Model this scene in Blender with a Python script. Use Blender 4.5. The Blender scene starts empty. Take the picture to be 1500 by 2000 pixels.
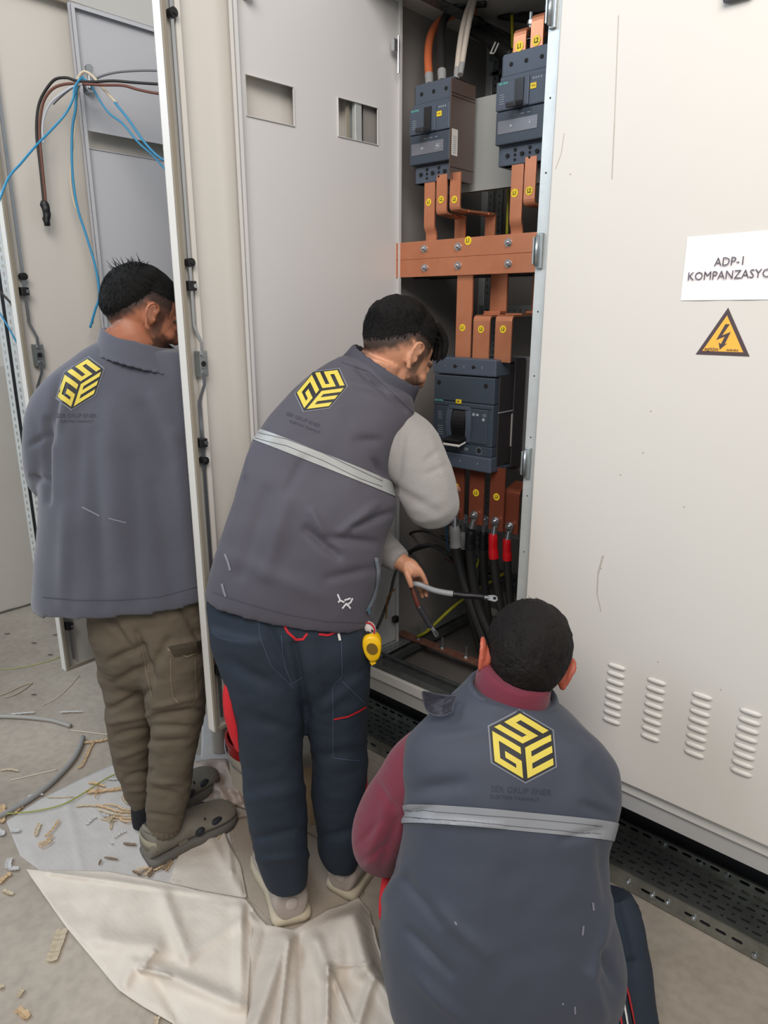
import bpy, bmesh, math, random
import numpy as np
from mathutils import Vector, Matrix, noise
from mathutils.bvhtree import BVHTree

scene = bpy.context.scene
COL = scene.collection
random.seed(7)
PI = math.pi

# ------------------------------------------------------------------ camera
F_PX = 1380.0
CAM_Z = 1.6
PITCH = math.atan(395.0 / 1380.0)
AZ = math.radians(41.9)
HD = Vector((-math.sin(AZ), math.cos(AZ), 0))
RT = Vector((math.cos(AZ), math.sin(AZ), 0))
FW = HD * math.cos(PITCH) - Vector((0, 0, math.sin(PITCH)))
CU = RT.cross(FW)
CAM = Vector((0, 0, CAM_Z))
cam_d = bpy.data.cameras.new('camera')
cam = bpy.data.objects.new('camera', cam_d)
COL.objects.link(cam)
cam_d.sensor_fit = 'VERTICAL'
cam_d.sensor_height = 24.0
cam_d.lens = 24.0 * F_PX / 2000.0
cam_d.clip_start = 0.02
cam.matrix_world = Matrix.Translation(CAM) @ Matrix((RT, CU, -FW)).transposed().to_4x4()
scene.camera = cam

# ------------------------------------------------------------------ light and exposure
world = bpy.data.worlds.new('daylight')
scene.world = world
world.use_nodes = True
bg = world.node_tree.nodes['Background']
bg.inputs[0].default_value = (0.86, 0.93, 1.0, 1)
bg.inputs[1].default_value = 0.52


def area(name, loc, target, sx, sy, power, color):
    l = bpy.data.lights.new(name, 'AREA')
    l.shape = 'RECTANGLE'
    l.size, l.size_y = sx, sy
    l.energy = power
    l.color = color
    o = bpy.data.objects.new(name, l)
    o.location = loc
    o.rotation_euler = (Vector(target) - Vector(loc)).to_track_quat('-Z', 'Y').to_euler()
    COL.objects.link(o)
    return o


area('warm_light_right', (0.35, -0.5, 3.3), (-0.45, 1.536, 1.9), 2.2, 1.4, 96, (1.0, 0.925, 0.87))  # unseen source behind right, set near so the door darkens downwards
area('window_light_left', (-3.3, -0.9, 3.1), (-1.9, 1.2, 1.4), 1.6, 1.4, 62, (0.70, 0.84, 1.0))

scene.view_settings.view_transform = 'Standard'
scene.view_settings.look = 'None'
scene.view_settings.exposure = 0.0
scene.view_settings.gamma = 1.0
scene.view_settings.use_curve_mapping = False


# ------------------------------------------------------------------ taking measures from the survey of the place
def ray(x, y):
    return FW * F_PX + RT * (x - 750.0) + CU * (1000.0 - y)


def W(x, y, h):
    """point seen at (x, y) whose horizontal distance along the heading is h"""
    d = ray(x, y)
    return CAM + d * (h / d.dot(HD))


def onY(x, y, Y):
    d = ray(x, y)
    return CAM + d * (Y / d.y)


def onZ(x, y, z=0.0):
    d = ray(x, y)
    return CAM + d * ((z - CAM_Z) / d.z)


# ------------------------------------------------------------------ materials
def srgb(c):
    if isinstance(c, str):
        c = tuple(int(c[i:i + 2], 16) / 255 for i in (0, 2, 4))
    return tuple(((v + 0.055) / 1.055) ** 2.4 if v > 0.04045 else v / 12.92 for v in c) + (1,)


MATS = {}


def mat(name, color, rough=0.5, metal=0.0, bump=None, vary=None, coat=0.0, spec=0.5, attr=None, alpha=1.0, sheen=0.0, trans=0.0):
    """bump=(scale,strength,stretch) noise bump; vary=(scale,amount,color2) colour noise; attr=vertex colour layer mixed in"""
    if name in MATS:
        return MATS[name]
    m = bpy.data.materials.new(name)
    m.use_nodes = True
    nt = m.node_tree
    b = nt.nodes['Principled BSDF']
    col = srgb(color)
    b.inputs['Base Color'].default_value = col
    b.inputs['Roughness'].default_value = rough
    b.inputs['Metallic'].default_value = metal
    b.inputs['Specular IOR Level'].default_value = spec
    if coat:
        b.inputs['Coat Weight'].default_value = coat
    if sheen:
        b.inputs['Sheen Weight'].default_value = sheen
        b.inputs['Sheen Roughness'].default_value = 0.5
    if alpha < 1:
        b.inputs['Alpha'].default_value = alpha
    if trans:
        b.inputs['Transmission Weight'].default_value = trans
    tc = nt.nodes.new('ShaderNodeTexCoord')
    src = None
    if attr:
        a = nt.nodes.new('ShaderNodeAttribute')
        a.attribute_name = attr
        src = a.outputs['Color']
    if vary:
        n = nt.nodes.new('ShaderNodeTexNoise')
        n.inputs['Scale'].default_value = vary[0]
        n.inputs['Detail'].default_value = 6
        n.inputs['Roughness'].default_value = 0.65
        nt.links.new(tc.outputs['Object'], n.inputs['Vector'])
        r = nt.nodes.new('ShaderNodeMapRange')
        r.inputs[1].default_value = 0.38
        r.inputs[2].default_value = 0.68
        r.inputs[4].default_value = vary[1]
        nt.links.new(n.outputs['Fac'], r.inputs[0])
        mx = nt.nodes.new('ShaderNodeMix')
        mx.data_type = 'RGBA'
        nt.links.new(r.outputs[0], mx.inputs[0])
        mx.inputs[6].default_value = col
        if src:
            nt.links.new(src, mx.inputs[6])
        mx.inputs[7].default_value = srgb(vary[2])
        src = mx.outputs[2]
    if src:
        nt.links.new(src, b.inputs['Base Color'])
    if bump:
        n = nt.nodes.new('ShaderNodeTexNoise')
        n.inputs['Scale'].default_value = bump[0]
        n.inputs['Detail'].default_value = 5
        if len(bump) > 2:
            mp = nt.nodes.new('ShaderNodeMapping')
            mp.inputs['Scale'].default_value = bump[2]
            nt.links.new(tc.outputs['Object'], mp.inputs[0])
            nt.links.new(mp.outputs[0], n.inputs['Vector'])
        else:
            nt.links.new(tc.outputs['Object'], n.inputs['Vector'])
        bp = nt.nodes.new('ShaderNodeBump')
        bp.inputs['Strength'].default_value = bump[1]
        bp.inputs['Distance'].default_value = 0.01
        nt.links.new(n.outputs['Fac'], bp.inputs['Height'])
        nt.links.new(bp.outputs[0], b.inputs['Normal'])
    MATS[name] = m
    return m


# ------------------------------------------------------------------ mesh helpers
def add_box(bm, c, s, rot=None, bevel=0.0):
    """box with centre c and full size s"""
    c, s = Vector(c), Vector(s)
    M = Matrix.Translation(c)
    if rot is not None:
        M = M @ rot.to_4x4()
    r = bmesh.ops.create_cube(bm, size=1.0, matrix=M @ Matrix.Diagonal((s.x, s.y, s.z, 1)))
    if bevel > 0:
        es = list({e for v in r['verts'] for e in v.link_edges})
        bmesh.ops.bevel(bm, geom=es, offset=min(bevel, min(s) * 0.45), segments=2, affect='EDGES', profile=0.5)


def add_cyl(bm, a, b, r, r2=None, n=16, caps=True):
    a, b = Vector(a), Vector(b)
    d = b - a
    M = Matrix.Translation((a + b) / 2) @ d.to_track_quat('Z', 'Y').to_matrix().to_4x4()
    bmesh.ops.create_cone(bm, cap_ends=caps, segments=n, radius1=r, radius2=r if r2 is None else r2, depth=d.length, matrix=M)


def add_ell(bm, c, r, rot=None, u=20, v=14):
    M = Matrix.Translation(Vector(c))
    if rot is not None:
        M = M @ rot.to_4x4()
    bmesh.ops.create_uvsphere(bm, u_segments=u, v_segments=v, radius=1.0, matrix=M @ Matrix.Diagonal((r[0], r[1], r[2], 1)))


def smooth_path(pts, sub=6):
    """Catmull-Rom through tuples of any length"""
    P = [np.array(p, float) for p in pts]
    if len(P) < 3:
        return P
    P = [2 * P[0] - P[1]] + P + [2 * P[-1] - P[-2]]
    out = []
    for i in range(1, len(P) - 2):
        for k in range(sub):
            t = k / sub
            p0, p1, p2, p3 = P[i - 1:i + 3]
            out.append(0.5 * ((2 * p1) + (-p0 + p2) * t + (2 * p0 - 5 * p1 + 4 * p2 - p3) * t * t + (-p0 + 3 * p1 - 3 * p2 + p3) * t ** 3))
    out.append(P[-2])
    return out


def bridge_rings(bm, rings, closed=True, caps=True):
    vs = [[bm.verts.new(p) for p in r] for r in rings]
    n = len(vs[0])
    for a, b in zip(vs[:-1], vs[1:]):
        for i in range(n if closed else n - 1):
            j = (i + 1) % n
            bm.faces.new((a[i], a[j], b[j], b[i]))
    if caps and closed:
        for ring, flip in ((vs[0], True), (vs[-1], False)):
            c = bm.verts.new(sum((v.co for v in ring), Vector()) / n)
            for i in range(n):
                j = (i + 1) % n
                bm.faces.new((ring[j], ring[i], c) if flip else (ring[i], ring[j], c))


def add_tube(bm, pts, r, n=12, sub=6, flat=1.0):
    """tube through pts (Vector or (x,y,z)); r number or list of radii"""
    rs = r if isinstance(r, (list, tuple)) else [r] * len(pts)
    P = smooth_path([(p[0], p[1], p[2], q) for p, q in zip(pts, rs)], sub) if sub > 1 and len(pts) > 2 else [np.array((p[0], p[1], p[2], q)) for p, q in zip(pts, rs)]
    pos = [Vector(p[:3]) for p in P]
    rad = [max(p[3], 1e-4) for p in P]
    nrm = None
    rings = []
    for i, p in enumerate(pos):
        t = (pos[min(i + 1, len(pos) - 1)] - pos[max(i - 1, 0)])
        if t.length < 1e-9:
            t = Vector((0, 0, 1))
        t.normalize()
        if nrm is None:
            nrm = t.orthogonal().normalized()
        nrm = (nrm - t * nrm.dot(t))
        nrm = nrm.normalized() if nrm.length > 1e-6 else t.orthogonal().normalized()
        b = t.cross(nrm)
        rings.append([p + (nrm * math.cos(a) + b * math.sin(a) * flat) * rad[i] for a in (2 * PI * k / n for k in range(n))])
    bridge_rings(bm, rings)


def add_strip(bm, pts, width_vec, thick, sub=1):
    """flat bar of rectangular section along pts; width_vec constant full width direction"""
    wv = Vector(width_vec)
    pos = [Vector(p[:3]) for p in (smooth_path(pts, sub) if sub > 1 and len(pts) > 2 else [np.array(p) for p in pts])]
    rings = []
    for i, p in enumerate(pos):
        ta = (pos[i] - pos[i - 1]).normalized() if i > 0 else None
        tb = (pos[i + 1] - pos[i]).normalized() if i < len(pos) - 1 else None
        t = (ta or tb) if (ta is None or tb is None) else (ta + tb).normalized()
        nn = wv.cross(t).normalized()
        k = 1.0
        if ta is not None and tb is not None:
            k = 1.0 / max(0.45, math.cos(ta.angle(tb) / 2))
        hn = nn * (thick / 2 * k)
        hw = wv / 2
        rings.append([p - hw - hn, p + hw - hn, p + hw + hn, p - hw + hn])
    bridge_rings(bm, rings)


def superring(c, u, w, n=36, p=2.4):
    """closed ring, semi-axes vectors u and w"""
    out = []
    for k in range(n):
        a = 2 * PI * k / n
        ca, sa = math.cos(a), math.sin(a)
        out.append(c + u * (abs(ca) ** (2 / p) * (1 if ca >= 0 else -1)) + w * (abs(sa) ** (2 / p) * (1 if sa >= 0 else -1)))
    return out


def add_poly_prism(bm, pts2, M, z0, z1):
    """2D polygon extruded between z0 and z1 in frame M"""
    lo = [bm.verts.new(M @ Vector((p[0], p[1], z0))) for p in pts2]
    hi = [bm.verts.new(M @ Vector((p[0], p[1], z1))) for p in pts2]
    n = len(pts2)
    for i in range(n):
        j = (i + 1) % n
        bm.faces.new((lo[i], lo[j], hi[j], hi[i]))
    bm.faces.new(list(reversed(lo)))
    bm.faces.new(hi)


def slotted_sheet(bm, M, L, Wd, nx, ny, slot, t=0.0015, margin=0.0, stagger=False, fn=None):
    """sheet L x Wd (local x,y) with a grid of rounded slots, thickness t along local z; fn(i,j)->slot size or None"""
    cx, cy = (L - 2 * margin) / nx, Wd / ny
    if margin:
        add_box_M(bm, M, (margin / 2, Wd / 2, 0), (margin, Wd, t))
        add_box_M(bm, M, (L - margin / 2, Wd / 2, 0), (margin, Wd, t))
    for i in range(nx):
        for j in range(ny):
            x0, y0 = margin + i * cx, j * cy
            s = fn(i, j) if fn else slot
            if not s:
                add_box_M(bm, M, (x0 + cx / 2, y0 + cy / 2, 0), (cx, cy, t))
                continue
            sx, sy = s[0] / 2, s[1] / 2
            ox = (cx * 0.5 - sx) * 0.9 if (stagger and j % 2) else 0
            mx, my = x0 + cx / 2 + ox, y0 + cy / 2
            r = min(sx, sy)
            inn = []
            for (qx, qy, a0) in ((sx - r, sy - r, 0), (-sx + r, sy - r, 90), (-sx + r, -sy + r, 180), (sx - r, -sy + r, 270)):
                for a in (0, 45, 90):
                    aa = math.radians(a0 + a)
                    inn.append((mx + qx + r * math.cos(aa), my + qy + r * math.sin(aa)))
            out = []
            for k, (qx, qy) in enumerate(((1, 1), (0, 1), (0, 0), (1, 0))):
                X, Y = x0 + cx * qx, y0 + cy * qy
                out += [(X, Y)] * 3
            # outer points: middle point is the corner, first and last lie on the sides
            for k in range(4):
                a, b, c_ = inn[k * 3], inn[k * 3 + 1], inn[k * 3 + 2]
                X, Y = out[k * 3]
                if k % 2 == 0:
                    out[k * 3] = (X, a[1]); out[k * 3 + 2] = (c_[0], Y)
                else:
                    out[k * 3] = (a[0], Y); out[k * 3 + 2] = (X, c_[1])
            for zz, fl in ((t / 2, False), (-t / 2, True)):
                vi = [bm.verts.new(M @ Vector((p[0], p[1], zz))) for p in inn]
                vo = [bm.verts.new(M @ Vector((p[0], p[1], zz))) for p in out]
                for k in range(12):
                    q = (k + 1) % 12
                    f = (vi[k], vo[k], vo[q], vi[q])
                    bm.faces.new(f if not fl else tuple(reversed(f)))
                if not fl:
                    top_i = vi
                else:
                    for k in range(12):
                        q = (k + 1) % 12
                        bm.faces.new((top_i[k], top_i[q], vi[q], vi[k]))


def add_box_M(bm, M, c, s):
    bmesh.ops.create_cube(bm, size=1.0, matrix=M @ Matrix.Translation(Vector(c)) @ Matrix.Diagonal((s[0], s[1], s[2], 1)))


def frame(o, x, y):
    """matrix with origin o, local x and y directions (z = x cross y)"""
    x = Vector(x).normalized()
    z = x.cross(Vector(y)).normalized()
    y = z.cross(x)
    return Matrix.Translation(Vector(o)) @ Matrix((x, y, z)).transposed().to_4x4()


WM = {}


def thing(name, label, cat, loc=(0, 0, 0), rot=None, group=None):
    o = bpy.data.objects.new(name, None)
    o.empty_display_size = 0.05
    COL.objects.link(o)
    M = Matrix.Translation(Vector(loc))
    if rot is not None:
        M = M @ rot.to_4x4()
    o.matrix_world = M
    WM[o] = M
    tag(o, label, cat, group)
    return o


def tag(o, label, cat, group=None):
    o['label'] = label
    o['category'] = cat
    if group:
        o['group'] = group
    return o


def obj(name, bm, m, parent=None, world=True, smooth=False, bevel=0.0, label=None, loc=None):
    """link bm as one mesh object. world=True: bm is in world coordinates (converted to the parent's frame)"""
    bmesh.ops.recalc_face_normals(bm, faces=bm.faces[:])
    if parent is not None and world:
        bmesh.ops.transform(bm, matrix=WM[parent].inverted(), verts=bm.verts[:])
    if parent is None and loc is None and len(bm.verts):
        xs = [v.co for v in bm.verts]
        lo = [min(c[i] for c in xs) for i in range(3)]
        hi = [max(c[i] for c in xs) for i in range(3)]
        loc = Vector(((lo[0] + hi[0]) / 2, (lo[1] + hi[1]) / 2, lo[2]))
    if parent is None:
        bmesh.ops.translate(bm, vec=-Vector(loc), verts=bm.verts[:])
    me = bpy.data.meshes.new(name)
    bm.to_mesh(me)
    bm.free()
    o = bpy.data.objects.new(name, me)
    COL.objects.link(o)
    for mm in (m if isinstance(m, (list, tuple)) else [m]):
        me.materials.append(mm)
    if smooth:
        me.polygons.foreach_set('use_smooth', [True] * len(me.polygons))
    if parent is not None:
        o.parent = parent
        WM[o] = WM[parent].copy()
    else:
        o.location = loc
        WM[o] = Matrix.Translation(Vector(loc))
    if bevel:
        b = o.modifiers.new('bevel', 'BEVEL')
        b.width = bevel
        b.segments = 2
        b.limit_method = 'ANGLE'
    if label:
        o['label'] = label
    return o


def copy_tree(o, parent=None, M=None):
    c = o.copy()
    COL.objects.link(c)
    if parent is not None:
        c.parent = parent
    if M is not None:
        c.matrix_world = M
    WM[c] = M.copy() if M is not None else WM[parent].copy()
    for ch in [q for q in bpy.data.objects if q.parent == o and q != c]:
        copy_tree(ch, c)
    return c


def text_mesh(body, size, align='CENTER', bold=0.0, shear=0.0):
    """returns list of (verts, faces) flat mesh data of a text"""
    cu = bpy.data.curves.new('text', 'FONT')
    cu.body = body
    cu.size = size
    cu.align_x = align
    cu.align_y = 'CENTER'
    cu.offset = bold
    cu.shear = shear
    cu.resolution_u = 2
    o = bpy.data.objects.new('text', cu)
    COL.objects.link(o)
    dg = bpy.context.evaluated_depsgraph_get()
    me = bpy.data.meshes.new_from_object(o.evaluated_get(dg))
    bpy.data.objects.remove(o)
    bpy.data.curves.remove(cu)
    return me


def add_text(bm, body, M, size, bold=0.0, align='CENTER', t=0.0004, sx=1.0):
    me = text_mesh(body, size, align, bold)
    tmp = bmesh.new()
    tmp.from_mesh(me)
    bpy.data.meshes.remove(me)
    r = bmesh.ops.extrude_face_region(tmp, geom=tmp.faces[:])
    bmesh.ops.translate(tmp, vec=(0, 0, t), verts=[e for e in r['geom'] if isinstance(e, bmesh.types.BMVert)])
    bmesh.ops.transform(tmp, matrix=M @ Matrix.Diagonal((sx, 1, 1, 1)), verts=tmp.verts[:])
    me2 = bpy.data.meshes.new('t')
    tmp.to_mesh(me2)
    tmp.free()
    bm.from_mesh(me2)
    bpy.data.meshes.remove(me2)


def struct(o):
    o['kind'] = 'structure'
    return o
# ------------------------------------------------------------------ palette
PAINT = mat('cabinet_paint', 'C9C7C1', 0.42, vary=(3.0, 0.12, 'B9B6AF'), bump=(900, 0.02))
PAINT_EDGE = mat('cabinet_paint_edge', 'D6D1C6', 0.45)
GASKET = mat('foam_gasket', '8A8273', 0.8)
GALV = mat('galvanised_steel', 'A9B0B0', 0.38, 0.75, vary=(30, 0.5, '8D9493'))
GALV_D = mat('galvanised_steel_dark', '6B706F', 0.42, 0.7, vary=(18, 0.6, '4A4D4C'))
GALV_W = mat('galvanised_post', 'C9CDCB', 0.4, 0.4, vary=(25, 0.4, 'B0B4B2'))
ZINC = mat('zinc_bolt', 'B8BCC0', 0.25, 0.9)
COPPER = mat('copper', 'CF8A68', 0.36, 0.62, vary=(14, 0.5, 'BC7350'), bump=(60, 0.03))
COPPER_D = mat('copper_tarnished', '8E5B4B', 0.5, 0.55, vary=(40, 0.7, 'A98574'))
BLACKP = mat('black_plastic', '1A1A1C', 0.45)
DARKP = mat('dark_plastic', '2B2B30', 0.5)
YEL = mat('yellow_sticker', 'E3C62A', 0.5)
INK = mat('black_ink', '201C1A', 0.6)
CABLE = mat('black_cable', '232323', 0.42)
WHITEP = mat('white_plastic', 'D8D6D0', 0.5)

# ------------------------------------------------------------------ floor
fm = bpy.data.materials.new('concrete_floor')
fm.use_nodes = True
nt = fm.node_tree
b = nt.nodes['Principled BSDF']
b.inputs['Roughness'].default_value = 0.7
tc = nt.nodes.new('ShaderNodeTexCoord')
n1 = nt.nodes.new('ShaderNodeTexNoise'); n1.inputs['Scale'].default_value = 1.6; n1.inputs['Detail'].default_value = 9; n1.inputs['Roughness'].default_value = 0.6
n2 = nt.nodes.new('ShaderNodeTexNoise'); n2.inputs['Scale'].default_value = 38; n2.inputs['Detail'].default_value = 6
r1 = nt.nodes.new('ShaderNodeValToRGB')
r1.color_ramp.elements[0].position = 0.3; r1.color_ramp.elements[0].color = srgb('8C8276')
r1.color_ramp.elements[1].position = 0.72; r1.color_ramp.elements[1].color = srgb('B6AB9C')
r2 = nt.nodes.new('ShaderNodeMix'); r2.data_type = 'RGBA'; r2.blend_type = 'MULTIPLY'
r3 = nt.nodes.new('ShaderNodeMapRange'); r3.inputs[1].default_value = 0.3; r3.inputs[2].default_value = 0.6; r3.inputs[3].default_value = 0.82; r3.inputs[4].default_value = 1.0
for n in (n1, n2):
    nt.links.new(tc.outputs['Object'], n.inputs['Vector'])
nt.links.new(n1.outputs['Fac'], r1.inputs[0])
nt.links.new(n2.outputs['Fac'], r3.inputs[0])
nt.links.new(r1.outputs[0], r2.inputs[6])
nt.links.new(r3.outputs[0], r2.inputs[7])
r2.inputs[0].default_value = 0.8
nt.links.new(r2.outputs[2], b.inputs['Base Color'])
bp = nt.nodes.new('ShaderNodeBump'); bp.inputs['Strength'].default_value = 0.12; bp.inputs['Distance'].default_value = 0.01
nt.links.new(n2.outputs['Fac'], bp.inputs['Height'])
nt.links.new(bp.outputs[0], b.inputs['Normal'])
bm = bmesh.new()
add_box(bm, (0, -0.5, -0.05), (8.2, 6.6, 0.1))
struct(obj('floor', bm, fm))

WALL = mat('white_plaster', 'D9D6CF', 0.85, vary=(2.0, 0.2, 'CFCBC2'), bump=(40, 0.05))
WALL_LOW = mat('grey_dado_plaster', 'C4BFB6', 0.85, vary=(3.0, 0.4, 'B8B2A8'), bump=(40, 0.08))
bm = bmesh.new()
add_box(bm, (-4.0, -0.5, 0.66), (0.1, 6.6, 1.32))
struct(obj('wall_left', bm, WALL_LOW))
bm = bmesh.new()
add_box(bm, (-4.0, -0.5, 2.66), (0.1, 6.6, 2.68))
struct(obj('wall_left_upper', bm, WALL))
bm = bmesh.new()
add_box(bm, (0, 2.85, 2.0), (8.2, 0.1, 4.0))
struct(obj('wall_back', bm, WALL))
# crack between the wall and the slab
bm = bmesh.new()
pts = []
for k in range(60):
    pts.append((-3.945, -0.6 + k * 0.05, 0.004 + 0.006 * noise.noise(Vector((k * 0.7, 0, 0)))))
add_tube(bm, pts, 0.006, 6, 2)
struct(obj('wall_crack_left', bm, mat('crack_dirt', '5B554C', 0.95)))
# ------------------------------------------------------------------ switchgear cabinets
YF = 1.536      # plane of the cabinet fronts
YB = 2.20       # plane of the backs
ZB, ZT = 0.471, 2.42
ZP = 0.382      # underside of the plinth


def door_shell(wd, hg, holes=(), t=0.024):
    """door in its own frame: x from the hinge to the free edge, y towards the inside face, z up"""
    bm = bmesh.new()
    # sheet with rectangular cut-outs (x0,x1,z0,z1), split in columns
    xs = sorted({0, wd} | {h[0] for h in holes} | {h[1] for h in holes})
    for a, b_ in zip(xs[:-1], xs[1:]):
        zs = [0, hg]
        for h in holes:
            if h[0] <= a and h[1] >= b_:
                zs += [h[2], h[3]]
        zs.sort()
        for k in range(0, len(zs), 2):
            add_box(bm, ((a + b_) / 2, -t + 0.001, (zs[k] + zs[k + 1]) / 2), (b_ - a, 0.002, zs[k + 1] - zs[k]))
    for h in holes:   # folded lips of the cut-outs
        for (c, s) in ((((h[0] + h[1]) / 2, -t + 0.003, h[2]), (h[1] - h[0], 0.005, 0.0015)), (((h[0] + h[1]) / 2, -t + 0.003, h[3]), (h[1] - h[0], 0.005, 0.0015)),
                       ((h[0], -t + 0.003, (h[2] + h[3]) / 2), (0.0015, 0.005, h[3] - h[2])), ((h[1], -t + 0.003, (h[2] + h[3]) / 2), (0.0015, 0.005, h[3] - h[2]))):
            add_box(bm, c, s)
    # flanges
    for (c, s) in (((0.001, -t / 2, hg / 2), (0.002, t, hg)), ((wd - 0.001, -t / 2, hg / 2), (0.002, t, hg)),
                   ((wd / 2, -t / 2, 0.001), (wd, t, 0.002)), ((wd / 2, -t / 2, hg - 0.001), (wd, t, 0.002))):
        add_box(bm, c, s)
    # inner return lips
    L = 0.012
    for (c, s) in (((L / 2, -0.001, hg / 2), (L, 0.002, hg)), ((wd - L / 2, -0.001, hg / 2), (L, 0.002, hg)),
                   ((wd / 2, -0.001, L / 2), (wd - 2 * L, 0.002, L)), ((wd / 2, -0.001, hg - L / 2), (wd - 2 * L, 0.002, L))):
        add_box(bm, c, s)
    return bm


def gasket_bm(wd, hg):
    bm = bmesh.new()
    g, o = 0.011, 0.0065
    y = 0.001
    for (c, s) in (((o, y, hg / 2), (g, 0.005, hg - 2 * o + g)), ((wd - o, y, hg / 2), (g, 0.005, hg - 2 * o + g)),
                   ((wd / 2, y, o), (wd - 2 * o, 0.005, g)), ((wd / 2, y, hg - o), (wd - 2 * o, 0.005, g))):
        add_box(bm, c, s, bevel=0.0015)
    return bm


def guide_block(parent, x, z, y0=-0.022):
    bm = bmesh.new()
    add_box(bm, (x + 0.004, y0 + 0.014, z), (0.022, 0.024, 0.022), bevel=0.002)
    o = obj('rod_guide', bm, BLACKP, parent, world=False)
    return o


def roller(parent, x, z, y0=-0.022):
    bm = bmesh.new()
    add_cyl(bm, (x, y0 + 0.004, z), (x, y0 + 0.022, z), 0.010, n=20)
    add_cyl(bm, (x, y0 + 0.022, z), (x, y0 + 0.026, z), 0.006, 0.004, n=16)
    return obj('roller', bm, BLACKP, parent, world=False)


def lock_set(door, x, z0, hg, zl, guides, rollers):
    y0 = -0.022
    xr = x
    for a, b_, s in ((zl + 0.045, hg - 0.03, 1), (0.03, zl - 0.045, -1)):
        bm = bmesh.new()
        if s > 0:
            p = [(xr - 0.016, y0 + 0.014, zl + 0.02), (xr - 0.016, y0 + 0.014, zl + 0.05), (xr, y0 + 0.012, zl + 0.09), (xr, y0 + 0.012, b_)]
        else:
            p = [(xr - 0.016, y0 + 0.014, zl - 0.02), (xr - 0.016, y0 + 0.014, zl - 0.05), (xr, y0 + 0.012, zl - 0.09), (xr, y0 + 0.012, a)]
        add_strip(bm, p, (0.008, 0, 0), 0.003)
        obj('lock_rod', bm, ZINC, door, world=False)
    bm = bmesh.new()
    add_box(bm, (xr - 0.016, y0 + 0.008, zl), (0.030, 0.014, 0.062), bevel=0.002)
    add_box(bm, (xr - 0.002, y0 + 0.015, zl), (0.003, 0.020, 0.060))
    c = obj('lock_case', bm, GALV, door, world=False)
    bm = bmesh.new()
    add_cyl(bm, (xr - 0.016, y0 + 0.014, zl), (xr - 0.016, y0 + 0.018, zl), 0.011, n=24)
    for dz in (-0.022, 0.022):
        add_cyl(bm, (xr - 0.016, y0 + 0.014, zl + dz), (xr - 0.016, y0 + 0.018, zl + dz), 0.005, n=16)
    obj('lock_cam', bm, ZINC, door, world=False)
    bm = bmesh.new()
    add_cyl(bm, (xr - 0.016, y0 + 0.018, zl), (xr - 0.016, y0 + 0.0185, zl), 0.007, n=24)
    obj('lock_socket', bm, BLACKP, door, world=False)
    for z in guides:
        guide_block(door, xr, z)
        bm = bmesh.new()
        add_cyl(bm, (xr + 0.002 - 0.004, y0 + 0.0255, z), (xr + 0.002 - 0.004, y0 + 0.028, z), 0.005, n=16)
        obj('guide_screw', bm, ZINC, door, world=False)
    for z in rollers:
        roller(door, xr, z)


def make_door(cab, hinge, free, z0, z1, holes=(), name='door', t=0.024, paint=None):
    h, f = Vector((hinge[0], hinge[1], z0)), Vector((free[0], free[1], z0))
    wd = (f - h).length
    x = (f - h).normalized()
    z = Vector((0, 0, 1))
    y = z.cross(x)
    R = Matrix((x, y, z)).transposed()
    M = Matrix.Translation(h) @ R.to_4x4()
    bm = door_shell(wd, z1 - z0, holes, t)
    d = obj(name, bm, paint or PAINT_D, cab, world=False)
    d.matrix_local = WM[cab].inverted() @ M
    WM[d] = M
    return d, wd, z1 - z0


PAINT_C = mat('inner_door_sky_tint', 'B9BBC0', 0.40, vary=(2.5, 0.10, 'AEB0B5'), bump=(700, 0.015))  # bluish sky reflection put into this door colour
PAINT_D = mat('door_paint', 'CFCBC3', 0.40, vary=(2.5, 0.10, 'BFBBB3'), bump=(700, 0.015))


def perforated_bar(bm, a, b_, wdir, width, pitch=0.025, slot=(0.012, 0.006), rows=1, t=0.0015):
    a, b_ = Vector(a), Vector(b_)
    L = (b_ - a).length
    M = frame(a, b_ - a, wdir)
    slotted_sheet(bm, M, L, width, max(1, int(L / pitch)), rows, slot, t)


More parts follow.
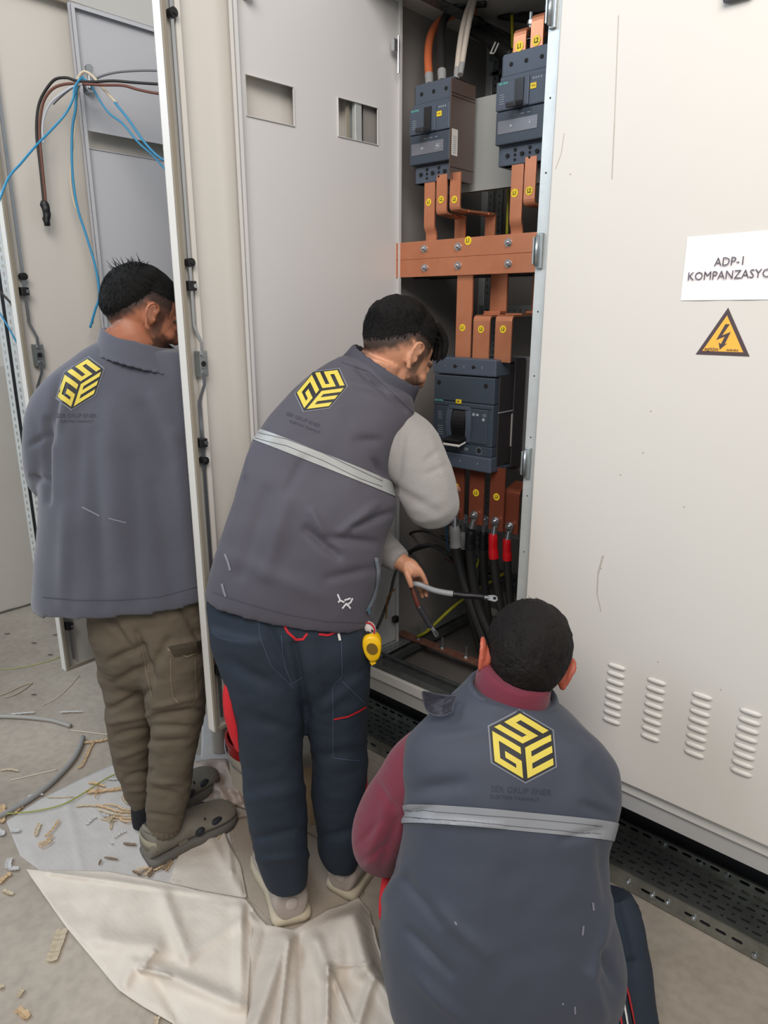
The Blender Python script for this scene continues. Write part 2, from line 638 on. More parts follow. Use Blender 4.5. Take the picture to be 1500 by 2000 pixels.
def carcass(cab, x0, x1, back=True, left=True, right=True, roof=True):
    """frame, panels, plinth of one cabinet"""
    xm = (x0 + x1) / 2
    w = x1 - x0
    if left:
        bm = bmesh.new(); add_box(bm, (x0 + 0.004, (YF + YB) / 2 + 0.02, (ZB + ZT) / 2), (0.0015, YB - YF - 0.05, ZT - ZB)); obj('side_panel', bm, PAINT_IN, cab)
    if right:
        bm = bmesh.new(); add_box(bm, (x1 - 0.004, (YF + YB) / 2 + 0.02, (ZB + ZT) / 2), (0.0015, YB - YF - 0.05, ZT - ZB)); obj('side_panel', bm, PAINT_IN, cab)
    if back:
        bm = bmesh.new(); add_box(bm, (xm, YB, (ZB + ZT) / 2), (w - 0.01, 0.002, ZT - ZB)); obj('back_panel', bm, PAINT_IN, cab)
    if roof:
        bm = bmesh.new()
        add_box(bm, (xm, (YF + YB) / 2, ZT + 0.008), (w - 0.004, YB - YF, 0.016), bevel=0.003)
        obj('roof', bm, PAINT, cab)
    # posts
    for px in (x0 + 0.016, x1 - 0.016):
        for py, dy in ((YF + 0.016, 1), (YB - 0.022, -1)):
            bm = bmesh.new()
            if px < x0 + 0.02 and dy > 0:
                add_box(bm, (x0 + 0.008, py, (ZB + ZT) / 2), (0.014, 0.026, ZT - ZB - 0.004), bevel=0.002)
            else:
                add_box(bm, (px, py, (ZB + ZT) / 2), (0.026, 0.026, ZT - ZB - 0.004), bevel=0.002)
            obj('post', bm, GALV_W, cab)
    # plinth
    bm = bmesh.new()
    add_box(bm, (xm, YF + 0.006, (0.433 + ZB - 0.004) / 2), (w - 0.002, 0.022, ZB - 0.004 - 0.433), bevel=0.003)
    obj('bottom_frame', bm, PAINT, cab)
    bm = bmesh.new()
    add_box(bm, (xm, (YF + YB) / 2 + 0.01, ZB - 0.03), (w - 0.004, YB - YF - 0.03, 0.002))
    obj('bottom_plate', bm, mat('bottom_plate_grey', '6E6A66', 0.55, 0.2, vary=(8, 0.5, '58544F')), cab)
    bm = bmesh.new()
    add_box(bm, (xm, YF + 0.014, (ZP + 0.431) / 2), (w - 0.002, 0.020, 0.431 - ZP), bevel=0.002)
    obj('plinth', bm, mat('plinth_grey', 'A9A8A5', 0.5), cab)
    bm = bmesh.new()
    add_box(bm, (xm, (1.93 + YB) / 2, ZP / 2), (w - 0.002, YB - 1.93, ZP - 0.001), bevel=0.003)  # block added and coloured dark for the shade under the cabinet
    obj('base_shade_block', bm, mat('base_shade_dark', '2A2A2C', 0.7), cab)


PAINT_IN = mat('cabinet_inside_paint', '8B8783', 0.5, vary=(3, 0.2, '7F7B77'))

# ---- right cabinet, door shut
XR0, XR1 = -0.872, -0.07
cabR = thing('electrical_cabinet', 'tall light grey switchgear cabinet with shut louvred door, at the right', 'cabinet', (XR0 / 2 + XR1 / 2, YF + 0.3, ZP))
carcass(cabR, XR0 + 0.002, XR1)
bm = bmesh.new()
add_box(bm, ((XR0 + XR1) / 2 + 0.004, YF - 0.011, (ZB + ZT) / 2), (XR1 - XR0 - 0.008, 0.022, ZT - ZB), bevel=0.004)
dR = obj('door', bm, PAINT_D, cabR)
# louvres pressed in the door
for px, py_top in ((1205, 1297), (1283, 1326), (1372, 1354), (1467, 1386)):
    c0 = onY(px, py_top, YF - 0.022)
    bm = bmesh.new()
    for k in range(8):
        z = c0.z - 0.006 - k * 0.0212
        rings = []
        for s, g in ((-1, 0.15), (-0.85, 0.75), (-0.55, 1), (0, 1.05), (0.55, 1), (0.85, 0.75), (1, 0.15)):
            x = c0.x + s * 0.0228
            hh = 0.0076 * g
            rings.append([Vector((x, YF - 0.0215, z + hh)), Vector((x, YF - 0.0215 - 0.0055 * g, z + hh * 0.35)), Vector((x, YF - 0.0215 - 0.0060 * g, z - hh * 0.5)), Vector((x, YF - 0.0215, z - hh))])
        bridge_rings(bm, rings)
    obj('louvre_column', bm, PAINT_D, dR, smooth=True)
# handle of the shut door, just at the top of the picture
hp = onY(1412, 2, YF - 0.03)
bm = bmesh.new()
add_box(bm, (hp.x + 0.026, YF - 0.030, hp.z + 0.07), (0.052, 0.016, 0.15), bevel=0.006)
add_box(bm, (hp.x + 0.026, YF - 0.044, hp.z + 0.09), (0.030, 0.018, 0.10), bevel=0.005)
obj('swing_handle', bm, mat('handle_grey', '4B4C54', 0.4), dR)
# scuffs on the shut door
SCUFF = mat('scuff', 'AFA99E', 0.6)
SCB = []
for a, b_, w_ in (((1208, 30), (1200, 240), 0.0009), ((1200, 240), (1195, 350), 0.0012), ((1102, 260), (1096, 300), 0.0008), ((1096, 300), (1085, 330), 0.0008), ((1178, 1085), (1168, 1120), 0.0022), ((1168, 1120), (1166, 1160), 0.0016), ((1166, 1160), (1174, 1195), 0.0012)):
    pa, pb = onY(a[0], a[1], YF - 0.0223), onY(b_[0], b_[1], YF - 0.0223)
    bm = bmesh.new()
    add_strip(bm, [pa, pb], (w_ * 2, 0, 0), 0.0004)
    obj('scuff_mark', bm, SCUFF, dR)
for (x, y) in ((1114, 340), (1271, 803), (1212, 927), (1256, 884), (1336, 990), (1285, 1293), (1408, 1347), (1174, 1110)):
    p = onY(x, y, YF - 0.0223)
    bm = bmesh.new()
    add_cyl(bm, p, p + Vector((0, -0.0004, 0)), 0.0018, n=8)
    obj('scuff_mark', bm, SCUFF, dR)

# ---- middle cabinet, open
XM0, XM1 = -1.500, -0.874
cabM = thing('electrical_cabinet', 'open switchgear cabinet with copper busbars and breakers inside, in the middle', 'cabinet', ((XM0 + XM1) / 2, YF + 0.3, ZP))
carcass(cabM, XM0, XM1, right=True)
# front face strip of the right post with holes
bm = bmesh.new()
slotted_sheet(bm, frame((XM1 - 0.028, YF - 0.001, ZB), (0, 0, 1), (1, 0, 0)), ZT - ZB, 0.028, 13, 1, (0.005, 0.005), 0.002)
obj('post_face', bm, GALV_W, cabM)
# hinges on the right post
for (x, y, s) in ((1083, 15, 1), (1057, 490, 1), (1035, 905, 1)):
    p = onY(x, y, YF - 0.004)
    bm = bmesh.new()
    add_box(bm, (XM1 - 0.016, YF - 0.006, p.z), (0.016, 0.008, 0.078), bevel=0.0015)
    add_box(bm, (XM1 - 0.027, YF - 0.010, p.z), (0.004, 0.016, 0.060), bevel=0.001)
    hi = obj('hinge', bm, GALV, cabM)
    bm = bmesh.new()
    add_cyl(bm, (XM1 - 0.020, YF - 0.014, p.z - 0.034), (XM1 - 0.020, YF - 0.014, p.z + 0.034), 0.0036, n=12)
    obj('hinge_pin', bm, ZINC, hi, smooth=True)
# inner perforated rails
bm = bmesh.new()
z = onY(1000, 607, YB - 0.05).z
perforated_bar(bm, (XM0 + 0.02, YB - 0.05, z - 0.018), (XM1 - 0.02, YB - 0.05, z - 0.018), (0, 0, 1), 0.036, 0.022, (0.008, 0.012), t=0.002)
obj('mounting_rail', bm, GALV, cabM)
for (x, y, wd_) in ((820, 1115, 0.045), (700, 1090, 0.02), (650, 1235, 0.03)):
    z = onY(860, y, YB - 0.03).z
    bm = bmesh.new()
    perforated_bar(bm, (XM0 + 0.02, YB - 0.03, z), (XM1 - 0.02, YB - 0.03, z), (0, 0, 1), wd_, 0.022, (0.010, 0.006), t=0.002)
    obj('mounting_rail', bm, GALV_D, cabM)
# rear corner profiles
for xx in (XM0 + 0.03, XM0 + 0.065):
    bm = bmesh.new()
    perforated_bar(bm, (xx, YB - 0.035, ZB), (xx, YB - 0.035, ZT), (1, 0, 0), 0.024, 0.022, (0.010, 0.007), t=0.002)
    obj('perforated_post', bm, GALV, cabM)
# depth rails at floor and roof, left side
bm = bmesh.new()
perforated_bar(bm, (XM0 + 0.02, YF + 0.04, ZB + 0.02), (XM0 + 0.02, YB - 0.04, ZB + 0.02), (1, 0, 0), 0.055, 0.024, (0.007, 0.007), rows=2, t=0.002)
obj('depth_rail', bm, GALV, cabM)
bm = bmesh.new()
add_box(bm, (XM0 + 0.10, (YF + YB) / 2, ZB + 0.012), (0.02, YB - YF - 0.08, 0.02))
obj('depth_rail', bm, GALV_D, cabM)
bm = bmesh.new()
perforated_bar(bm, (XM0 + 0.12, YF + 0.03, ZT - 0.03), (XM0 + 0.12, YB - 0.03, ZT - 0.03), (1, 0, 0), 0.045, 0.024, (0.007, 0.007), rows=2, t=0.002)
obj('roof_rail', bm, GALV_D, cabM)
bm = bmesh.new()
add_box(bm, ((XM0 + XM1) / 2, YB - 0.03, ZT - 0.035), (XM1 - XM0 - 0.04, 0.03, 0.03), bevel=0.003)
add_box(bm, ((XM0 + XM1) / 2, YB - 0.03, ZT - 0.085), (XM1 - XM0 - 0.04, 0.012, 0.012))
obj('roof_rail', bm, GALV, cabM)
# bottom sill, three folded strips in front
bm = bmesh.new()
add_box(bm, ((XM0 + XM1) / 2, YF + 0.022, ZB + 0.010), (XM1 - XM0 - 0.05, 0.040, 0.020), bevel=0.003)
add_box(bm, ((XM0 + XM1) / 2, YF + 0.055, ZB + 0.016), (XM1 - XM0 - 0.05, 0.012, 0.022), bevel=0.002)
obj('door_sill', bm, GALV_D, cabM)
bm = bmesh.new()
p = onY(745, 1293, YF)
add_cyl(bm, (p.x, YF - 0.004, p.z - 0.004), (p.x, YF + 0.004, p.z - 0.004), 0.010, n=24)
obj('sill_screw', bm, GALV_D, cabM)
# mounting plate behind the upper breakers and behind the lower one
bm = bmesh.new()
add_box(bm, (-1.14, 1.815, 2.045), (0.46, 0.002, 0.24))
add_box(bm, (-1.14, 1.822, 1.926), (0.46, 0.016, 0.002))
obj('mounting_plate', bm, mat('plate_grey', 'AEB2AF', 0.45, 0.3), cabM)
bm = bmesh.new()
add_box(bm, (-1.12, 1.835, 1.30), (0.42, 0.002, 0.34))
obj('mounting_plate', bm, mat('plate_galv', '90918F', 0.4, 0.5), cabM)

# outer door (lock rods) and inner door (cut-outs), both hinged left and standing open
dA, wA, hA = make_door(cabM, (-1.506, YF), (-1.496, 0.964), ZB, ZT, t=0.030)
bm = gasket_bm(wA, hA)
obj('gasket', bm, GASKET, dA, world=False)
lock_set(dA, wA - 0.034, ZB, hA, 1.473 - ZB, [1.654 - ZB, 1.281 - ZB, 0.651 - ZB], [1.706 - ZB, 1.235 - ZB, 2.211 - ZB, 0.728 - ZB])
bm = bmesh.new()
add_box(bm, (wA - 0.050, -0.016, hA / 2), (0.012, 0.012, hA - 0.05))
obj('stiffener', bm, PAINT_D, dA, world=False)
zh = 0.0
hol = [(0.381, 0.526, 2.045 - ZB, 2.133 - ZB), (0.084, 0.233, 2.045 - ZB, 2.138 - ZB)]
dB, wB, hB = make_door(cabM, (-1.46, 1.705), (-1.486, 1.145), ZB + 0.01, ZT, holes=[(a, b_, c - 0.01, d - 0.01) for a, b_, c, d in hol], t=0.018, paint=mat('inner_door_paint_light', 'C9C8C6', 0.40, vary=(2.5, 0.10, 'BDBBB8'), bump=(700, 0.015)))
bm = bmesh.new()
add_box(bm, (0.034, 0.004, 2.297 - ZB - 0.01), (0.022, 0.014, 0.030), bevel=0.002)
add_cyl(bm, (0.028, 0.010, 2.22 - ZB), (0.028, 0.010, 2.31 - ZB), 0.003, n=10)
obj('hinge', bm, ZINC, dB, world=False)
bm = bmesh.new()
add_cyl(bm, (0.517, -0.016, 2.288 - ZB), (0.517, 0.006, 2.288 - ZB), 0.013, n=20)
obj('quarter_turn_lock', bm, GALV, dB, world=False)
bm = bmesh.new()
add_box(bm, (0.022, 0.004, 0.10), (0.018, 0.016, 0.022), bevel=0.002)
obj('hinge', bm, BLACKP, dB, world=False)

# ---- left cabinet
XL0, XL1 = -2.165, -1.508
cabL = thing('electrical_cabinet', 'light grey cabinet the man in the long jacket works in, doors swung open', 'cabinet', ((XL0 + XL1) / 2, YF + 0.3, ZP))
carcass(cabL, XL0, XL1)
dD, wD, hD = make_door(cabL, (-2.168, YF), (-2.143, 0.846), ZB, ZT, t=0.030)
obj('gasket', gasket_bm(wD, hD), GASKET, dD, world=False)
lock_set(dD, wD - 0.034, ZB, hD, 1.473 - ZB, [1.650 - ZB, 0.62 - ZB], [1.69 - ZB, 0.70 - ZB])
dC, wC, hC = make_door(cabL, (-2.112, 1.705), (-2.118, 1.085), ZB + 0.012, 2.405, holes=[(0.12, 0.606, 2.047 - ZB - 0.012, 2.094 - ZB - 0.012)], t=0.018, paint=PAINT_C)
bm = bmesh.new()
add_cyl(bm, (wC - 0.03, -0.016, 2.19 - ZB), (wC - 0.03, 0.008, 2.19 - ZB), 0.014, n=20)
add_box(bm, (wC - 0.03, 0.012, 2.21 - ZB), (0.012, 0.006, 0.05), bevel=0.002)
add_cyl(bm, (wC - 0.03, 0.008, 2.235 - ZB), (wC - 0.03, 0.016, 2.235 - ZB), 0.011, n=16)
obj('quarter_turn_lock', bm, ZINC, dC, world=False)
bm = bmesh.new()
add_box(bm, (-1.83, 1.80, 2.2), (0.5, 0.002, 0.4))
obj('mounting_plate', bm, MATS['plate_grey'], cabL)

# ---- cabinet beyond, only its perforated swing frame shows
cabE = thing('electrical_cabinet', 'farthest cabinet at the left, only a slice showing with perforated swing frame', 'cabinet', (-2.50, YF + 0.3, ZP))
carcass(cabE, -2.82, XL0 - 0.008)
def far_strip(xa, xb, h):
    a, b_ = W(xa, 700, h), W(xb, 700, h)
    return Vector((a.x, a.y, ZB)), Vector((b_.x - a.x, b_.y - a.y, 0))


a, wv = far_strip(25, 52, 2.50)
bm = bmesh.new()
slotted_sheet(bm, frame(a, (0, 0, 1), wv), ZT - ZB, wv.length, 76, 2, (0.013, 0.006), 0.002, fn=lambda i, j: (0.010, 0.010) if i % 5 == 4 else ((0.016, 0.006) if j == 0 else (0.015, 0.011)))
obj('perforated_frame', bm, GALV_W, cabE)
a, wv = far_strip(7, 18, 2.50)
bm = bmesh.new()
slotted_sheet(bm, frame(a, (0, 0, 1), wv), ZT - ZB, wv.length, 76, 1, (0.014, 0.005), 0.002)
obj('perforated_frame', bm, GALV_W, cabE)
a, wv = far_strip(18, 26, 2.52)
bm = bmesh.new()
add_box_M(bm, frame(a, (0, 0, 1), wv), ((ZT - ZB) / 2, wv.length / 2, 0), (ZT - ZB, wv.length, 0.004))
obj('gasket', bm, BLACKP, cabE)

# ---- paper sign and warning sticker on the shut door
ys = YF - 0.0225
tl, bl = onY(1343, 463, ys), onY(1330, 587, ys)
sg = thing('paper_sign', 'white paper sheet reading ADP-1 KOMPANZASYON taped on the shut door', 'sign', (tl.x + 0.10, ys, (tl.z + bl.z) / 2))
bm = bmesh.new()
n = 12
rows = []
for j in range(2):
    rows.append([])
zt = onY(1343, 463, ys).z; zb_ = onY(1330, 587, ys).z
SW = 0.185
for side in (0, 1):
    pass
rings = []
for i in range(n + 1):
    s = i / n
    x = tl.x + s * SW
    lift = 0.0015 + 0.0022 * math.sin(s * 7) ** 2
    zt_i = zt + 0.0035 * s
    zb_i = zb_ + 0.0005 * s
    rings.append([Vector((x, ys - lift, zt_i)), Vector((x, ys - lift * 0.5, zb_i)), Vector((x, ys - lift * 0.5 + 0.0004, zb_i)), Vector((x, ys - lift + 0.0004, zt_i))])
bridge_rings(bm, rings)
obj('sheet', bm, mat('white_paper', 'EDE6E4', 0.7), sg)
TXT = mat('print_grey', '55505A', 0.7)
for body, px, py, sz in (('ADP-1', 1428, 511, 0.0225), ('KOMPANZASYON', 1433, 537, 0.0225)):
    p = onY(px, py, ys - 0.004)
    bm = bmesh.new()
    if body == 'KOMPANZASYON':
        p.x = tl.x + SW / 2 + 0.002
    else:
        p.x = onY(1427, 510, ys).x
    add_text(bm, body, frame((p.x, ys - 0.0042, p.z), (1, 0, 0.015), (0, 0, 1)), sz, 0.0, sx=0.92)
    obj('lettering', bm, TXT, sg, label='printed line ' + body)
tr_t, tr_l, tr_r = onY(1422, 601, ys), onY(1359, 692, ys), onY(1464, 696, ys)
tri = thing('warning_sticker', 'yellow triangular high voltage sticker with lightning arrow below the paper', 'sticker', ((tr_l.x + tr_r.x) / 2, ys, tr_l.z))
cx = (tr_l.x + tr_r.x) / 2
hw = (tr_r.x - tr_l.x) / 2
zz0 = (tr_l.z + tr_r.z) / 2
hh = tr_t.z - zz0
MT = frame((cx, ys, zz0), (1, 0, 0), (0, 0, 1))
bm = bmesh.new(); add_poly_prism(bm, [(-hw, 0), (hw, 0), (0, hh)], MT, 0, 0.0006)
obj('border', bm, mat('sticker_dark', '4A3D40', 0.5), tri)
k = 0.76
cz = hh / 3
bm = bmesh.new(); add_poly_prism(bm, [(-hw * k, cz - cz * k), (hw * k, cz - cz * k), (0, cz + (hh - cz) * k)], MT, 0.0006, 0.0010)
obj('field', bm, mat('sticker_amber', 'EDB145', 0.5), tri)
bm = bmesh.new()
u = hh / 100
bolt = [(-1, 66), (8, 66), (-5, 42), (12, 50), (3, 24), (8, 26), (-6, 12), (-10, 27), (-5, 24), (1, 40), (-16, 32)]
add_poly_prism(bm, [(a * u, b_ * u) for a, b_ in bolt], MT, 0.0010, 0.0014)
obj('lightning_bolt', bm, MATS['sticker_dark'], tri)
bm = bmesh.new()
add_text(bm, "egitim", MT @ Matrix.Translation((-hw * 0.42, hh * 0.125, 0.001)), 0.011, 0.0001)
add_text(bm, "ANKARA", MT @ Matrix.Translation((hw * 0.36, hh * 0.115, 0.001)), 0.0055, 0.0001)
obj('lettering', bm, MATS['sticker_dark'], tri)
# ------------------------------------------------------------------ breakers
BRK = mat('breaker_blue_grey', '46505E', 0.45, bump=(300, 0.02))
BRK_D = mat('breaker_panel', '39434F', 0.42)
BRK_B = mat('breaker_side', '2A2628', 0.5)
BRK_T = mat('breaker_toggle', '141416', 0.35)
TEAL = mat('teal_print', '5FA7A0', 0.5)
PRINT = mat('white_print', '98A0A8', 0.6)
LBL = mat('label_paper', 'CFCBC4', 0.6)
HOLE = mat('dark_hole', '0B0C0E', 0.8)
SMOKE = mat('smoked_shield', '5E4F49', 0.35, alpha=0.86)


def small_breaker(name, label, x0, x1, z0, z1, yf, shield):
    """three pole breaker with a rocker handle; x0..x1, z0..z1 front, yf front plane"""
    w, h = x1 - x0, z1 - z0
    t = thing(name, label, 'circuit breaker', ((x0 + x1) / 2, yf + 0.06, z0), group='smaller breakers high in the open cabinet')
    d = 0.105
    fw = w * 0.86
    xa = x0 + 0.0
    xb = x0 + w * 0.87
    bm = bmesh.new()
    add_box(bm, ((x0 + x1) / 2, yf + 0.022 + (d - 0.022) / 2, (z0 + z1) / 2), (w, d - 0.022, h), bevel=0.003)
    obj('housing', bm, BRK_B if shield else BRK, t)
    # front cover sections
    bm = bmesh.new()
    add_box(bm, ((x0 + x1) / 2 + w * 0.02, yf + 0.030, z1 - h * 0.10), (w * 0.94, 0.028, h * 0.20), bevel=0.002)
    add_box(bm, ((x0 + x1) / 2 + w * 0.02, yf + 0.026, z1 - h * 0.235), (w * 0.99, 0.028, h * 0.07), bevel=0.002)
    add_box(bm, ((x0 + x1) / 2, yf + 0.012, z1 - h * 0.38), (w, 0.024, h * 0.26), bevel=0.003)
    obj('front_cover', bm, BRK, t)
    bm = bmesh.new()
    add_box(bm, ((x0 + x1) / 2 + w * 0.01, yf + 0.014, z0 + h * 0.335), (w, 0.024, h * 0.30), bevel=0.003)
    tr = obj('trip_unit', bm, BRK_D, t)
    bm = bmesh.new()
    add_box(bm, ((x0 + x1) / 2 - w * 0.04, yf + 0.0015, z0 + h * 0.34), (w * 0.80, 0.002, h * 0.12), bevel=0.001)
    obj('clear_window', bm, mat('dial_window', '6A6D76', 0.25), tr)
    bm = bmesh.new()
    for xx in (0.34, 0.72):
        add_cyl(bm, (x0 + w * xx, yf + 0.001, z0 + h * 0.34), (x0 + w * xx, yf - 0.001, z0 + h * 0.34), 0.0035, n=14)
    for k in range(4):
        add_box(bm, (x0 + w * (0.72 + 0.02 * (k % 2)), yf + 0.0003, z0 + h * (0.315 + 0.015 * k)), (0.016, 0.0006, 0.0012))
    for xx in (0.40, 0.55, 0.68):
        add_box(bm, (x0 + w * xx, yf + 0.0018, z0 + h * 0.435), (0.010, 0.0006, 0.0012))
    obj('print', bm, PRINT, tr)
    bm = bmesh.new()
    add_box(bm, ((x0 + x1) / 2 + w * 0.03, yf + 0.034, z0 + h * 0.085), (w * 0.92, 0.030, h * 0.17), bevel=0.002)
    tc_ = obj('terminal_cover', bm, BRK, t)
    # screw holes
    bm = bmesh.new()
    for zc in (z1 - h * 0.10, z0 + h * 0.09):
        for k in range(3):
            x = x0 + w * (0.22 + 0.30 * k)
            add_cyl(bm, (x, yf + 0.0185, zc), (x, yf + 0.010, zc), 0.0050, n=14)
        for k in range(2):
            x = x0 + w * (0.37 + 0.30 * k)
            for q in (-1, 0, 1):
                add_cyl(bm, (x, yf + 0.0185, zc + q * h * 0.045), (x, yf + 0.012, zc + q * h * 0.045), 0.0032 + 0.001 * (q == 1), n=12)
    add_cyl(bm, (x0 + w * 0.80, yf + 0.0185, z1 - h * 0.185), (x0 + w * 0.80, yf + 0.012, z1 - h * 0.185), 0.0042, n=12)
    for v in bm.verts:
        v.co.y += 0.0045
    obj('screw_hole', bm, HOLE, t)
    # handle recess and rocker
    hx = x0 + w * 0.50
    hz = z1 - h * 0.38
    bm = bmesh.new()
    add_box(bm, (hx + w * 0.03, yf - 0.001, hz), (w * 0.30, 0.006, h * 0.25), bevel=0.002)
    fr = obj('handle_frame', bm, BRK, t)
    bm = bmesh.new()
    add_box(bm, (hx, yf - 0.005, hz), (w * 0.17, 0.004, h * 0.23))
    obj('handle_slot', bm, BRK_T, fr)
    bm = bmesh.new()
    add_box(bm, (hx - w * 0.02, yf - 0.020, hz - h * 0.115), (w * 0.20, 0.040, h * 0.05), rot=Matrix.Rotation(0.25, 3, 'X'), bevel=0.003)
    obj('rocker_handle', bm, DARKP, t)
    bm = bmesh.new()
    add_box(bm, (x0 + w * 0.755, yf - 0.0007, hz + h * 0.03), (w * 0.115, 0.0015, h * 0.05))
    yl = obj('trip_button', bm, YEL, t)
    bm = bmesh.new()
    add_text(bm, 'PUSH', frame((x0 + w * 0.755, yf - 0.0015, hz + h * 0.03), (1, 0, 0), (0, 0, 1)), 0.0042)
    obj('print', bm, INK, yl)
    bm = bmesh.new()
    add_text(bm, 'SIEMENS', frame((x0 + w * 0.15, yf - 0.0002, z1 - h * 0.275), (1, 0, 0), (0, 0, 1)), 0.0072, 0.0003)
    obj('lettering', bm, TEAL, t)
    bm = bmesh.new()
    for k in range(4):
        add_box(bm, (x0 + w * (0.75 + 0.05 * k), yf - 0.0003, hz + h * 0.095), (0.0035, 0.0006, 0.0035))
    for k in range(5):
        add_box(bm, (x0 + w * 0.13, yf - 0.0003, hz + h * (0.01 - 0.02 * k)), (0.014, 0.0006, 0.0010))
    obj('print', bm, PRINT, t)
    if shield:
        bm = bmesh.new()
        add_box(bm, (x1 + 0.003, yf + 0.055, (z0 + z1) / 2 - h * 0.02), (0.002, 0.11, h * 0.98))
        for zz in (z1 - h * 0.16, z1 - h * 0.19, z0 + h * 0.12):
            add_box(bm, (x1 + 0.005, yf + 0.055, zz), (0.002, 0.11, 0.0025))
        obj('phase_barrier', bm, SMOKE, t)
        bm = bmesh.new()
        add_box(bm, (x1 + 0.0045, yf + 0.020, z0 + h * 0.36), (0.0008, 0.026, h * 0.26))
        rt = obj('rating_label', bm, LBL, t)
        bm = bmesh.new()
        for k in range(9):
            add_box(bm, (x1 + 0.0052, yf + 0.019, z0 + h * (0.26 + 0.02 * k)), (0.0004, 0.016, 0.0012))
        obj('print', bm, PRINT, rt)
    return t


yU = 1.68
a = onY(800, 172, yU); b_ = onY(880, 357, yU)
small_breaker('circuit_breaker', 'upper left breaker with orange, black and white cables on top', -1.413, -1.273, 1.945, 2.195, yU, True)
small_breaker('circuit_breaker', 'upper right breaker with two copper bars rising from its top', -1.128, -0.985, 1.957, 2.212, yU, False)

# large breaker
x0, x1, z0, z1, yf = -1.308, -1.094, 1.148, 1.468, 1.68
w, h = x1 - x0, z1 - z0
big = thing('circuit_breaker', 'large dark breaker with black toggle, below the busbar', 'circuit breaker', ((x0 + x1) / 2, yf + 0.07, z0))
bm = bmesh.new()
add_box(bm, ((x0 + x1) / 2 + 0.004, yf + 0.085, (z0 + z1) / 2), (w - 0.002, 0.125, h - 0.03), bevel=0.003)
add_box(bm, ((x0 + x1) / 2 + 0.008, yf + 0.120, (z0 + z1) / 2), (w, 0.055, h - 0.004), bevel=0.003)
obj('housing', bm, BRK_B, big)
bm = bmesh.new()
add_box(bm, ((x0 + x1) / 2, yf + 0.035, z1 - 0.024), (w + 0.006, 0.075, 0.048), bevel=0.004)
add_box(bm, ((x0 + x1) / 2, yf + 0.105, z1 - 0.006), (w + 0.006, 0.075, 0.010), bevel=0.002)
tcv = obj('terminal_cover', bm, BRK, big)
bm = bmesh.new()
add_box(bm, ((x0 + x1) / 2, yf + 0.030, z0 + 0.022), (w + 0.004, 0.075, 0.044), bevel=0.004)
add_box(bm, ((x0 + x1) / 2, yf + 0.105, z0 + 0.008), (w + 0.004, 0.075, 0.012), bevel=0.002)
tcb = obj('terminal_cover', bm, BRK, big)
for par, zc in ((tcv, z1 - 0.024), (tcb, z0 + 0.024)):
    bm = bmesh.new()
    for xx in (0.36, 0.66):
        add_cyl(bm, (x0 + w * xx, yf - 0.0036, zc), (x0 + w * xx, yf + 0.004, zc), 0.0052, n=14)
        add_box(bm, (x0 + w * xx + 0.006, yf - 0.003, zc), (0.006, 0.002, 0.002))
    obj('screw_hole', bm, HOLE, par)
    bm = bmesh.new()
    for k, xx in enumerate((0.20, 0.51, 0.80)):
        add_text(bm, str(2 * k + (1 if par is tcv else 2)), frame((x0 + w * xx, yf - 0.0080 if par is tcb else yf - 0.0030, zc), (1, 0, 0), (0, 0, 1)), 0.009)
    obj('numbering', bm, PRINT, par)
bm = bmesh.new()
add_box(bm, ((x0 + x1) / 2, yf + 0.016, z1 - 0.088), (w - 0.002, 0.032, 0.074), bevel=0.003)
fc = obj('front_cover', bm, BRK_D, big)
bm = bmesh.new()
for xx in (0.09, 0.86):
    add_cyl(bm, (x0 + w * xx, yf - 0.0006, z1 - 0.074), (x0 + w * xx, yf + 0.004, z1 - 0.074), 0.0068, n=16)
obj('screw_hole', bm, HOLE, fc)
bm = bmesh.new()
add_box(bm, ((x0 + x1) / 2, yf + 0.014, z1 - 0.186), (w - 0.002, 0.032, 0.120), bevel=0.003)
add_box(bm, ((x0 + x1) / 2, yf - 0.003, z1 - 0.135), (w - 0.016, 0.004, 0.004))
mc = obj('front_cover', bm, BRK_D, big)
for fx_, fw_ in ((0.19, 0.25), (0.78, 0.28)):
    bm = bmesh.new()
    add_box(bm, (x0 + w * fx_, yf - 0.003, z1 - 0.190), (w * fw_, 0.004, 0.098), bevel=0.002)
    obj('raised_panel', bm, BRK_D, mc)
bm = bmesh.new()
# handle surround with bowed sides
for s in (-1, 1):
    ring = []
    pts = []
    for k in range(9):
        a = -1 + 2 * k / 8
        pts.append((x0 + w * 0.47 + s * (w * 0.17 - 0.006 * abs(a) ** 2), yf - 0.004 - 0.006 * (1 - a * a), z1 - 0.188 + a * 0.050))
    add_strip(bm, pts, (0.018, 0, 0), 0.006)
add_box(bm, (x0 + w * 0.47, yf - 0.006, z1 - 0.141), (w * 0.34, 0.010, 0.010), bevel=0.002)
hf = obj('handle_frame', bm, BRK, big)
bm = bmesh.new()
pts = [(x0 + w * 0.47, yf - 0.001 - 0.010 * (1 - a * a), z1 - 0.188 + a * 0.043) for a in [-1 + k / 4 for k in range(9)]]
add_strip(bm, pts, (w * 0.23, 0, 0), 0.004)
obj('handle_slot', bm, BRK_T, hf)
bm = bmesh.new()
add_box(bm, (x0 + w * 0.47, yf - 0.022, z1 - 0.232), (w * 0.27, 0.046, 0.016), rot=Matrix.Rotation(0.2, 3, 'X'), bevel=0.004)
tg = obj('toggle', bm, BRK_T, big)
bm = bmesh.new()
add_box(bm, (x0 + w * 0.47, yf - 0.027, z1 - 0.242), (w * 0.27, 0.036, 0.007), rot=Matrix.Rotation(0.2, 3, 'X'), bevel=0.002)
obj('toggle_cap', bm, WHITEP, tg)
bm = bmesh.new()
add_box(bm, ((x0 + x1) / 2, yf + 0.016, z0 + 0.059), (w - 0.004, 0.032, 0.030), bevel=0.003)
tu = obj('trip_unit', bm, BRK_D, big)
bm = bmesh.new()
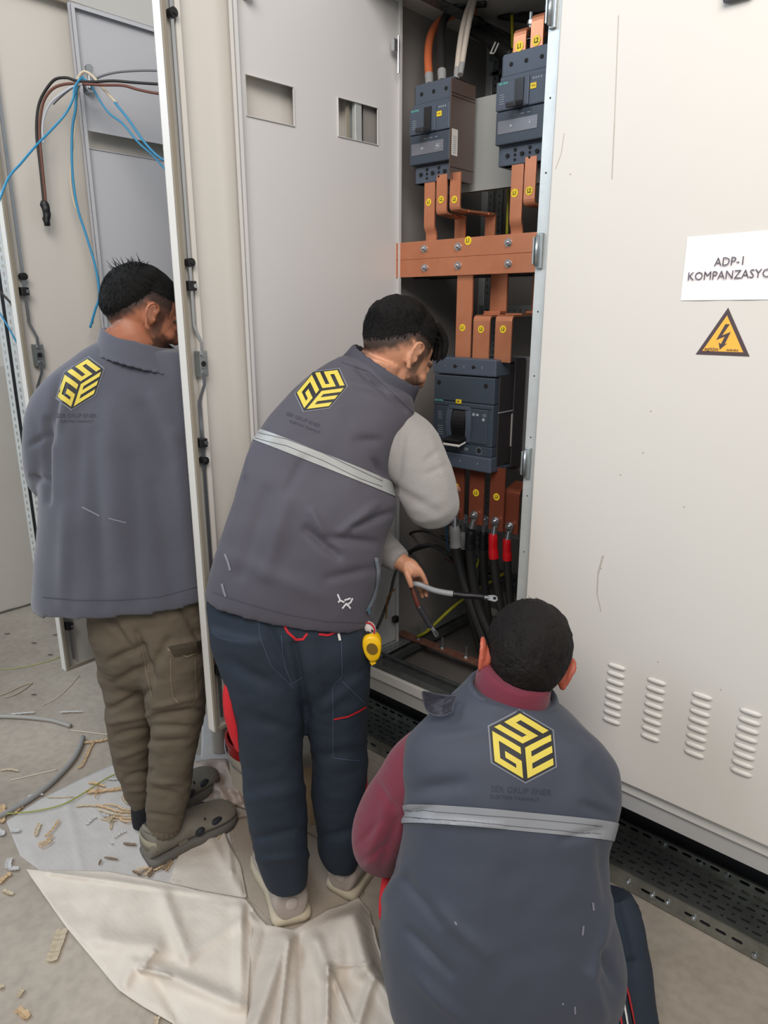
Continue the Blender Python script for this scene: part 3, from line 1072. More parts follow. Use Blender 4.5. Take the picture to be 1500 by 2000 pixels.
add_cyl(bm, (x0 + w * 0.79, yf - 0.0006, z0 + 0.060), (x0 + w * 0.79, yf + 0.004, z0 + 0.060), 0.0065, n=14)
obj('dial', bm, HOLE, tu)
bm = bmesh.new()
for xx, zz, l in ((0.12, 0.066, 0.010), (0.46, 0.062, 0.008), (0.46, 0.057, 0.008), (0.58, 0.062, 0.014), (0.58, 0.057, 0.012)):
    add_box(bm, (x0 + w * xx, yf - 0.0003, z0 + zz), (l, 0.0006, 0.0016))
for k in range(8):
    a = k * PI / 4
    add_box(bm, (x0 + w * 0.79 + 0.010 * math.cos(a), yf - 0.0003, z0 + 0.060 + 0.010 * math.sin(a)), (0.002, 0.0006, 0.002))
obj('print', bm, PRINT, tu)
bm = bmesh.new()
add_box(bm, (x0 + w * 0.44, yf - 0.003, z1 - 0.124), (0.019, 0.004, 0.012), bevel=0.001)
yl = obj('trip_button', bm, YEL, big)
bm = bmesh.new()
add_box(bm, (x0 + w * 0.44, yf - 0.0055, z1 - 0.123), (0.006, 0.001, 0.003))
obj('print', bm, INK, yl)
bm = bmesh.new()
add_text(bm, 'SIEMENS', frame((x0 + w * 0.105, yf - 0.0026, z1 - 0.130), (1, 0, 0), (0, 0, 1)), 0.0082, 0.0003)
for v in bm.verts:
    v.co.z += 0.022 - 0.018
obj('lettering', bm, TEAL, big)
bm = bmesh.new()
MP = lambda x, z: frame((x0 + w * x, yf - 0.0052, z1 - z), (1, 0, 0), (0, 0, 1))
add_box(bm, (x0 + w * 0.70, yf - 0.0055, z1 - 0.156), (0.008, 0.0006, 0.008))
add_box(bm, (x0 + w * 0.76, yf - 0.0055, z1 - 0.156), (0.009, 0.0006, 0.006))
add_text(bm, 'CE', MP(0.87, 0.156), 0.010)
add_box(bm, (x0 + w * 0.86, yf - 0.0055, z1 - 0.168), (0.008, 0.0006, 0.008))
for k in range(5):
    add_box(bm, (x0 + w * 0.14, yf - 0.0055, z1 - 0.158 - 0.005 * k), (0.016 - 0.003 * (k % 2), 0.0006, 0.0010))
    add_box(bm, (x0 + w * 0.15, yf - 0.0055, z1 - 0.200 - 0.006 * k), (0.020 - 0.003 * (k % 2), 0.0006, 0.0010))
obj('print', bm, PRINT, big)
bm = bmesh.new()
add_box(bm, (x1 + 0.0045, yf + 0.105, z0 + 0.115), (0.001, 0.036, 0.095))
rl = obj('rating_label', bm, LBL, big)
bm = bmesh.new()
for k in range(12):
    add_box(bm, (x1 + 0.0053, yf + 0.103, z0 + 0.080 + 0.0062 * k), (0.0004, 0.024 - 0.006 * (k % 3), 0.0014))
obj('print', bm, PRINT, rl)
bm = bmesh.new()
add_box(bm, (x1 + 0.004, yf + 0.080, z0 + 0.172), (0.002, 0.125, 0.003))
obj('seam_clip', bm, PRINT, big)


# ------------------------------------------------------------------ copper
def round_label(parent, text, c, r=0.0085, n=(0, -1, 0)):
    r *= 1.35
    bm = bmesh.new()
    c = Vector(c)
    add_cyl(bm, c, c + Vector(n) * 0.0006, r, n=28)
    o = obj('phase_label', bm, YEL, parent)
    bm = bmesh.new()
    add_text(bm, text, frame(c + Vector(n) * 0.0007, (1, 0, 0), (0, 0, 1)), r * 1.25, 0.0003, sx=0.85)
    obj('lettering', bm, INK, parent, label='black letters ' + text)


def bolt(parent, c, axis=(0, -1, 0), r=0.011, L=0.012, mats=None):
    c, a = Vector(c), Vector(axis).normalized()
    bm = bmesh.new()
    add_cyl(bm, c, c + a * 0.002, r * 1.25, n=24)
    add_cyl(bm, c + a * 0.002, c + a * 0.008, r, n=6)
    add_cyl(bm, c + a * 0.008, c + a * (0.008 + L * 0.5), r * 0.55, r * 0.45, n=14)
    return obj('bolt', bm, ZINC, parent)


YBUS = 1.700
zt_, zb2 = 1.795, 1.690
zt_ = onY(918, 463, YBUS).z
zb2 = onY(918, 537, YBUS).z
bus = thing('busbar', 'wide horizontal copper busbar with six bolts, labelled L1, across the open cabinet', 'busbar', (-1.19, YBUS, zb2))
bm = bmesh.new()
zmid = (zt_ + zb2) / 2
add_box(bm, (-1.187, YBUS + 0.005, (zt_ + zmid) / 2), (0.590, 0.010, zt_ - zmid - 0.0004), bevel=0.001)
add_box(bm, (-1.187, YBUS + 0.005, (zb2 + zmid) / 2), (0.590, 0.010, zmid - zb2 - 0.0004), bevel=0.001)
obj('bar', bm, COPPER, bus)
for (x, y) in ((829, 486), (895, 482), (993, 474), (830, 523), (895, 519), (993, 515)):
    bolt(bus, onY(x, y, YBUS), r=0.0085)
p = onY(914, 470, YBUS - 0.001)
round_label(bus, 'L1', (p.x, YBUS - 0.0003, p.z), 0.0085)
for k, yy in enumerate((1.80, 1.88)):  # rear bars coloured plain black
    bm = bmesh.new()
    add_box(bm, (-1.187, yy, zmid), (0.600, 0.010, zt_ - zb2), bevel=0.001)
    tag(obj('busbar', bm, mat('black_bar', '141313', 0.5)), ['black busbar hidden just behind the copper one', 'rearmost black busbar'][k], 'busbar', 'black busbars')


def drop_bar(label, pts, wd, text=None, lab=None, lr=0.0075, thick=0.006, mat_=COPPER, sub=1, wv=(1, 0, 0), group='copper link bars'):
    t = thing('copper_bar', label, 'copper bar', Vector(pts[0]) * 0.5 + Vector(pts[-1]) * 0.5, group=group)
    bm = bmesh.new()
    # rounded bends
    P = [Vector(p) for p in pts]
    Q = [P[0]]
    for a, b_, c in zip(P[:-2], P[1:-1], P[2:]):
        r = min(0.014, (a - b_).length * 0.4, (c - b_).length * 0.4)
        s, e = b_ + (a - b_).normalized() * r, b_ + (c - b_).normalized() * r
        for k in range(5):
            u = k / 4
            Q.append(s * (1 - u) ** 2 + b_ * 2 * u * (1 - u) + e * u * u)
    Q.append(P[-1])
    add_strip(bm, Q, Vector(wv).normalized() * wd, thick)
    obj('bar', bm, mat_, t, bevel=0.0006)
    if text:
        round_label(t, text, lab, lr)
    return t


def V(x, y, z):
    return Vector((x, y, z))


def px_bar(x0, x1, y, Y):
    a, b_ = onY(x0, y, Y), onY(x1, y, Y)
    return (a.x + b_.x) / 2, b_.x - a.x, a.z


# lower breaker feeders
yb = 1.705
cx, wd, z = px_bar(887, 917, 600, yb)
zl = onY(900, 640, yb).z
drop_bar('straight copper bar marked L1 from busbar down to the large breaker', [(cx, yb + 0.014, zb2 + 0.02), (cx, yb + 0.014, 1.46)], wd, 'L1', (onY(899, 640, yb).x, yb + 0.0105, zl))
for i, (lbl, fx, by, bx, ytop) in enumerate((('L2', 941, 1.80, 979, 617), ('L3', 984, 1.88, 1060, 617))):
    yfr = 1.705
    cx, wd, z = px_bar(fx - 16, fx + 16, 650, yfr)
    zt2 = onY(fx, ytop, yfr).z
    bxx = onY(bx, 580, by).x
    bm = bmesh.new()
    t = drop_bar('copper bar marked %s entering the large breaker top' % lbl, [(cx, yfr + 0.05, zt2), (cx, yfr, zt2), (cx, yfr, 1.46)], wd, lbl, (onY(fx, 643, yfr).x, yfr - 0.0035, onY(fx, 643, yfr).z))
    bm = bmesh.new()
    add_strip(bm, [(cx, yfr + 0.045, zt2 + 0.0035), (bxx, by - 0.02, zt2 + 0.0035)], (wd, 0, 0) if i else (wd, 0, 0), 0.006)
    obj('link', bm, COPPER, t)
    bm = bmesh.new()
    add_strip(bm, [(bxx, by - 0.045, zt2 + 0.010), (bxx, by - 0.012, zt2 + 0.010), (bxx, by - 0.012, zb2 + 0.05)], (wd, 0, 0), 0.006)
    obj('riser', bm, COPPER, t)

# upper left breaker outgoing
yo = 1.70
cx, wd, z = px_bar(828, 848, 400, yo)
drop_bar('copper bar marked L1 under the upper left breaker', [(cx, yo + 0.004, 1.96), (cx, yo + 0.004, zt_ + 0.035), (cx, yo + 0.014, zt_ + 0.02), (cx, yo + 0.014, zt_ - 0.03)], wd, 'L1', (onY(837, 395, yo).x, yo + 0.0005, onY(837, 395, yo).z), 0.0072)
for lbl, fx, by, bx, yb_px, yt_px in (('L2', 863, 1.80, 903, 418, 440), ('L3', 889, 1.86, 962, 410, 437)):
    cx, wd, z = px_bar(fx - 10, fx + 10, 400, yo)
    zbm = onY(fx, yb_px, yo).z
    bxx = onY(bx, yt_px, by).x
    t = drop_bar('copper bar marked %s under the upper left breaker, bent backwards' % lbl, [(cx, yo, 1.96), (cx, yo, zbm), (cx, yo + 0.05, zbm)], wd, lbl, (onY(fx, 390, yo).x, yo - 0.0035, onY(fx, 390, yo).z), 0.0072)
    bm = bmesh.new()
    add_strip(bm, [(cx, yo + 0.04, zbm - 0.0005), (bxx, by - 0.02, zbm - 0.0005)], (wd * 1.1, 0, 0), 0.006)
    obj('link', bm, COPPER, t)
    bm = bmesh.new()
    add_strip(bm, [(bxx, by - 0.045, zbm - 0.002), (bxx, by - 0.010, zbm - 0.002), (bxx, by - 0.010, zt_ - 0.03)], (wd, 0, 0), 0.006)
    obj('riser', bm, COPPER, t)
# upper right breaker outgoing
cx, wd, z = px_bar(996, 1019, 390, yo)
drop_bar('copper bar marked L1 under the upper right breaker', [(cx, yo + 0.004, 1.97), (cx, yo + 0.004, zt_ + 0.03), (cx, yo + 0.014, zt_ + 0.01), (cx, yo + 0.014, zt_ - 0.03)], wd, 'L1', (onY(1005, 377, yo).x, yo + 0.0005, onY(1005, 377, yo).z), 0.0078)
for lbl, fx, bend in (('L2', 1035, 400), ('L3', 1066, 395)):
    cx, wd, z = px_bar(fx - 11, fx + 11, 370, yo)
    zbm = onY(fx, bend, yo).z
    drop_bar('copper bar marked %s under the upper right breaker' % lbl, [(cx, yo, 1.97), (cx, yo, zbm), (cx + 0.02, yo + 0.12, zbm)], wd, lbl, (onY(fx, 373, yo).x, yo - 0.0035, onY(fx, 373, yo).z), 0.0078)
# upper right breaker incoming
for lbl, fx, ytp in (('L1', 1016, 57), ('L2', 1049, 28), ('L3', 1085, 10)):
    cx, wd, z = px_bar(fx - 12, fx + 12, 80, yo)
    ztp = onY(fx, ytp, yo).z
    t = drop_bar('copper bar marked %s rising from the upper right breaker' % lbl, [(cx, yo, 2.20), (cx, yo, ztp), (cx + 0.012, yo + 0.085, ztp + 0.004)], wd, lbl, (onY(fx, {'L1': 91, 'L2': 80, 'L3': 60}[lbl], yo).x, yo - 0.0035, onY(fx, {'L1': 91, 'L2': 80, 'L3': 60}[lbl], yo).z), 0.0085)
    bm = bmesh.new()
    c = Vector((cx + 0.006, yo + 0.035, ztp + 0.003))
    add_cyl(bm, c, c + V(0, 0, 0.006), 0.011, n=6)
    add_cyl(bm, c + V(0, 0, 0.006), c + V(0, 0, 0.040), 0.0045, n=12)
    add_cyl(bm, c + V(0, 0, 0.014), c + V(0, 0, 0.022), 0.009, n=6)
    obj('bolt', bm, ZINC, t)

# bars below the large breaker
yd = 1.715
lug_spots = []
for lbl, fx, ztpx, zbpx, Y in (('L1', 892, 925, 1012, yd), ('L2', 931, 928, 1024, yd), ('L3', 971, 932, 1036, yd), ('N', 1001, 958, 1042, yd + 0.02)):
    hwid = 14 if lbl != 'N' else 14
    cx, wd, z = px_bar(fx - hwid, fx + hwid, 980, Y)
    za, zc_ = (1.16 if lbl != 'N' else onY(fx, 958, Y).z), onY(fx, zbpx, Y).z
    pts = [(cx, Y, za), (cx, Y, zc_)] if lbl != 'N' else [(cx - 0.01, Y + 0.07, za + 0.01), (cx, Y, za), (cx, Y, zc_)]
    drop_bar('red-brown copper bar %s below the large breaker' % ('marked ' + lbl if lbl != 'N' else 'without mark at the right end'), pts, wd, lbl if lbl != 'N' else None, (onY(fx, {'L1': 950, 'L2': 962, 'L3': 970, 'N': 980}[lbl], Y).x, Y - 0.0035, onY(fx, {'L1': 950, 'L2': 962, 'L3': 970, 'N': 980}[lbl], Y).z), 0.0080, mat_=mat('copper_painted', '8A4A36', 0.42, 0.45), group='copper tails below the large breaker')


def lug(parent, c, n, down, r=0.011, name='cable_lug', L=0.045):
    """flat ring palm at c facing n, barrel running along down"""
    c, n, down = Vector(c), Vector(n).normalized(), Vector(down).normalized()
    M = frame(c, n.cross(down), down)
    bm = bmesh.new()
    pts = [(r * math.cos(a), -r * math.sin(a)) for a in [PI * k / 10 for k in range(11)]]
    pts = pts + [(-r * 0.72, L * 0.45), (r * 0.72, L * 0.45)]
    add_poly_prism(bm, pts[::-1], M, -0.0015, 0.0015)
    a, b_ = c + down * (L * 0.35), c + down * L
    add_cyl(bm, a, b_, r * 0.55, r * 0.72, n=18)
    return obj(name, bm, ZINC, parent, smooth=False)


def power_cable(label, lugc, path, r, sleeve=None, sleeve_len=0.08, Yn=(0, -1, 0), group='thick black cables bolted under the large breaker'):
    t = thing('power_cable', label, 'cable', path[-1], group=group)
    lug(t, lugc, Yn, (path[0] - lugc), 0.0125)
    bm = bmesh.new()
    c = Vector(lugc)
    add_cyl(bm, c + V(0, -0.0015, 0), c + V(0, -0.004, 0), 0.012, n=24)
    add_cyl(bm, c + V(0, -0.004, 0), c + V(0, -0.011, 0), 0.0095, n=6)
    add_cyl(bm, c + V(0, -0.011, 0), c + V(0, -0.019, 0), 0.005, n=12)
    obj('bolt', bm, ZINC, t)
    bm = bmesh.new()
    add_tube(bm, path, r, 16, 8)
    obj('jacket', bm, CABLE, t, smooth=True)
    if sleeve:
        bm = bmesh.new()
        d = (path[1] - path[0]).normalized()
        q = path[0] - d * 0.012
        cen = [Vector(v[:3]) for v in smooth_path([tuple(v) for v in path], 8)]
        pts, acc = [q], 0.012
        for u, v in zip(cen[:-1], cen[1:]):
            pts.append(u)
            acc += (v - u).length
            if acc > sleeve_len:
                break
        pts = pts[:1] + pts[1::2]
        if len(pts) < 4:
            pts = [q, q + d * sleeve_len * 0.4, q + d * sleeve_len * 0.75, q + d * sleeve_len]
        m_ = len(pts)
        add_tube(bm, pts, [r * (0.92 if i == 0 else (1.10 if i < m_ * 0.66 else 1.22)) for i in range(m_)], 18, 3)
        obj('sleeve', bm, sleeve, t, smooth=False)
    return t


RED = mat('red_sleeve', 'C0141E', 0.35)
GREYS = mat('grey_sleeve', '8B8C8C', 0.45)
BLK2 = mat('black_bar2', '111114', 0.4)
YL = yd - 0.008
specs = [
    ('thick black cable with grey sleeve, leftmost of those under the large breaker', (889, 1000), [(888, 1035), (890, 1080), (900, 1130), (915, 1180), (935, 1240), (960, 1300), (985, 1360)], 0.0155, GREYS, 0.075, YL),
    ('thick black cable with black sleeve bolted under the L2 mark', (927, 1005), [(919, 1042), (917, 1080), (921, 1130), (932, 1190), (955, 1250), (980, 1320)], 0.0150, BLK2, 0.075, YL),
    ('thick black cable with red sleeve bolted under the L3 mark', (968, 1017), [(963, 1050), (962, 1080), (966, 1130), (974, 1190), (990, 1260), (1010, 1330)], 0.0125, RED, 0.095, YL),
    ('thick black cable with red sleeve, rightmost under the large breaker', (996, 1027), [(990, 1060), (989, 1085), (990, 1130), (994, 1190), (1005, 1260), (1020, 1330)], 0.0115, RED, 0.080, YL + 0.02),
]
for lb, lc, pth, r, sl, sln, Y in specs:
    path = [onY(x, y, Y - 0.004) for x, y in pth]
    for k, p in enumerate(path):
        p.y += 0.004 * k
        p.z = max(p.z, ZB + 0.0)
    power_cable(lb, onY(lc[0], lc[1], Y), path, r, sl, sln)
# second row behind
specs2 = [
    ('black cable with grey sleeve, half hidden behind the leftmost thick cable', (908, 1012), [(905, 1045), (905, 1100), (915, 1180), (935, 1260), (960, 1330)], 0.011, GREYS),
    ('black cable half hidden between the L2 and L3 cables', (948, 1014), [(944, 1045), (944, 1100), (950, 1180), (962, 1260), (985, 1330)], 0.013, BLK2),
]
for lb, lc, pth, r, sl in specs2:
    Y = yd + 0.06
    path = [onY(x, y, Y) for x, y in pth]
    power_cable(lb, onY(lc[0], lc[1], Y), path, r, sl, 0.07, group='black cables in the second row')
# small rail behind the lugs
bm = bmesh.new()
a, b_ = onY(880, 1022, 1.80), onY(1010, 1052, 1.80)
perforated_bar(bm, (XM0 + 0.06, 1.80, a.z), (XM1 - 0.03, 1.80, a.z), (0, 0, 1), 0.026, 0.026, (0.009, 0.009), t=0.002)
obj('mounting_rail', bm, GALV, cabM)

# earth wire yellow-green, wires inside
def wire(name, label, pts, r, m, group=None, n=8, sub=8, cat='wire'):
    bm = bmesh.new()
    add_tube(bm, pts, r, n, sub)
    return tag(obj(name, bm, m, smooth=True), label, cat, group)


YG = mat('yellow_green', '9C9A1E', 0.45)
wire('earth_wire', 'yellow-green earth wire slanting down to the copper earth bar', [onY(985, 1120, 1.95), onY(920, 1160, 1.85), onY(880, 1190, 1.80), onY(835, 1232, 1.74), onY(815, 1243, 1.735)], 0.0055, YG)
wire('earth_wire', 'thin yellow-green wire hanging between the thick cables', [onY(944, 1050, 1.80), onY(940, 1080, 1.79), onY(930, 1110, 1.79), onY(925, 1150, 1.80)], 0.0032, YG)
wire('blue_wire', 'thin blue wire left of the leftmost thick cable', [onY(874, 1005, 1.80), onY(872, 1040, 1.80), onY(876, 1080, 1.80)], 0.003, mat('blue_wire', '2F5E86', 0.45))
wire('earth_wire', 'yellow-green wire running up behind the upper right breaker', [onY(1000, 30, 1.95), onY(1001, 90, 1.93), onY(1003, 120, 1.92)], 0.0045, YG)
wire('earth_wire', 'yellow-green wire behind the L1 bar of the upper right breaker', [onY(995, 350, 1.90), onY(992, 400, 1.90), onY(990, 460, 1.90)], 0.004, YG)
# loops of black wire near the held cable
for k, (lb, pth, r, Yw) in enumerate((
    ('large black wire loop in the cabinet above the reaching hand', [(980, 1140), (920, 1100), (880, 1062), (840, 1040), (805, 1040), (786, 1062), (792, 1085), (810, 1075), (850, 1066), (880, 1080), (915, 1105)], 0.0042, 1.80),
    ('black wire loop passing right beside the yellow tape measure', [(905, 1120), (880, 1090), (850, 1068), (822, 1066), (790, 1085), (772, 1120), (762, 1160), (748, 1200), (736, 1228)], 0.0048, 1.62),
    ('brown wire tail below the black wire loops', [(850, 1045), (880, 1052), (900, 1080), (893, 1102), (870, 1092)], 0.003, 1.82))):
    pts = []
    for j, (x, y) in enumerate(pth):
        Y = Yw + (0.10 * max(0, 3 - j) / 3)
        if k == 1:
            Y = 1.76 - 0.28 * j / (len(pth) - 1)
        pts.append(onY(x, y, Y))
    wire('black_wire' if k < 2 else 'brown_wire', lb, pts, r, CABLE if k < 2 else mat('brown_wire', '5C3A2E', 0.5), n=10)
wire('small_wire', 'short wire end with brass tip hanging on the inner door', [onY(772, 1150, 1.52), onY(758, 1165, 1.50), onY(755, 1190, 1.50), onY(754, 1208, 1.50)], 0.0025, mat('brass_tip', '8A6A2A', 0.4, 0.5))

# cables on the upper left breaker
for lb, pth, r, m in (
    ('orange-brown cable entering the upper left breaker', [(838, 150), (836, 110), (840, 75), (852, 50), (880, 30), (930, 22)], 0.0115, mat('orange_cable', 'B5603A', 0.45)),
    ('black cable entering the upper left breaker', [(863, 142), (862, 100), (862, 60), (872, 30), (900, 10), (950, 5)], 0.0115, CABLE),
    ('left one of two off-white cables entering the upper left breaker', [(893, 138), (897, 100), (903, 60), (912, 25), (925, -10), (935, -40)], 0.0085, mat('offwhite_cable', 'B9B0A4', 0.5)),
    ('right one of two off-white cables entering the upper left breaker', [(902, 128), (908, 90), (915, 50), (922, 20), (930, -10), (945, -40)], 0.0075, MATS.get('offwhite_cable') or mat('offwhite_cable', 'B9B0A4', 0.5))):
    t = thing('supply_cable', lb, 'cable', onY(pth[0][0], pth[0][1], 1.73), group='cables on top of the upper left breaker')
    bm = bmesh.new()
    pp = [onY(x, y, 1.73 + 0.03 * k) for k, (x, y) in enumerate(pth)]
    add_tube(bm, pp, r, 14, 8)
    obj('jacket', bm, m, t, smooth=True)
    bm = bmesh.new()
    d = (pp[1] - pp[0]).normalized()
    add_cyl(bm, pp[0] - d * 0.03, pp[0] + d * 0.006, r * 0.95, r * 1.05, n=16)
    obj('cable_lug', bm, GREYS, t)
# dark cable bundle with ties above the upper right breaker
t = thing('cable_bundle', 'black cable bundle with white ties, above the upper right breaker', 'cable bundle', onY(960, 90, 1.95))
for k, pth in enumerate(([(925, 60), (950, 75), (975, 92), (1000, 108)], [(930, 40), (955, 62), (985, 85), (1010, 95)], [(920, 20), (940, 55), (965, 95), (990, 118)], [(975, 30), (1010, 36), (1050, 40), (1080, 45)], [(960, 15), (990, 22), (1040, 30), (1080, 25)])):
    bm = bmesh.new()
    add_tube(bm, [onY(x, y, 1.93 + 0.02 * k) for x, y in pth], 0.016 - 0.002 * k, 12, 6)
    obj('cable', bm, CABLE, t, smooth=True)
bm = bmesh.new()
for a, b_ in (((958, 104), (968, 82)), ((966, 102), (974, 84)), ((957, 104), (965, 104))):
    add_cyl(bm, onY(a[0], a[1], 1.89), onY(b_[0], b_[1], 1.89), 0.0022, n=8)
obj('cable_tie', bm, WHITEP, t)

# copper earth bar with three upright bolts
t = thing('earth_bar', 'stained copper earth bar with upright bolts along the cabinet floor', 'earth bar', (-1.2, 1.745, 0.5))
yE = 1.742
bm = bmesh.new()
add_box(bm, (-1.19, yE, 0.500), (0.60, 0.032, 0.008), bevel=0.001)
obj('bar', bm, COPPER_D, t)
for (x, y) in ((812, 1250), (858, 1268), (908, 1284), (962, 1302)):
    q = onZ(x, y, 0.505)
    bm = bmesh.new()
    c = Vector((q.x, yE, 0.504))
    add_cyl(bm, c, c + V(0, 0, 0.003), 0.011, n=18)
    add_cyl(bm, c + V(0, 0, 0.003), c + V(0, 0, 0.010), 0.0085, n=6)
    add_cyl(bm, c + V(0, 0, 0.010), c + V(0, 0, 0.038), 0.0045, n=10)
    obj('bolt', bm, ZINC, t)
bm = bmesh.new()
for x in (-1.44, -0.95):
    add_box(bm, (x, yE, 0.475), (0.02, 0.03, 0.042))
obj('bracket', bm, GALV_D, t)

# ------------------------------------------------------------------ cable tray on the floor in front of the plinths
tray = thing('cable_tray', 'long perforated steel cable tray on the floor under the cabinets', 'cable tray', (-1.0, 1.8, 0))
TX0, TX1 = -2.35, 0.45
TY0, TY1 = 1.690, 1.890
TH = 0.062
TRAYM = mat('tray_steel', 'A3A69F', 0.30, 0.8, vary=(9, 0.7, '5F625E'))
Lt = TX1 - TX0
bm = bmesh.new()
slotted_sheet(bm, frame((TX0, TY0, 0.004), (1, 0, 0), (0, 1, 0)), Lt, TY1 - TY0, 88, 8, (0.024, 0.007), 0.0015, stagger=True, fn=lambda i, j: (0.025, 0.009) if (i + j) % 2 == 0 else (0.009, 0.009))
obj('tray_floor', bm, mat('tray_steel_dark', '7C7F7B', 0.4, 0.6, vary=(12, 0.6, '5A5C5A')), tray)
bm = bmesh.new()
add_box(bm, ((TX0 + TX1) / 2, (TY0 + TY1) / 2, 0.0012), (Lt, TY1 - TY0 - 0.004, 0.002))  # dark plate added for the shade seen through the slots
obj('slot_shade_plate', bm, DARKP, tray)
for y_, rows in ((TY0, 1), (TY1, 2)):
    bm = bmesh.new()
    slotted_sheet(bm, frame((TX0, y_, 0.004), (1, 0, 0), (0, 0, 1)), Lt, TH - 0.006, 70 if rows == 1 else 70, rows, (0.026, 0.008), 0.0015, fn=(lambda i, j: (0.028, 0.010) if (i % 9) in (0, 1, 3, 4, 5, 6) else None) if rows == 1 else (lambda i, j: (0.028, 0.010) if (i + j) % 5 else (0.010, 0.010)))
    add_box(bm, ((TX0 + TX1) / 2, y_ + (0.003 if rows == 1 else -0.003), TH), (Lt, 0.008, 0.002))
    obj('side_wall', bm, TRAYM, tray)
for (x, y) in ((1227, 1723), (1274, 1749), (1304, 1763), (1355, 1793), (1474, 1866), (700, 1450)):
    q = onY(x, y, TY0 - 0.001)
    bm = bmesh.new()
    add_cyl(bm, (q.x, TY0, q.z), (q.x, TY0 - 0.004, q.z), 0.0075, n=6)
    add_cyl(bm, (q.x, TY0 - 0.004, q.z), (q.x, TY0 - 0.010, q.z), 0.0035, n=10)
    obj('bolt', bm, ZINC, tray)
for (x, y) in ((1297, 1652), (1370, 1686), (1420, 1709)):
    q = onY(x, y, TY1 - 0.002)
    bm = bmesh.new()
    add_cyl(bm, (q.x, TY1, q.z), (q.x, TY1 - 0.008, q.z), 0.0065, n=6)
    obj('bolt', bm, ZINC, tray)
# ------------------------------------------------------------------ people
def remeshed(bm, voxel, smooth=4, keep=None):
    """closed pieces in bm -> one continuous skin (world coordinates)"""
    bmesh.ops.recalc_face_normals(bm, faces=bm.faces[:])
    me = bpy.data.meshes.new('tmp')
    bm.to_mesh(me)
    bm.free()
    o = bpy.data.objects.new('tmp', me)
    COL.objects.link(o)
    r = o.modifiers.new('r', 'REMESH')
    r.mode = 'VOXEL'
    r.voxel_size = voxel
    if smooth:
        s = o.modifiers.new('s', 'SMOOTH')
        s.factor = 0.5
        s.iterations = smooth
    dg = bpy.context.evaluated_depsgraph_get()
    me2 = bpy.data.meshes.new_from_object(o.evaluated_get(dg))
    bpy.data.objects.remove(o)
    bpy.data.meshes.remove(me)
    out = bmesh.new()
    out.from_mesh(me2)
    bpy.data.meshes.remove(me2)
    out.normal_update()
    return out


def to_px(p):
    v = p - CAM
    z = v.dot(FW)
    return 750 + F_PX * v.dot(RT) / z, 1000 - F_PX * v.dot(CU) / z


def seg_d(px, py, a, b_):
    ax, ay = a; bx, by = b_
    dx, dy = bx - ax, by - ay
    L2 = dx * dx + dy * dy + 1e-9
    t = max(0.0, min(1.0, ((px - ax) * dx + (py - ay) * dy) / L2))
    return math.hypot(px - ax - t * dx, py - ay - t * dy), t


def wrinkle(bm, folds=(), noises=(), facing=True):
    """press folds (traced as lines over the cloth) and soft noise into the cloth"""
    bm.normal_update()
    new = []
    for v in bm.verts:
        d = 0.0
        co = v.co
        for (s, amp, stretch, seed) in noises:
            q = Vector((co.dot(RT) * s * stretch[0], co.dot(HD) * s * stretch[1], co.z * s * stretch[2] + seed))
            d += 1.2 * amp * noise.noise(q)
        if folds and v.normal.dot((CAM - co).normalized()) > -0.1:
            x, y = to_px(co)
            for (a, b_, w, amp) in folds:
                if min(a[0], b_[0]) - 3 * w < x < max(a[0], b_[0]) + 3 * w and min(a[1], b_[1]) - 3 * w < y < max(a[1], b_[1]) + 3 * w:
                    dd, t = seg_d(x, y, a, b_)
                    d += 1.55 * amp * math.exp(-(dd / w) ** 2) * (0.35 + 0.65 * math.sin(PI * (0.1 + 0.8 * t)))
        new.append(co + v.normal * d)
    for v, c in zip(bm.verts, new):
        v.co = c
    bm.normal_update()
    return bm


def loft_px(bm, rows, n=40, p=2.4, flip=None):
    """rows (xl, yl, xr, yr, h, thickness[, hl, hr, shift]); sections between the two outline points, 'thickness' deep"""
    C_ = []
    for r in rows:
        h = r[4]
        hl = r[6] if len(r) > 6 else h
        hr = r[7] if len(r) > 7 else h
        L, R = W(r[0], r[1], hl), W(r[2], r[3], hr)
        C_.append(((L + R) / 2, (R - L) / 2, r[5]))
    # refine along the spine
    D = smooth_path([(*c, *u, t) for c, u, t in C_], 5)
    cs = [(Vector(d[0:3]), Vector(d[3:6]), d[6]) for d in D]
    rings = []
    for i, (c, u, t) in enumerate(cs):
        tan = (cs[min(i + 1, len(cs) - 1)][0] - cs[max(i - 1, 0)][0]).normalized()
        w_ = u.cross(tan).normalized() * t
        rings.append(superring(c, u, w_, n, p))
    bridge_rings(bm, rings)


def tube_px(bm, pts, n=20, sub=6):
    """pts (x, y, h, r)"""
    add_tube(bm, [W(p[0], p[1], p[2]) for p in pts], [p[3] for p in pts], n, sub)


def bvh_of(bm):
    return BVHTree.FromBMesh(bm)


def hit(bvh, x, y, off):
    d = ray(x, y).normalized()
    co, nrm, idx, dist = bvh.ray_cast(CAM, d)
    if co is None:
        return None
    if nrm.dot(d) > 0:
        nrm = -nrm
    return co + nrm * off


def patch(bm, bvh, quad, off, k=5):
    """quad of four px points laid on the cloth"""
    a, b_, c, d = [Vector(q) for q in quad]
    g = []
    for i in range(k + 1):
        row = []
        for j in range(k + 1):
            s, t = i / k, j / k
            q = a * (1 - s) * (1 - t) + b_ * s * (1 - t) + c * s * t + d * (1 - s) * t
            p = hit(bvh, q.x, q.y, off)
            row.append(bm.verts.new(p) if p is not None else None)
        g.append(row)
    for i in range(k):
        for j in range(k):
            f = [g[i][j], g[i + 1][j], g[i + 1][j + 1], g[i][j + 1]]
            if all(f) and max((f[0].co - f[2].co).length, (f[1].co - f[3].co).length) < 0.05:
                bm.faces.new(f)


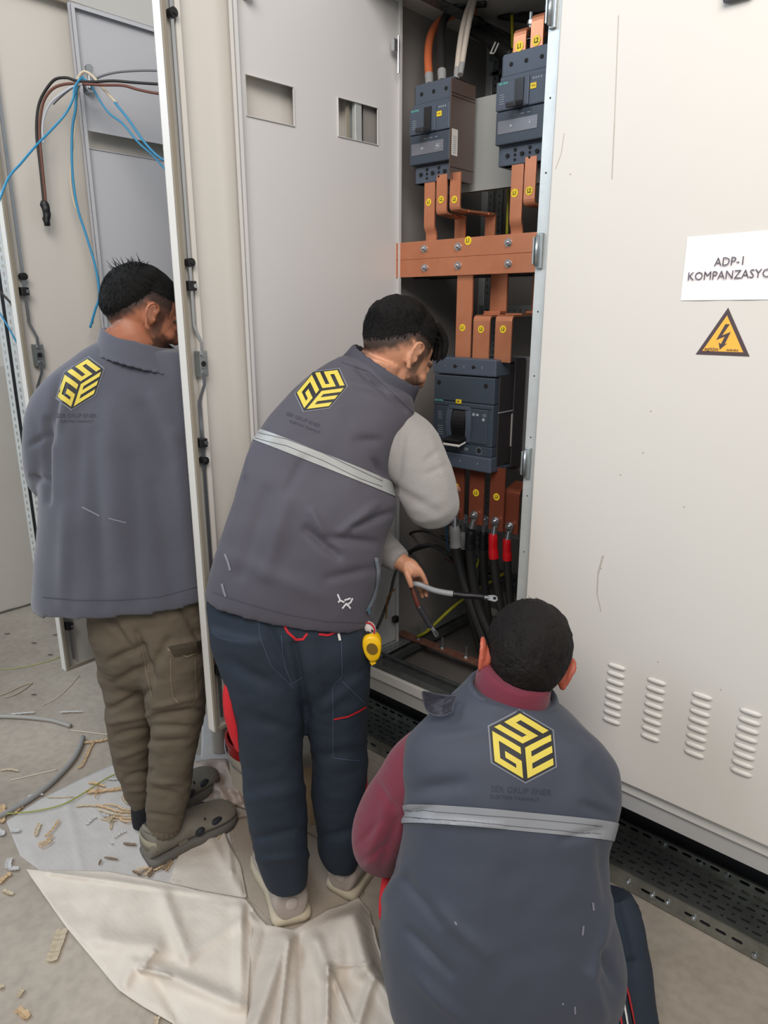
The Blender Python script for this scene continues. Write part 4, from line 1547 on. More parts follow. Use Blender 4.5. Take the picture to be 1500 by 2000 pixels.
def ribbon(bm, bvh, pts, w, off, step=6):
    """line of px points with width w (px) laid on the cloth"""
    P = []
    for a, b_ in zip(pts[:-1], pts[1:]):
        n = max(1, int(math.hypot(b_[0] - a[0], b_[1] - a[1]) / step))
        for k in range(n):
            P.append(Vector((a[0] + (b_[0] - a[0]) * k / n, a[1] + (b_[1] - a[1]) * k / n)))
    P.append(Vector(pts[-1]))
    prev = None
    for i, p in enumerate(P):
        t = (P[min(i + 1, len(P) - 1)] - P[max(0, i - 1)]).normalized()
        nn = Vector((-t.y, t.x)) * w / 2
        A, B = hit(bvh, p.x + nn.x, p.y + nn.y, off), hit(bvh, p.x - nn.x, p.y - nn.y, off)
        if A is None or B is None:
            prev = None
            continue
        cur = (bm.verts.new(A), bm.verts.new(B))
        if prev and (prev[0].co - cur[0].co).length < 0.06 and (prev[1].co - cur[1].co).length < 0.06:
            bm.faces.new((prev[0], prev[1], cur[1], cur[0]))
        prev = cur


LOGO_B = mat('emblem_black', '17171B', 0.6)
LOGO_Y = mat('emblem_yellow', 'CDB945', 0.6)
LOGO_E = mat('emblem_edge', '6D7078', 0.6)


def emblem(parent, bvh, c, X, Y, off=0.0015):
    """cube emblem of three letters; c centre px, X and Y px vectors of one unit"""
    c, X, Y = Vector(c), Vector(X), Vector(Y)
    m = lambda p: c + X * p[0] + Y * p[1]
    s3 = math.sqrt(3) / 2
    hexa = [(0, 1), (s3, 0.5), (s3, -0.5), (0, -1), (-s3, -0.5), (-s3, 0.5)]
    for nm, k, mm, o in (('emblem_edge', 1.05, LOGO_E, off * 0.6), ('emblem_ground', 1.0, LOGO_B, off)):
        bm = bmesh.new()
        for i in range(0, 6, 2):
            a, b_, d = hexa[i], hexa[(i + 1) % 6], hexa[(i + 2) % 6]
            patch(bm, bvh, [m((a[0] * k, a[1] * k)), m((b_[0] * k, b_[1] * k)), m((d[0] * k, d[1] * k)), m((0, 0))], o, 8)
        bmesh.ops.remove_doubles(bm, verts=bm.verts[:], dist=0.0002)
        obj(nm, bm, mm, parent, smooth=True)
    bm = bmesh.new()
    faces = {
        # origin, u, v (unit edges of the cube face); cells given on a 1x1 face
        'G': ((-s3, 0.5), (s3, -0.5), (0, -1)),
        'E': ((0, 0), (s3, 0.5), (0, -1)),
        'S': ((-s3, 0.5), (s3, -0.5), (s3, 0.5)),
    }
    t = 0.185
    gap = 0.075
    lo, hi = gap, 1 - gap * 0.9
    cells = {
        'G': [(lo, lo, hi, lo + t), (lo, lo + t, lo + t, hi - t), (lo, hi - t, hi, hi), (hi - t, 0.45 + t, hi, hi - t), (0.43, 0.45, hi, 0.45 + t)],
        'E': [(lo, lo, lo + t, hi), (lo + t, lo, hi, lo + t), (lo + t, 0.5 - t / 2, hi, 0.5 + t / 2), (lo + t, hi - t, hi, hi)],
        'S': [(lo, lo, hi, lo + t), (hi - t, lo + t, hi, 0.5 - t / 2), (lo, 0.5 - t / 2, hi, 0.5 + t / 2), (lo, 0.5 + t / 2, lo + t, hi - t), (lo, hi - t, hi, hi)],
    }
    for L in 'GES':
        o, u, v = faces[L]
        f = lambda a, b_: m((o[0] + u[0] * a + v[0] * b_, o[1] + u[1] * a + v[1] * b_))
        for (x0, y0, x1, y1) in cells[L]:
            patch(bm, bvh, [f(x0, y0), f(x1, y0), f(x1, y1), f(x0, y1)], off * 1.8, 5)
    obj('emblem_letters', bm, LOGO_Y, parent, smooth=True)


def cloth_text(parent, bvh, body, c, X, size_px, m_, off=0.0012, name='lettering', sy=1.0):
    """faint lettering; X px unit direction of the line"""
    me = text_mesh(body, 1.0)
    bm = bmesh.new()
    tmp = bmesh.new(); tmp.from_mesh(me); bpy.data.meshes.remove(me)
    bmesh.ops.triangulate(tmp, faces=tmp.faces[:])
    X = Vector(X)
    Yv = Vector((X.y, -X.x))
    vm = {}
    for v in tmp.verts:
        q = Vector(c) + (X * v.co.x + Yv * v.co.y * sy) * size_px
        p = hit(bvh, q.x, q.y, off)
        vm[v.index] = bm.verts.new(p) if p is not None else None
    for f in tmp.faces:
        vs = [vm[v.index] for v in f.verts]
        if all(vs):
            try:
                bm.faces.new(vs)
            except ValueError:
                pass
    tmp.free()
    obj(name, bm, m_, parent)


def band_of(bm_src, p0, p1, p2, half, off):
    """strip of the garment between two parallel planes through three points, lifted off the cloth"""
    n = (p1 - p0).cross(p2 - p0).normalized()
    b2 = bm_src.copy()
    b2.normal_update()
    for v in b2.verts:
        v.co += v.normal * off
    for s in (1, -1):
        geom = b2.verts[:] + b2.edges[:] + b2.faces[:]
        bmesh.ops.bisect_plane(b2, geom=geom, plane_co=p0 + n * half * s, plane_no=n * s, clear_outer=True)
    # keep the piece nearest to p0
    return b2


SKIN = {}


def head_parts(bm, M, jaw=1.0, ear_out=0.0):
    T = lambda c: M @ Vector(c)
    R = M.to_3x3()
    add_ell(bm, T((-0.014, 0, 0.032)), (0.095, 0.075, 0.090), R, 32, 22)
    add_ell(bm, T((0.028, 0, -0.010)), (0.060, 0.062, 0.080), R, 28, 20)
    add_ell(bm, T((0.030, 0, -0.066)), (0.048 * jaw, 0.050, 0.040), R, 24, 16)
    add_ell(bm, T((0.066, 0, -0.086)), (0.020, 0.024, 0.020), R, 16, 12)
    add_ell(bm, T((0.072, 0, 0.022)), (0.018, 0.050, 0.014), R, 16, 12)      # brow
    for s in (-1, 1):
        add_ell(bm, T((0.060, 0.034 * s, -0.020)), (0.026, 0.024, 0.022), R, 14, 10)   # cheek
        add_ell(bm, T((0.074, 0.030 * s, 0.004)), (0.011, 0.015, 0.009), R, 14, 10)    # eyelid
        add_ell(bm, T((0.092, 0.010 * s, -0.026)), (0.010, 0.009, 0.009), R, 12, 8)    # nostril wing
    add_tube(bm, [T((0.078, 0, 0.018)), T((0.090, 0, 0.000)), T((0.103, 0, -0.020)), T((0.098, 0, -0.030))], [0.009, 0.010, 0.012, 0.008], 12, 4)
    add_ell(bm, T((0.082, 0, -0.050)), (0.010, 0.022, 0.006), R, 14, 8)
    add_ell(bm, T((0.080, 0, -0.061)), (0.010, 0.019, 0.007), R, 14, 8)
    for s in (-1, 1):
        # ear: bowl, helix rim, lobe
        e0 = Vector((-0.006, (0.078 + ear_out) * s, 0.002 - ear_out * 0.4))
        add_ell(bm, T(e0 + Vector((0, -0.006 * s, 0))), (0.014, 0.008, 0.026), R, 14, 10)
        pts = []
        for k in range(9):
            a = math.radians(-70 + 250 * k / 8)
            pts.append(T(e0 + Vector((-0.017 * math.cos(a - 0.9) * 0.95 - 0.002, (0.011 if 1 < k < 7 else 0.004) * s, 0.029 * math.sin(a - 0.25) + 0.002))))
        pts = [T(e0 + Vector(q)) for q in ((0.012, 0.000 * s, 0.012), (0.010, 0.006 * s, 0.027), (-0.004, 0.012 * s, 0.034), (-0.018, 0.015 * s, 0.024), (-0.020, 0.014 * s, 0.006), (-0.012, 0.009 * s, -0.014), (-0.002, 0.004 * s, -0.030), (0.006, 0.001 * s, -0.026))]
        add_tube(bm, pts, [0.004, 0.0045, 0.005, 0.005, 0.0045, 0.0045, 0.0065, 0.004], 8, 3)
        add_ell(bm, T(e0 + Vector((0.010, 0.0, -0.004))), (0.004, 0.006, 0.007), R, 8, 6)
        if ear_out:
            add_ell(bm, T(e0 + Vector((-0.004, -0.008 * s, 0))), (0.012, 0.010, 0.024), R, 12, 8)
            add_ell(bm, T(e0 + Vector((-0.010, 0.008 * s, 0.004))), (0.013, 0.006, 0.030), R, 12, 8)


def finger(bm, pts, r=0.0082):
    n = len(pts)
    add_tube(bm, pts, [r * (1.12 - 0.30 * i / (n - 1)) for i in range(n)], 10, 3)
    add_ell(bm, pts[-1], (r * 0.84,) * 3, u=10, v=8)


def simple_hand(bm, wrist, knuckle, palm_n, side, curl=0.9):
    """hand from wrist to knuckles with five bent fingers; palm_n points out of the palm; side=+1 thumb on +b side"""
    a = (knuckle - wrist)
    L = a.length
    a.normalize()
    n = (palm_n - a * palm_n.dot(a)).normalized()
    b_ = a.cross(n).normalized() * side
    R = Matrix((a, b_, n)).transposed()
    add_ell(bm, wrist + a * L * 0.55, (L * 0.62, 0.040, 0.017), R, 18, 12)
    add_tube(bm, [wrist - a * 0.03, wrist + a * 0.02], [0.026, 0.027], 12, 1)
    for k, (off, ln) in enumerate(((0.030, 0.072), (0.010, 0.080), (-0.010, 0.075), (-0.030, 0.060))):
        p = wrist + a * L * (0.92 if k else 0.90) + b_ * off * 1.02
        pts = [p - a * 0.02, p]
        ang = 0.2
        for j, f in enumerate((0.45, 0.31, 0.24)):
            ang += curl * (0.55 if j == 0 else 0.75)
            p = p + (a * math.cos(ang) + n * math.sin(ang)) * ln * f
            pts.append(p)
        finger(bm, pts, 0.0080 if k < 3 else 0.0070)
    p = wrist + a * L * 0.30 + b_ * 0.026
    q = p + (a * 0.55 + b_ * 0.75 + n * 0.35).normalized() * 0.036
    r_ = q + (a * 0.80 + b_ * 0.15 + n * 0.60).normalized() * 0.030
    s_ = r_ + (a * 0.80 - b_ * 0.25 + n * 0.55).normalized() * 0.022
    finger(bm, [p, q, r_, s_], 0.0098)


def skin_material(name):
    m = mat(name, 'B98268', 0.5, attr='tone', bump=(260, 0.05))
    m.node_tree.nodes['Principled BSDF'].inputs['Subsurface Weight'].default_value = 0.12
    m.node_tree.nodes['Principled BSDF'].inputs['Subsurface Radius'].default_value = (0.02, 0.008, 0.004)
    m.node_tree.nodes['Principled BSDF'].inputs['Subsurface Scale'].default_value = 0.5
    return m


def smoothstep(a, b_, x):
    t = max(0.0, min(1.0, (x - a) / (b_ - a)))
    return t * t * (3 - 2 * t)


def paint_skin(o, Minv, base, stub, hair_low, beard=True, red=None, fade_top=None):
    """natural colouring of skin, beard and clipped hair on the body mesh"""
    me = o.data
    at = me.color_attributes.new('tone', 'FLOAT_COLOR', 'POINT')
    base, stub = srgb(base), srgb(stub)
    redc = srgb(red) if red else base
    OW = WM[o]
    vals = []
    for v in me.vertices:
        q = Minv @ (OW @ v.co)
        f = 0.0
        nz = noise.noise(q * 90) * 0.012
        if q.length < 0.22 and abs(q.x) < 0.15:
            # clipped sides and nape
            if q.x < 0.045:
                low = hair_low(q.x) + nz
                f = smoothstep(low - 0.012, low + 0.034, q.z) * 0.96
                if abs(q.y) > 0.074 and q.z < 0.036 and -0.034 < q.x < 0.014:
                    f = 0
            if beard:
                # side burn, jaw and chin
                line = -0.030 + 0.55 * max(0, 0.02 - q.x)
                bz = smoothstep(-0.015, -0.040, q.z + nz) * smoothstep(0.012, 0.026, q.x + nz) * smoothstep(-0.135, -0.115, q.z)
                if q.x > 0.070 and q.z > -0.042 and abs(q.y) < 0.045:
                    bz *= 0.3
                if abs(q.y) < 0.022 and q.x > 0.078 and -0.066 < q.z < -0.045:
                    bz = 0
                sb = smoothstep(0.006, 0.016, q.x) * smoothstep(0.040, 0.030, q.x) * smoothstep(-0.05, -0.02, q.z) * smoothstep(0.07, 0.04, q.z)
                f = max(f, bz * 0.85, sb * 0.8)
            if abs(q.y) > 0.045 and q.x > 0.06 and 0.010 < q.z < 0.024:
                f = max(f, 0.0)
            if 0.062 < q.x and 0.014 < q.z < 0.026 and 0.010 < abs(q.y) < 0.050:
                f = max(f, 0.9)   # eyebrows
        c = [base[i] * (1 - f) + stub[i] * f for i in range(3)]
        if red and abs(q.y) > 0.076 and q.length < 0.12:
            g = 0.75
            c = [c[i] * (1 - g) + redc[i] * g for i in range(3)]
        vals += [c[0], c[1], c[2], 1.0]
    at.data.foreach_set('color', vals)


def hair_mesh(M, hairline, thick, spikes=0.0, seed=0, taper=0.05):
    """cap of hair over the skull; hairline(x) gives the lower edge in head coordinates"""
    bm = bmesh.new()
    bmesh.ops.create_uvsphere(bm, u_segments=120, v_segments=90, radius=1.0)
    for v in bm.verts:
        d = v.co.normalized()
        p = Vector((-0.014 + d.x * 0.095, d.y * 0.075, 0.032 + d.z * 0.090))
        hl = hairline(p.x) + 0.006 * noise.noise(p * 60 + Vector((seed, 0, 0)))
        f = smoothstep(hl - 0.004, hl + 0.008, p.z)
        t = thick(p) if callable(thick) else thick
        t = 0.0015 + (t - 0.0015) * smoothstep(hl, hl + taper, p.z)
        q = Vector((p.x * 60, p.y * 60, p.z * 22)) if d.z < 0.5 else Vector((p.x * 20, p.y * 70, p.z * 40))
        lock = noise.noise(q + Vector((seed, 3, 1))) * 0.5 + noise.noise(q * 2.7 + Vector((seed, 3, 1))) * 0.3
        lock2 = abs(noise.noise(Vector((p.x * 26, p.y * 26, p.z * 26 + seed)))) 
        g = (t * (1 + 0.30 * lock + 0.35 * lock2) + spikes * max(0.0, noise.noise(q * 2.2))) * f - 0.010 * (1 - f)
        pn = Vector((d.x / 0.095, d.y / 0.075, d.z / 0.090)).normalized()
        v.co = M @ (p + pn * g)
    return bm


def locks(bm, M, hairline, thick, length, n, seed, lift=0.25, width=0.0016, crown=(-0.075, 0.0, 0.095), taper=0.05):
    """many short flat locks combed away from the crown"""
    rnd = random.Random(seed)
    C0 = Vector(crown)
    k = 0
    while k < n:
        d = Vector((rnd.gauss(0, 1), rnd.gauss(0, 1), rnd.gauss(0, 1))).normalized()
        p = Vector((-0.014 + d.x * 0.095, d.y * 0.075, 0.032 + d.z * 0.090))
        hl = hairline(p.x)
        if p.z < hl + rnd.uniform(-0.004, 0.010):
            if p.z < -0.08 or rnd.random() < 0.8:
                k += 0.05
            continue
        k += 1
        f = smoothstep(hl, hl + taper, p.z)
        pn = Vector((d.x / 0.095, d.y / 0.075, d.z / 0.090)).normalized()
        t = thick(p) if callable(thick) else thick
        t = 0.001 + (t - 0.001) * f
        fl = (p - C0)
        fl = fl - pn * fl.dot(pn)
        fl = fl.normalized() if fl.length > 1e-4 else pn.orthogonal()
        cl = noise.noise(p * 45 + Vector((seed, 0, 0)))
        sd = pn.cross(fl)
        fl = (fl + sd * (0.7 * cl + rnd.uniform(-0.25, 0.25))).normalized()
        L = (length(p) if callable(length) else length) * rnd.uniform(0.7, 1.15) * (0.25 + 0.75 * f)
        li = lift * (0.6 + 0.8 * rnd.random())
        q0 = p + pn * (t * 0.75)
        q1 = q0 + (fl + pn * li).normalized() * L * 0.5
        q2 = q1 + (fl - pn * (0.10 - li * 0.25)).normalized() * L * 0.5
        w = width * rnd.uniform(0.7, 1.3)
        s2 = pn.cross(fl).normalized() * w
        a = [bm.verts.new(M @ q) for q in (q0 - s2, q0 + s2, q1 + s2 * 0.8, q1 - s2 * 0.8, q2)]
        bm.faces.new((a[0], a[1], a[2], a[3]))
        bm.faces.new((a[3], a[2], a[4]))


def strands(bm, M, roots, length, n, seed, up=0.6, r=0.0008):
    """loose tufts: tapered thin tubes from the surface of the hair"""
    rnd = random.Random(seed)
    for _ in range(n):
        a, e = roots(rnd)
        d = Vector((math.cos(e) * math.cos(a), math.cos(e) * math.sin(a), math.sin(e)))
        p = Vector((-0.014 + d.x * 0.100, d.y * 0.080, 0.032 + d.z * 0.098))
        tang = Vector((rnd.uniform(-1, 1), rnd.uniform(-1, 1), rnd.uniform(-0.2, 0.6)))
        L = length * rnd.uniform(0.5, 1.0)
        q1 = p + (d * up + tang * 0.5) * L * 0.5
        q2 = q1 + (d * up * 0.5 + tang * 0.7) * L * 0.5
        add_tube(bm, [M @ p, M @ q1, M @ q2], [r * 1.6, r * 1.2, r * 0.3], 5, 2)


def shoe(person, name, heel, toe, L, wd, upper_m, sole_m, style, zoff=0.0, pitch=0.0):
    heel, toe = Vector(heel), Vector(toe)
    x = (toe - heel); x.z = 0
    x.normalize()
    y = Vector((0, 0, 1)).cross(x)
    x2 = (x * math.cos(pitch) + Vector((0, 0, -math.sin(pitch)))).normalized()
    z2 = x2.cross(y)
    M = Matrix.Translation(Vector((heel.x, heel.y, zoff))) @ Matrix((x2, y, z2)).transposed().to_4x4()
    s = L / 0.30
    prof = [(-0.004, 0.024, 0.030), (0.000, 0.036, 0.088), (0.012, 0.042, 0.104), (0.03, 0.043, 0.104), (0.06, 0.041, 0.092), (0.09, 0.040, 0.086), (0.12, 0.040, 0.082), (0.15, 0.044, 0.072), (0.19, 0.050, 0.058), (0.23, 0.053, 0.048), (0.265, 0.048, 0.040), (0.288, 0.034, 0.032), (0.300, 0.014, 0.020)]
    bm = bmesh.new()
    rings = []
    for (px_, hw_, ht) in prof:
        hw_ = hw_ * wd / 0.10
        ring = []
        for k in range(28):
            a = 2 * PI * k / 28
            cy, cz = math.cos(a), math.sin(a)
            yy = hw_ * (abs(cy) ** 0.8) * (1 if cy >= 0 else -1)
            zz = 0.020 + ht * (0.5 + 0.5 * cz) if cz >= 0 else 0.020 + ht * 0.5 * (1 + cz * 0.98)
            shr = 1 - (0.34 if px_ < 0.1 else 0.15) * max(0, cz) ** 2
            ring.append(M @ Vector((px_ * s, yy * shr, zz)))
        rings.append(ring)
    bridge_rings(bm, rings)
    up = obj(name, bm, upper_m, person, smooth=True)
    sub = up.modifiers.new('sub', 'SUBSURF'); sub.levels = 1; sub.render_levels = 2
    bm = bmesh.new()
    rings = []
    outline = []
    for (px_, hw_, ht) in prof:
        outline.append((px_ * s, hw_ * wd / 0.10 * 1.07))
    pts = [(px_ - 0.004, -hh_) for px_, hh_ in outline] + [(px_ + 0.002, hh_) for px_, hh_ in reversed(outline)]
    for zz, k in ((0.0, 0.96), (0.004, 1.0), (0.018, 1.02), (0.026, 1.0), (0.030, 0.96)):
        cx_ = 0.15 * s
        rings.append([M @ Vector((cx_ + (p[0] - cx_) * k, p[1] * k, zz)) for p in pts])
    bridge_rings(bm, rings)
    so = obj('shoe_sole', bm, sole_m, up, smooth=True)
    # collar ring
    bm = bmesh.new()
    ring = []
    for k in range(17):
        a = 2 * PI * k / 16
        dip = 0.014 * math.cos(2 * a)
        ring.append(M @ Vector((0.052 * s + 0.050 * math.cos(a), 0.032 * math.sin(a), 0.108 + dip)))
    add_tube(bm, ring, 0.007, 8, 2)
    obj('shoe_collar', bm, upper_m, up, smooth=True)
    if style == 'strap':
        bm = bmesh.new()
        for x0, tilt in ((0.115, 0.0),):
            pts = []
            for k in range(11):
                a = PI * k / 10
                pts.append(M @ Vector((x0 * s + 0.018 * math.cos(a), 0.0425 * math.cos(a), 0.032 + 0.062 * math.sin(a))))
            add_strip(bm, pts, x2 * 0.030, 0.004)
        obj('strap', bm, mat('shoe_strap', '6E685B', 0.75), up)
        bm = bmesh.new()
        for (px_, sy, sz, rx, rz, ry) in ((0.205, -0.040, 0.052, 0.026, 0.014, 0.012), (0.150, -0.043, 0.052, 0.016, 0.015, 0.010), (0.205, 0.040, 0.052, 0.026, 0.014, 0.012), (0.172, -0.030, 0.070, 0.012, 0.006, 0.012)):
            Rl = Matrix((x2, y, z2)).transposed()
            add_ell(bm, M @ Vector((px_ * s, sy * wd / 0.1, sz)), (rx, ry, rz), Rl @ Matrix.Rotation(0.5 if sy < 0 else -0.5, 3, 'X'), 16, 10)
        obj('vent_cutout', bm, mat('shoe_dark', '20242B', 0.7), up, smooth=True)
        bm = bmesh.new()
        pts = [M @ Vector((0.028 * s - 0.034 * math.cos(a), 0.0445 * math.sin(a) * wd / 0.1, 0.074)) for a in [-1.15 + 2.3 * q / 12 for q in range(13)]]
        add_strip(bm, pts, Vector((0, 0, 0.034)), 0.003)
        obj('heel_panel', bm, mat('shoe_heel_olive', '8C8571', 0.85), up, smooth=True)
        bm = bmesh.new()
        rings = []
        for zz, k in ((0.090, 1.0), (0.108, 1.05), (0.124, 0.98)):
            rings.append([M @ Vector((0.050 * s + 0.046 * k * math.cos(a), 0.034 * k * math.sin(a), zz)) for a in (2 * PI * q / 20 for q in range(20))])
        bridge_rings(bm, rings)
        obj('ankle_padding', bm, MATS['shoe_dark'], up, smooth=True)
    else:
        bm = bmesh.new()
        for k in range(5):
            xx = (0.115 + 0.020 * k) * s
            pts = [M @ Vector((xx, yy, 0.026 + [0.072, 0.066, 0.060, 0.053, 0.047][k] + 0.010 - abs(yy) * 0.20)) for yy in (-0.022, -0.010, 0.0, 0.010, 0.022)]
            add_tube(bm, pts, 0.0028, 6, 2)
        obj('laces', bm, mat('lace_beige', 'C9BEB0', 0.8), up, smooth=True)
        bm = bmesh.new()
        add_ell(bm, M @ Vector((-0.001, 0, 0.070)), (0.006, 0.018, 0.022), Matrix((x2, y, z2)).transposed(), 14, 10)
        obj('heel_tab', bm, mat('heel_pale', 'B7ABA3', 0.8), up, smooth=True)
    return up


def garment(name, bm, m, parent, **k):
    return obj(name, bm, m, parent, smooth=True, **k)


def head_matrix(px, py, h, fwd, up=(0, 0, 1)):
    f = Vector(fwd).normalized()
    u = Vector(up)
    l = u.cross(f).normalized()
    u = f.cross(l)
    return Matrix.Translation(W(px, py, h)) @ Matrix((f, l, u)).transposed().to_4x4()


FLEECE = mat('grey_fleece', '4B4C56', 0.95, bump=(450, 0.25), sheen=0.3)
VEST2 = mat('grey_vest_cloth', '47444D', 0.72, bump=(700, 0.12), sheen=0.1)
VEST3 = mat('blue_grey_vest_cloth', '373C48', 0.70, bump=(700, 0.12), sheen=0.1)
SWEAT = mat('heather_sweatshirt', '97938F', 0.95, bump=(500, 0.3), vary=(260, 0.35, '83807C'), sheen=0.3)
MAROON = mat('maroon_sweatshirt', '6B2233', 0.9, bump=(500, 0.2), sheen=0.15)
OLIVE = mat('olive_trousers', '5B5143', 0.85, bump=(600, 0.15), vary=(6, 0.4, '665B4B'))
NAVY = mat('navy_work_trousers', '18232F', 0.8, bump=(600, 0.15), vary=(5, 0.5, '212F3F'))
HAIR = mat('black_hair', '0D0B0A', 0.75, spec=0.25, bump=(160, 0.5, (1, 4, 1)))
HAIR_P3 = mat('dark_brown_hair', '120D0B', 0.7, spec=0.28, bump=(160, 0.5, (1, 4, 1)))
REDC = mat('red_cloth', 'B81620', 0.75)
REFL = mat('reflective_tape', '9A9B98', 0.45)
REFL3 = mat('reflective_tape_grey', '85878A', 0.5)
THREAD = mat('seam_thread', '45434D', 0.8)
FAINT = mat('worn_print', '3D3B46', 0.8)
PAINTS = mat('paint_splash', 'D8D6D8', 0.7)
DUST = mat('dust_smear', '7A7782', 0.9)
PI_SKIN = skin_material('skin_olive')


# ============ person at the left: long grey jacket, olive trousers ============
def person_one():
    P = thing('person', 'man in long grey jacket and olive cargo trousers, half behind the door edge', 'person', (-1.70, 0.95, 0.0))
    HM = head_matrix(277, 622, 1.90, RT * 0.78 + HD * 0.62 - Vector((0, 0, 0.42)))
    bm = bmesh.new()
    head_parts(bm, HM)
    sk = HM @ Vector((-0.03, 0, -0.03))
    base = W(270, 690, 1.87)
    add_tube(bm, [sk, (sk + base) / 2, base + HD * 0.03, W(265, 740, 1.92)], [0.058, 0.057, 0.060, 0.06], 24, 4)
    loft_px(bm, [(215, 735, 330, 735, 1.91, .05), (140, 780, 400, 780, 1.88, .09), (130, 900, 400, 900, 1.87, .10), (140, 1050, 390, 1050, 1.85, .10), (190, 1180, 380, 1180, 1.84, .09), (200, 1260, 370, 1260, 1.83, .08)], 28)
    la = [(130, 800, 1.88, .05), (96, 870, 1.855, .040), (98, 930, 1.89, .036), (150, 945, 2.02, .034)]
    ra = [(385, 800, 1.92, .05), (402, 890, 1.98, .042), (396, 935, 2.05, .038), (375, 900, 2.16, .032)]
    tube_px(bm, la); tube_px(bm, ra)
    simple_hand(bm, W(155, 942, 2.04), W(200, 925, 2.12), Vector((0, 0, -1)), 1)
    simple_hand(bm, W(380, 900, 2.17), W(350, 870, 2.23), Vector((0, 0, -1)), -1)
    tube_px(bm, [(245, 1230, 1.86, .06), (252, 1320, 1.87, .045), (256, 1400, 1.875, .040), (262, 1480, 1.885, .036), (274, 1550, 1.89, .030), (280, 1610, 1.885, .032)])
    tube_px(bm, [(330, 1230, 1.83, .06), (345, 1400, 1.81, .045), (330, 1520, 1.80, .036), (322, 1590, 1.79, .032), (320, 1640, 1.79, .032)])
    bm = remeshed(bm, 0.0046, 2)
    body = obj('body', bm, PI_SKIN, P, smooth=True)
    paint_skin(body, HM.inverted(), 'A5694D', '2E201B', lambda x: 0.012 if x > -0.03 else 0.012 - (abs(x) - 0.03) * 1.6, red=None)
    # hair
    hl = lambda x: 0.060 if x > -0.02 else 0.060 - (abs(x) - 0.02) * 1.35
    th = lambda p: 0.006 + 0.005 * smoothstep(0.02, 0.10, p.z)
    bm = hair_mesh(HM, hl, th, 0.002, 5)
    locks(bm, HM, hl, th, lambda p: 0.016, 5000, 5, 0.35)
    hr = obj('hair', bm, HAIR, P)
    bm = bmesh.new()
    strands(bm, HM, lambda r: (r.uniform(2.2, 4.1), r.uniform(0.5, 1.2)), 0.030, 60, 4, 0.7)
    obj('loose_strands', bm, HAIR, hr)
    # trousers
    bm = bmesh.new()
    loft_px(bm, [(180, 1130, 410, 1130, 1.85, .115), (178, 1190, 412, 1190, 1.845, .12), (184, 1240, 405, 1240, 1.84, .12), (192, 1275, 400, 1275, 1.835, .105), (206, 1310, 392, 1310, 1.83, .080), (222, 1335, 378, 1335, 1.83, .050)])
    loft_px(bm, [(186, 1235, 300, 1235, 1.86, .09), (196, 1290, 300, 1290, 1.865, .088), (208, 1350, 301, 1350, 1.87, .082), (212, 1395, 303, 1400, 1.87, .078), (216, 1440, 300, 1440, 1.88, .072), (228, 1490, 298, 1490, 1.885, .062), (242, 1530, 300, 1530, 1.89, .055), (252, 1556, 296, 1556, 1.89, .046), (262, 1572, 292, 1572, 1.89, .036)])
    loft_px(bm, [(270, 1235, 406, 1235, 1.82, .10), (276, 1300, 402, 1300, 1.815, .10), (286, 1355, 400, 1355, 1.81, .092), (296, 1400, 398, 1400, 1.805, .085), (296, 1440, 388, 1440, 1.80, .076), (292, 1490, 378, 1490, 1.80, .068), (290, 1540, 370, 1545, 1.795, .060), (286, 1580, 362, 1590, 1.79, .052), (290, 1612, 350, 1618, 1.79, .040)])
    bm = remeshed(bm, 0.0065, 3)
    folds = [((215, 1290), (285, 1262), 7, -.008), ((225, 1330), (290, 1300), 7, -.008), ((215, 1385), (290, 1350), 6, -.008), ((218, 1410), (296, 1395), 5, .006), ((222, 1440), (294, 1420), 6, -.007), ((232, 1478), (294, 1455), 6, .005),
             ((268, 1240), (300, 1330), 7, -.012), ((300, 1300), (330, 1250), 8, -.007), ((300, 1400), (392, 1385), 6, -.009), ((300, 1382), (385, 1360), 5, .005), ((304, 1420), (385, 1420), 6, -.007), ((300, 1450), (370, 1445), 5, -.005),
             ((292, 1540), (360, 1556), 6, -.008), ((296, 1525), (368, 1530), 5, .006), ((244, 1520), (296, 1505), 5, -.007), ((250, 1545), (294, 1540), 5, .005), ((290, 1590), (355, 1600), 5, -.006), ((350, 1180), (400, 1260), 8, -.006), ((210, 1200), (250, 1260), 7, -.008)]
    wrinkle(bm, folds, [(14, 0.005, (1, 1, 1.6), 3), (34, 0.0016, (1, 1, 2), 9)])
    bv = bvh_of(bm)
    tr = garment('trousers', bm, OLIVE, P)
    bm = bmesh.new()
    ribbon(bm, bv, [(328, 1268), (345, 1275), (365, 1282), (392, 1270)], 4, 0.002)
    ribbon(bm, bv, [(333, 1284), (334, 1330), (338, 1362), (352, 1376)], 1.6, 0.002)
    ribbon(bm, bv, [(380, 1284), (381, 1330), (383, 1362), (372, 1378)], 1.6, 0.002)
    ribbon(bm, bv, [(268, 1240), (276, 1262), (288, 1320), (298, 1360)], 1.4, 0.002)
    obj('cargo_pocket_seam', bm, mat('olive_thread', '7A6D59', 0.9), tr)
    bm = bmesh.new()
    patch(bm, bv, [(330, 1264), (392, 1252), (394, 1272), (340, 1282)], 0.0035, 6)
    r_ = bmesh.ops.solidify(bm, geom=bm.faces[:], thickness=0.002)
    obj('pocket_flap', bm, OLIVE, tr)
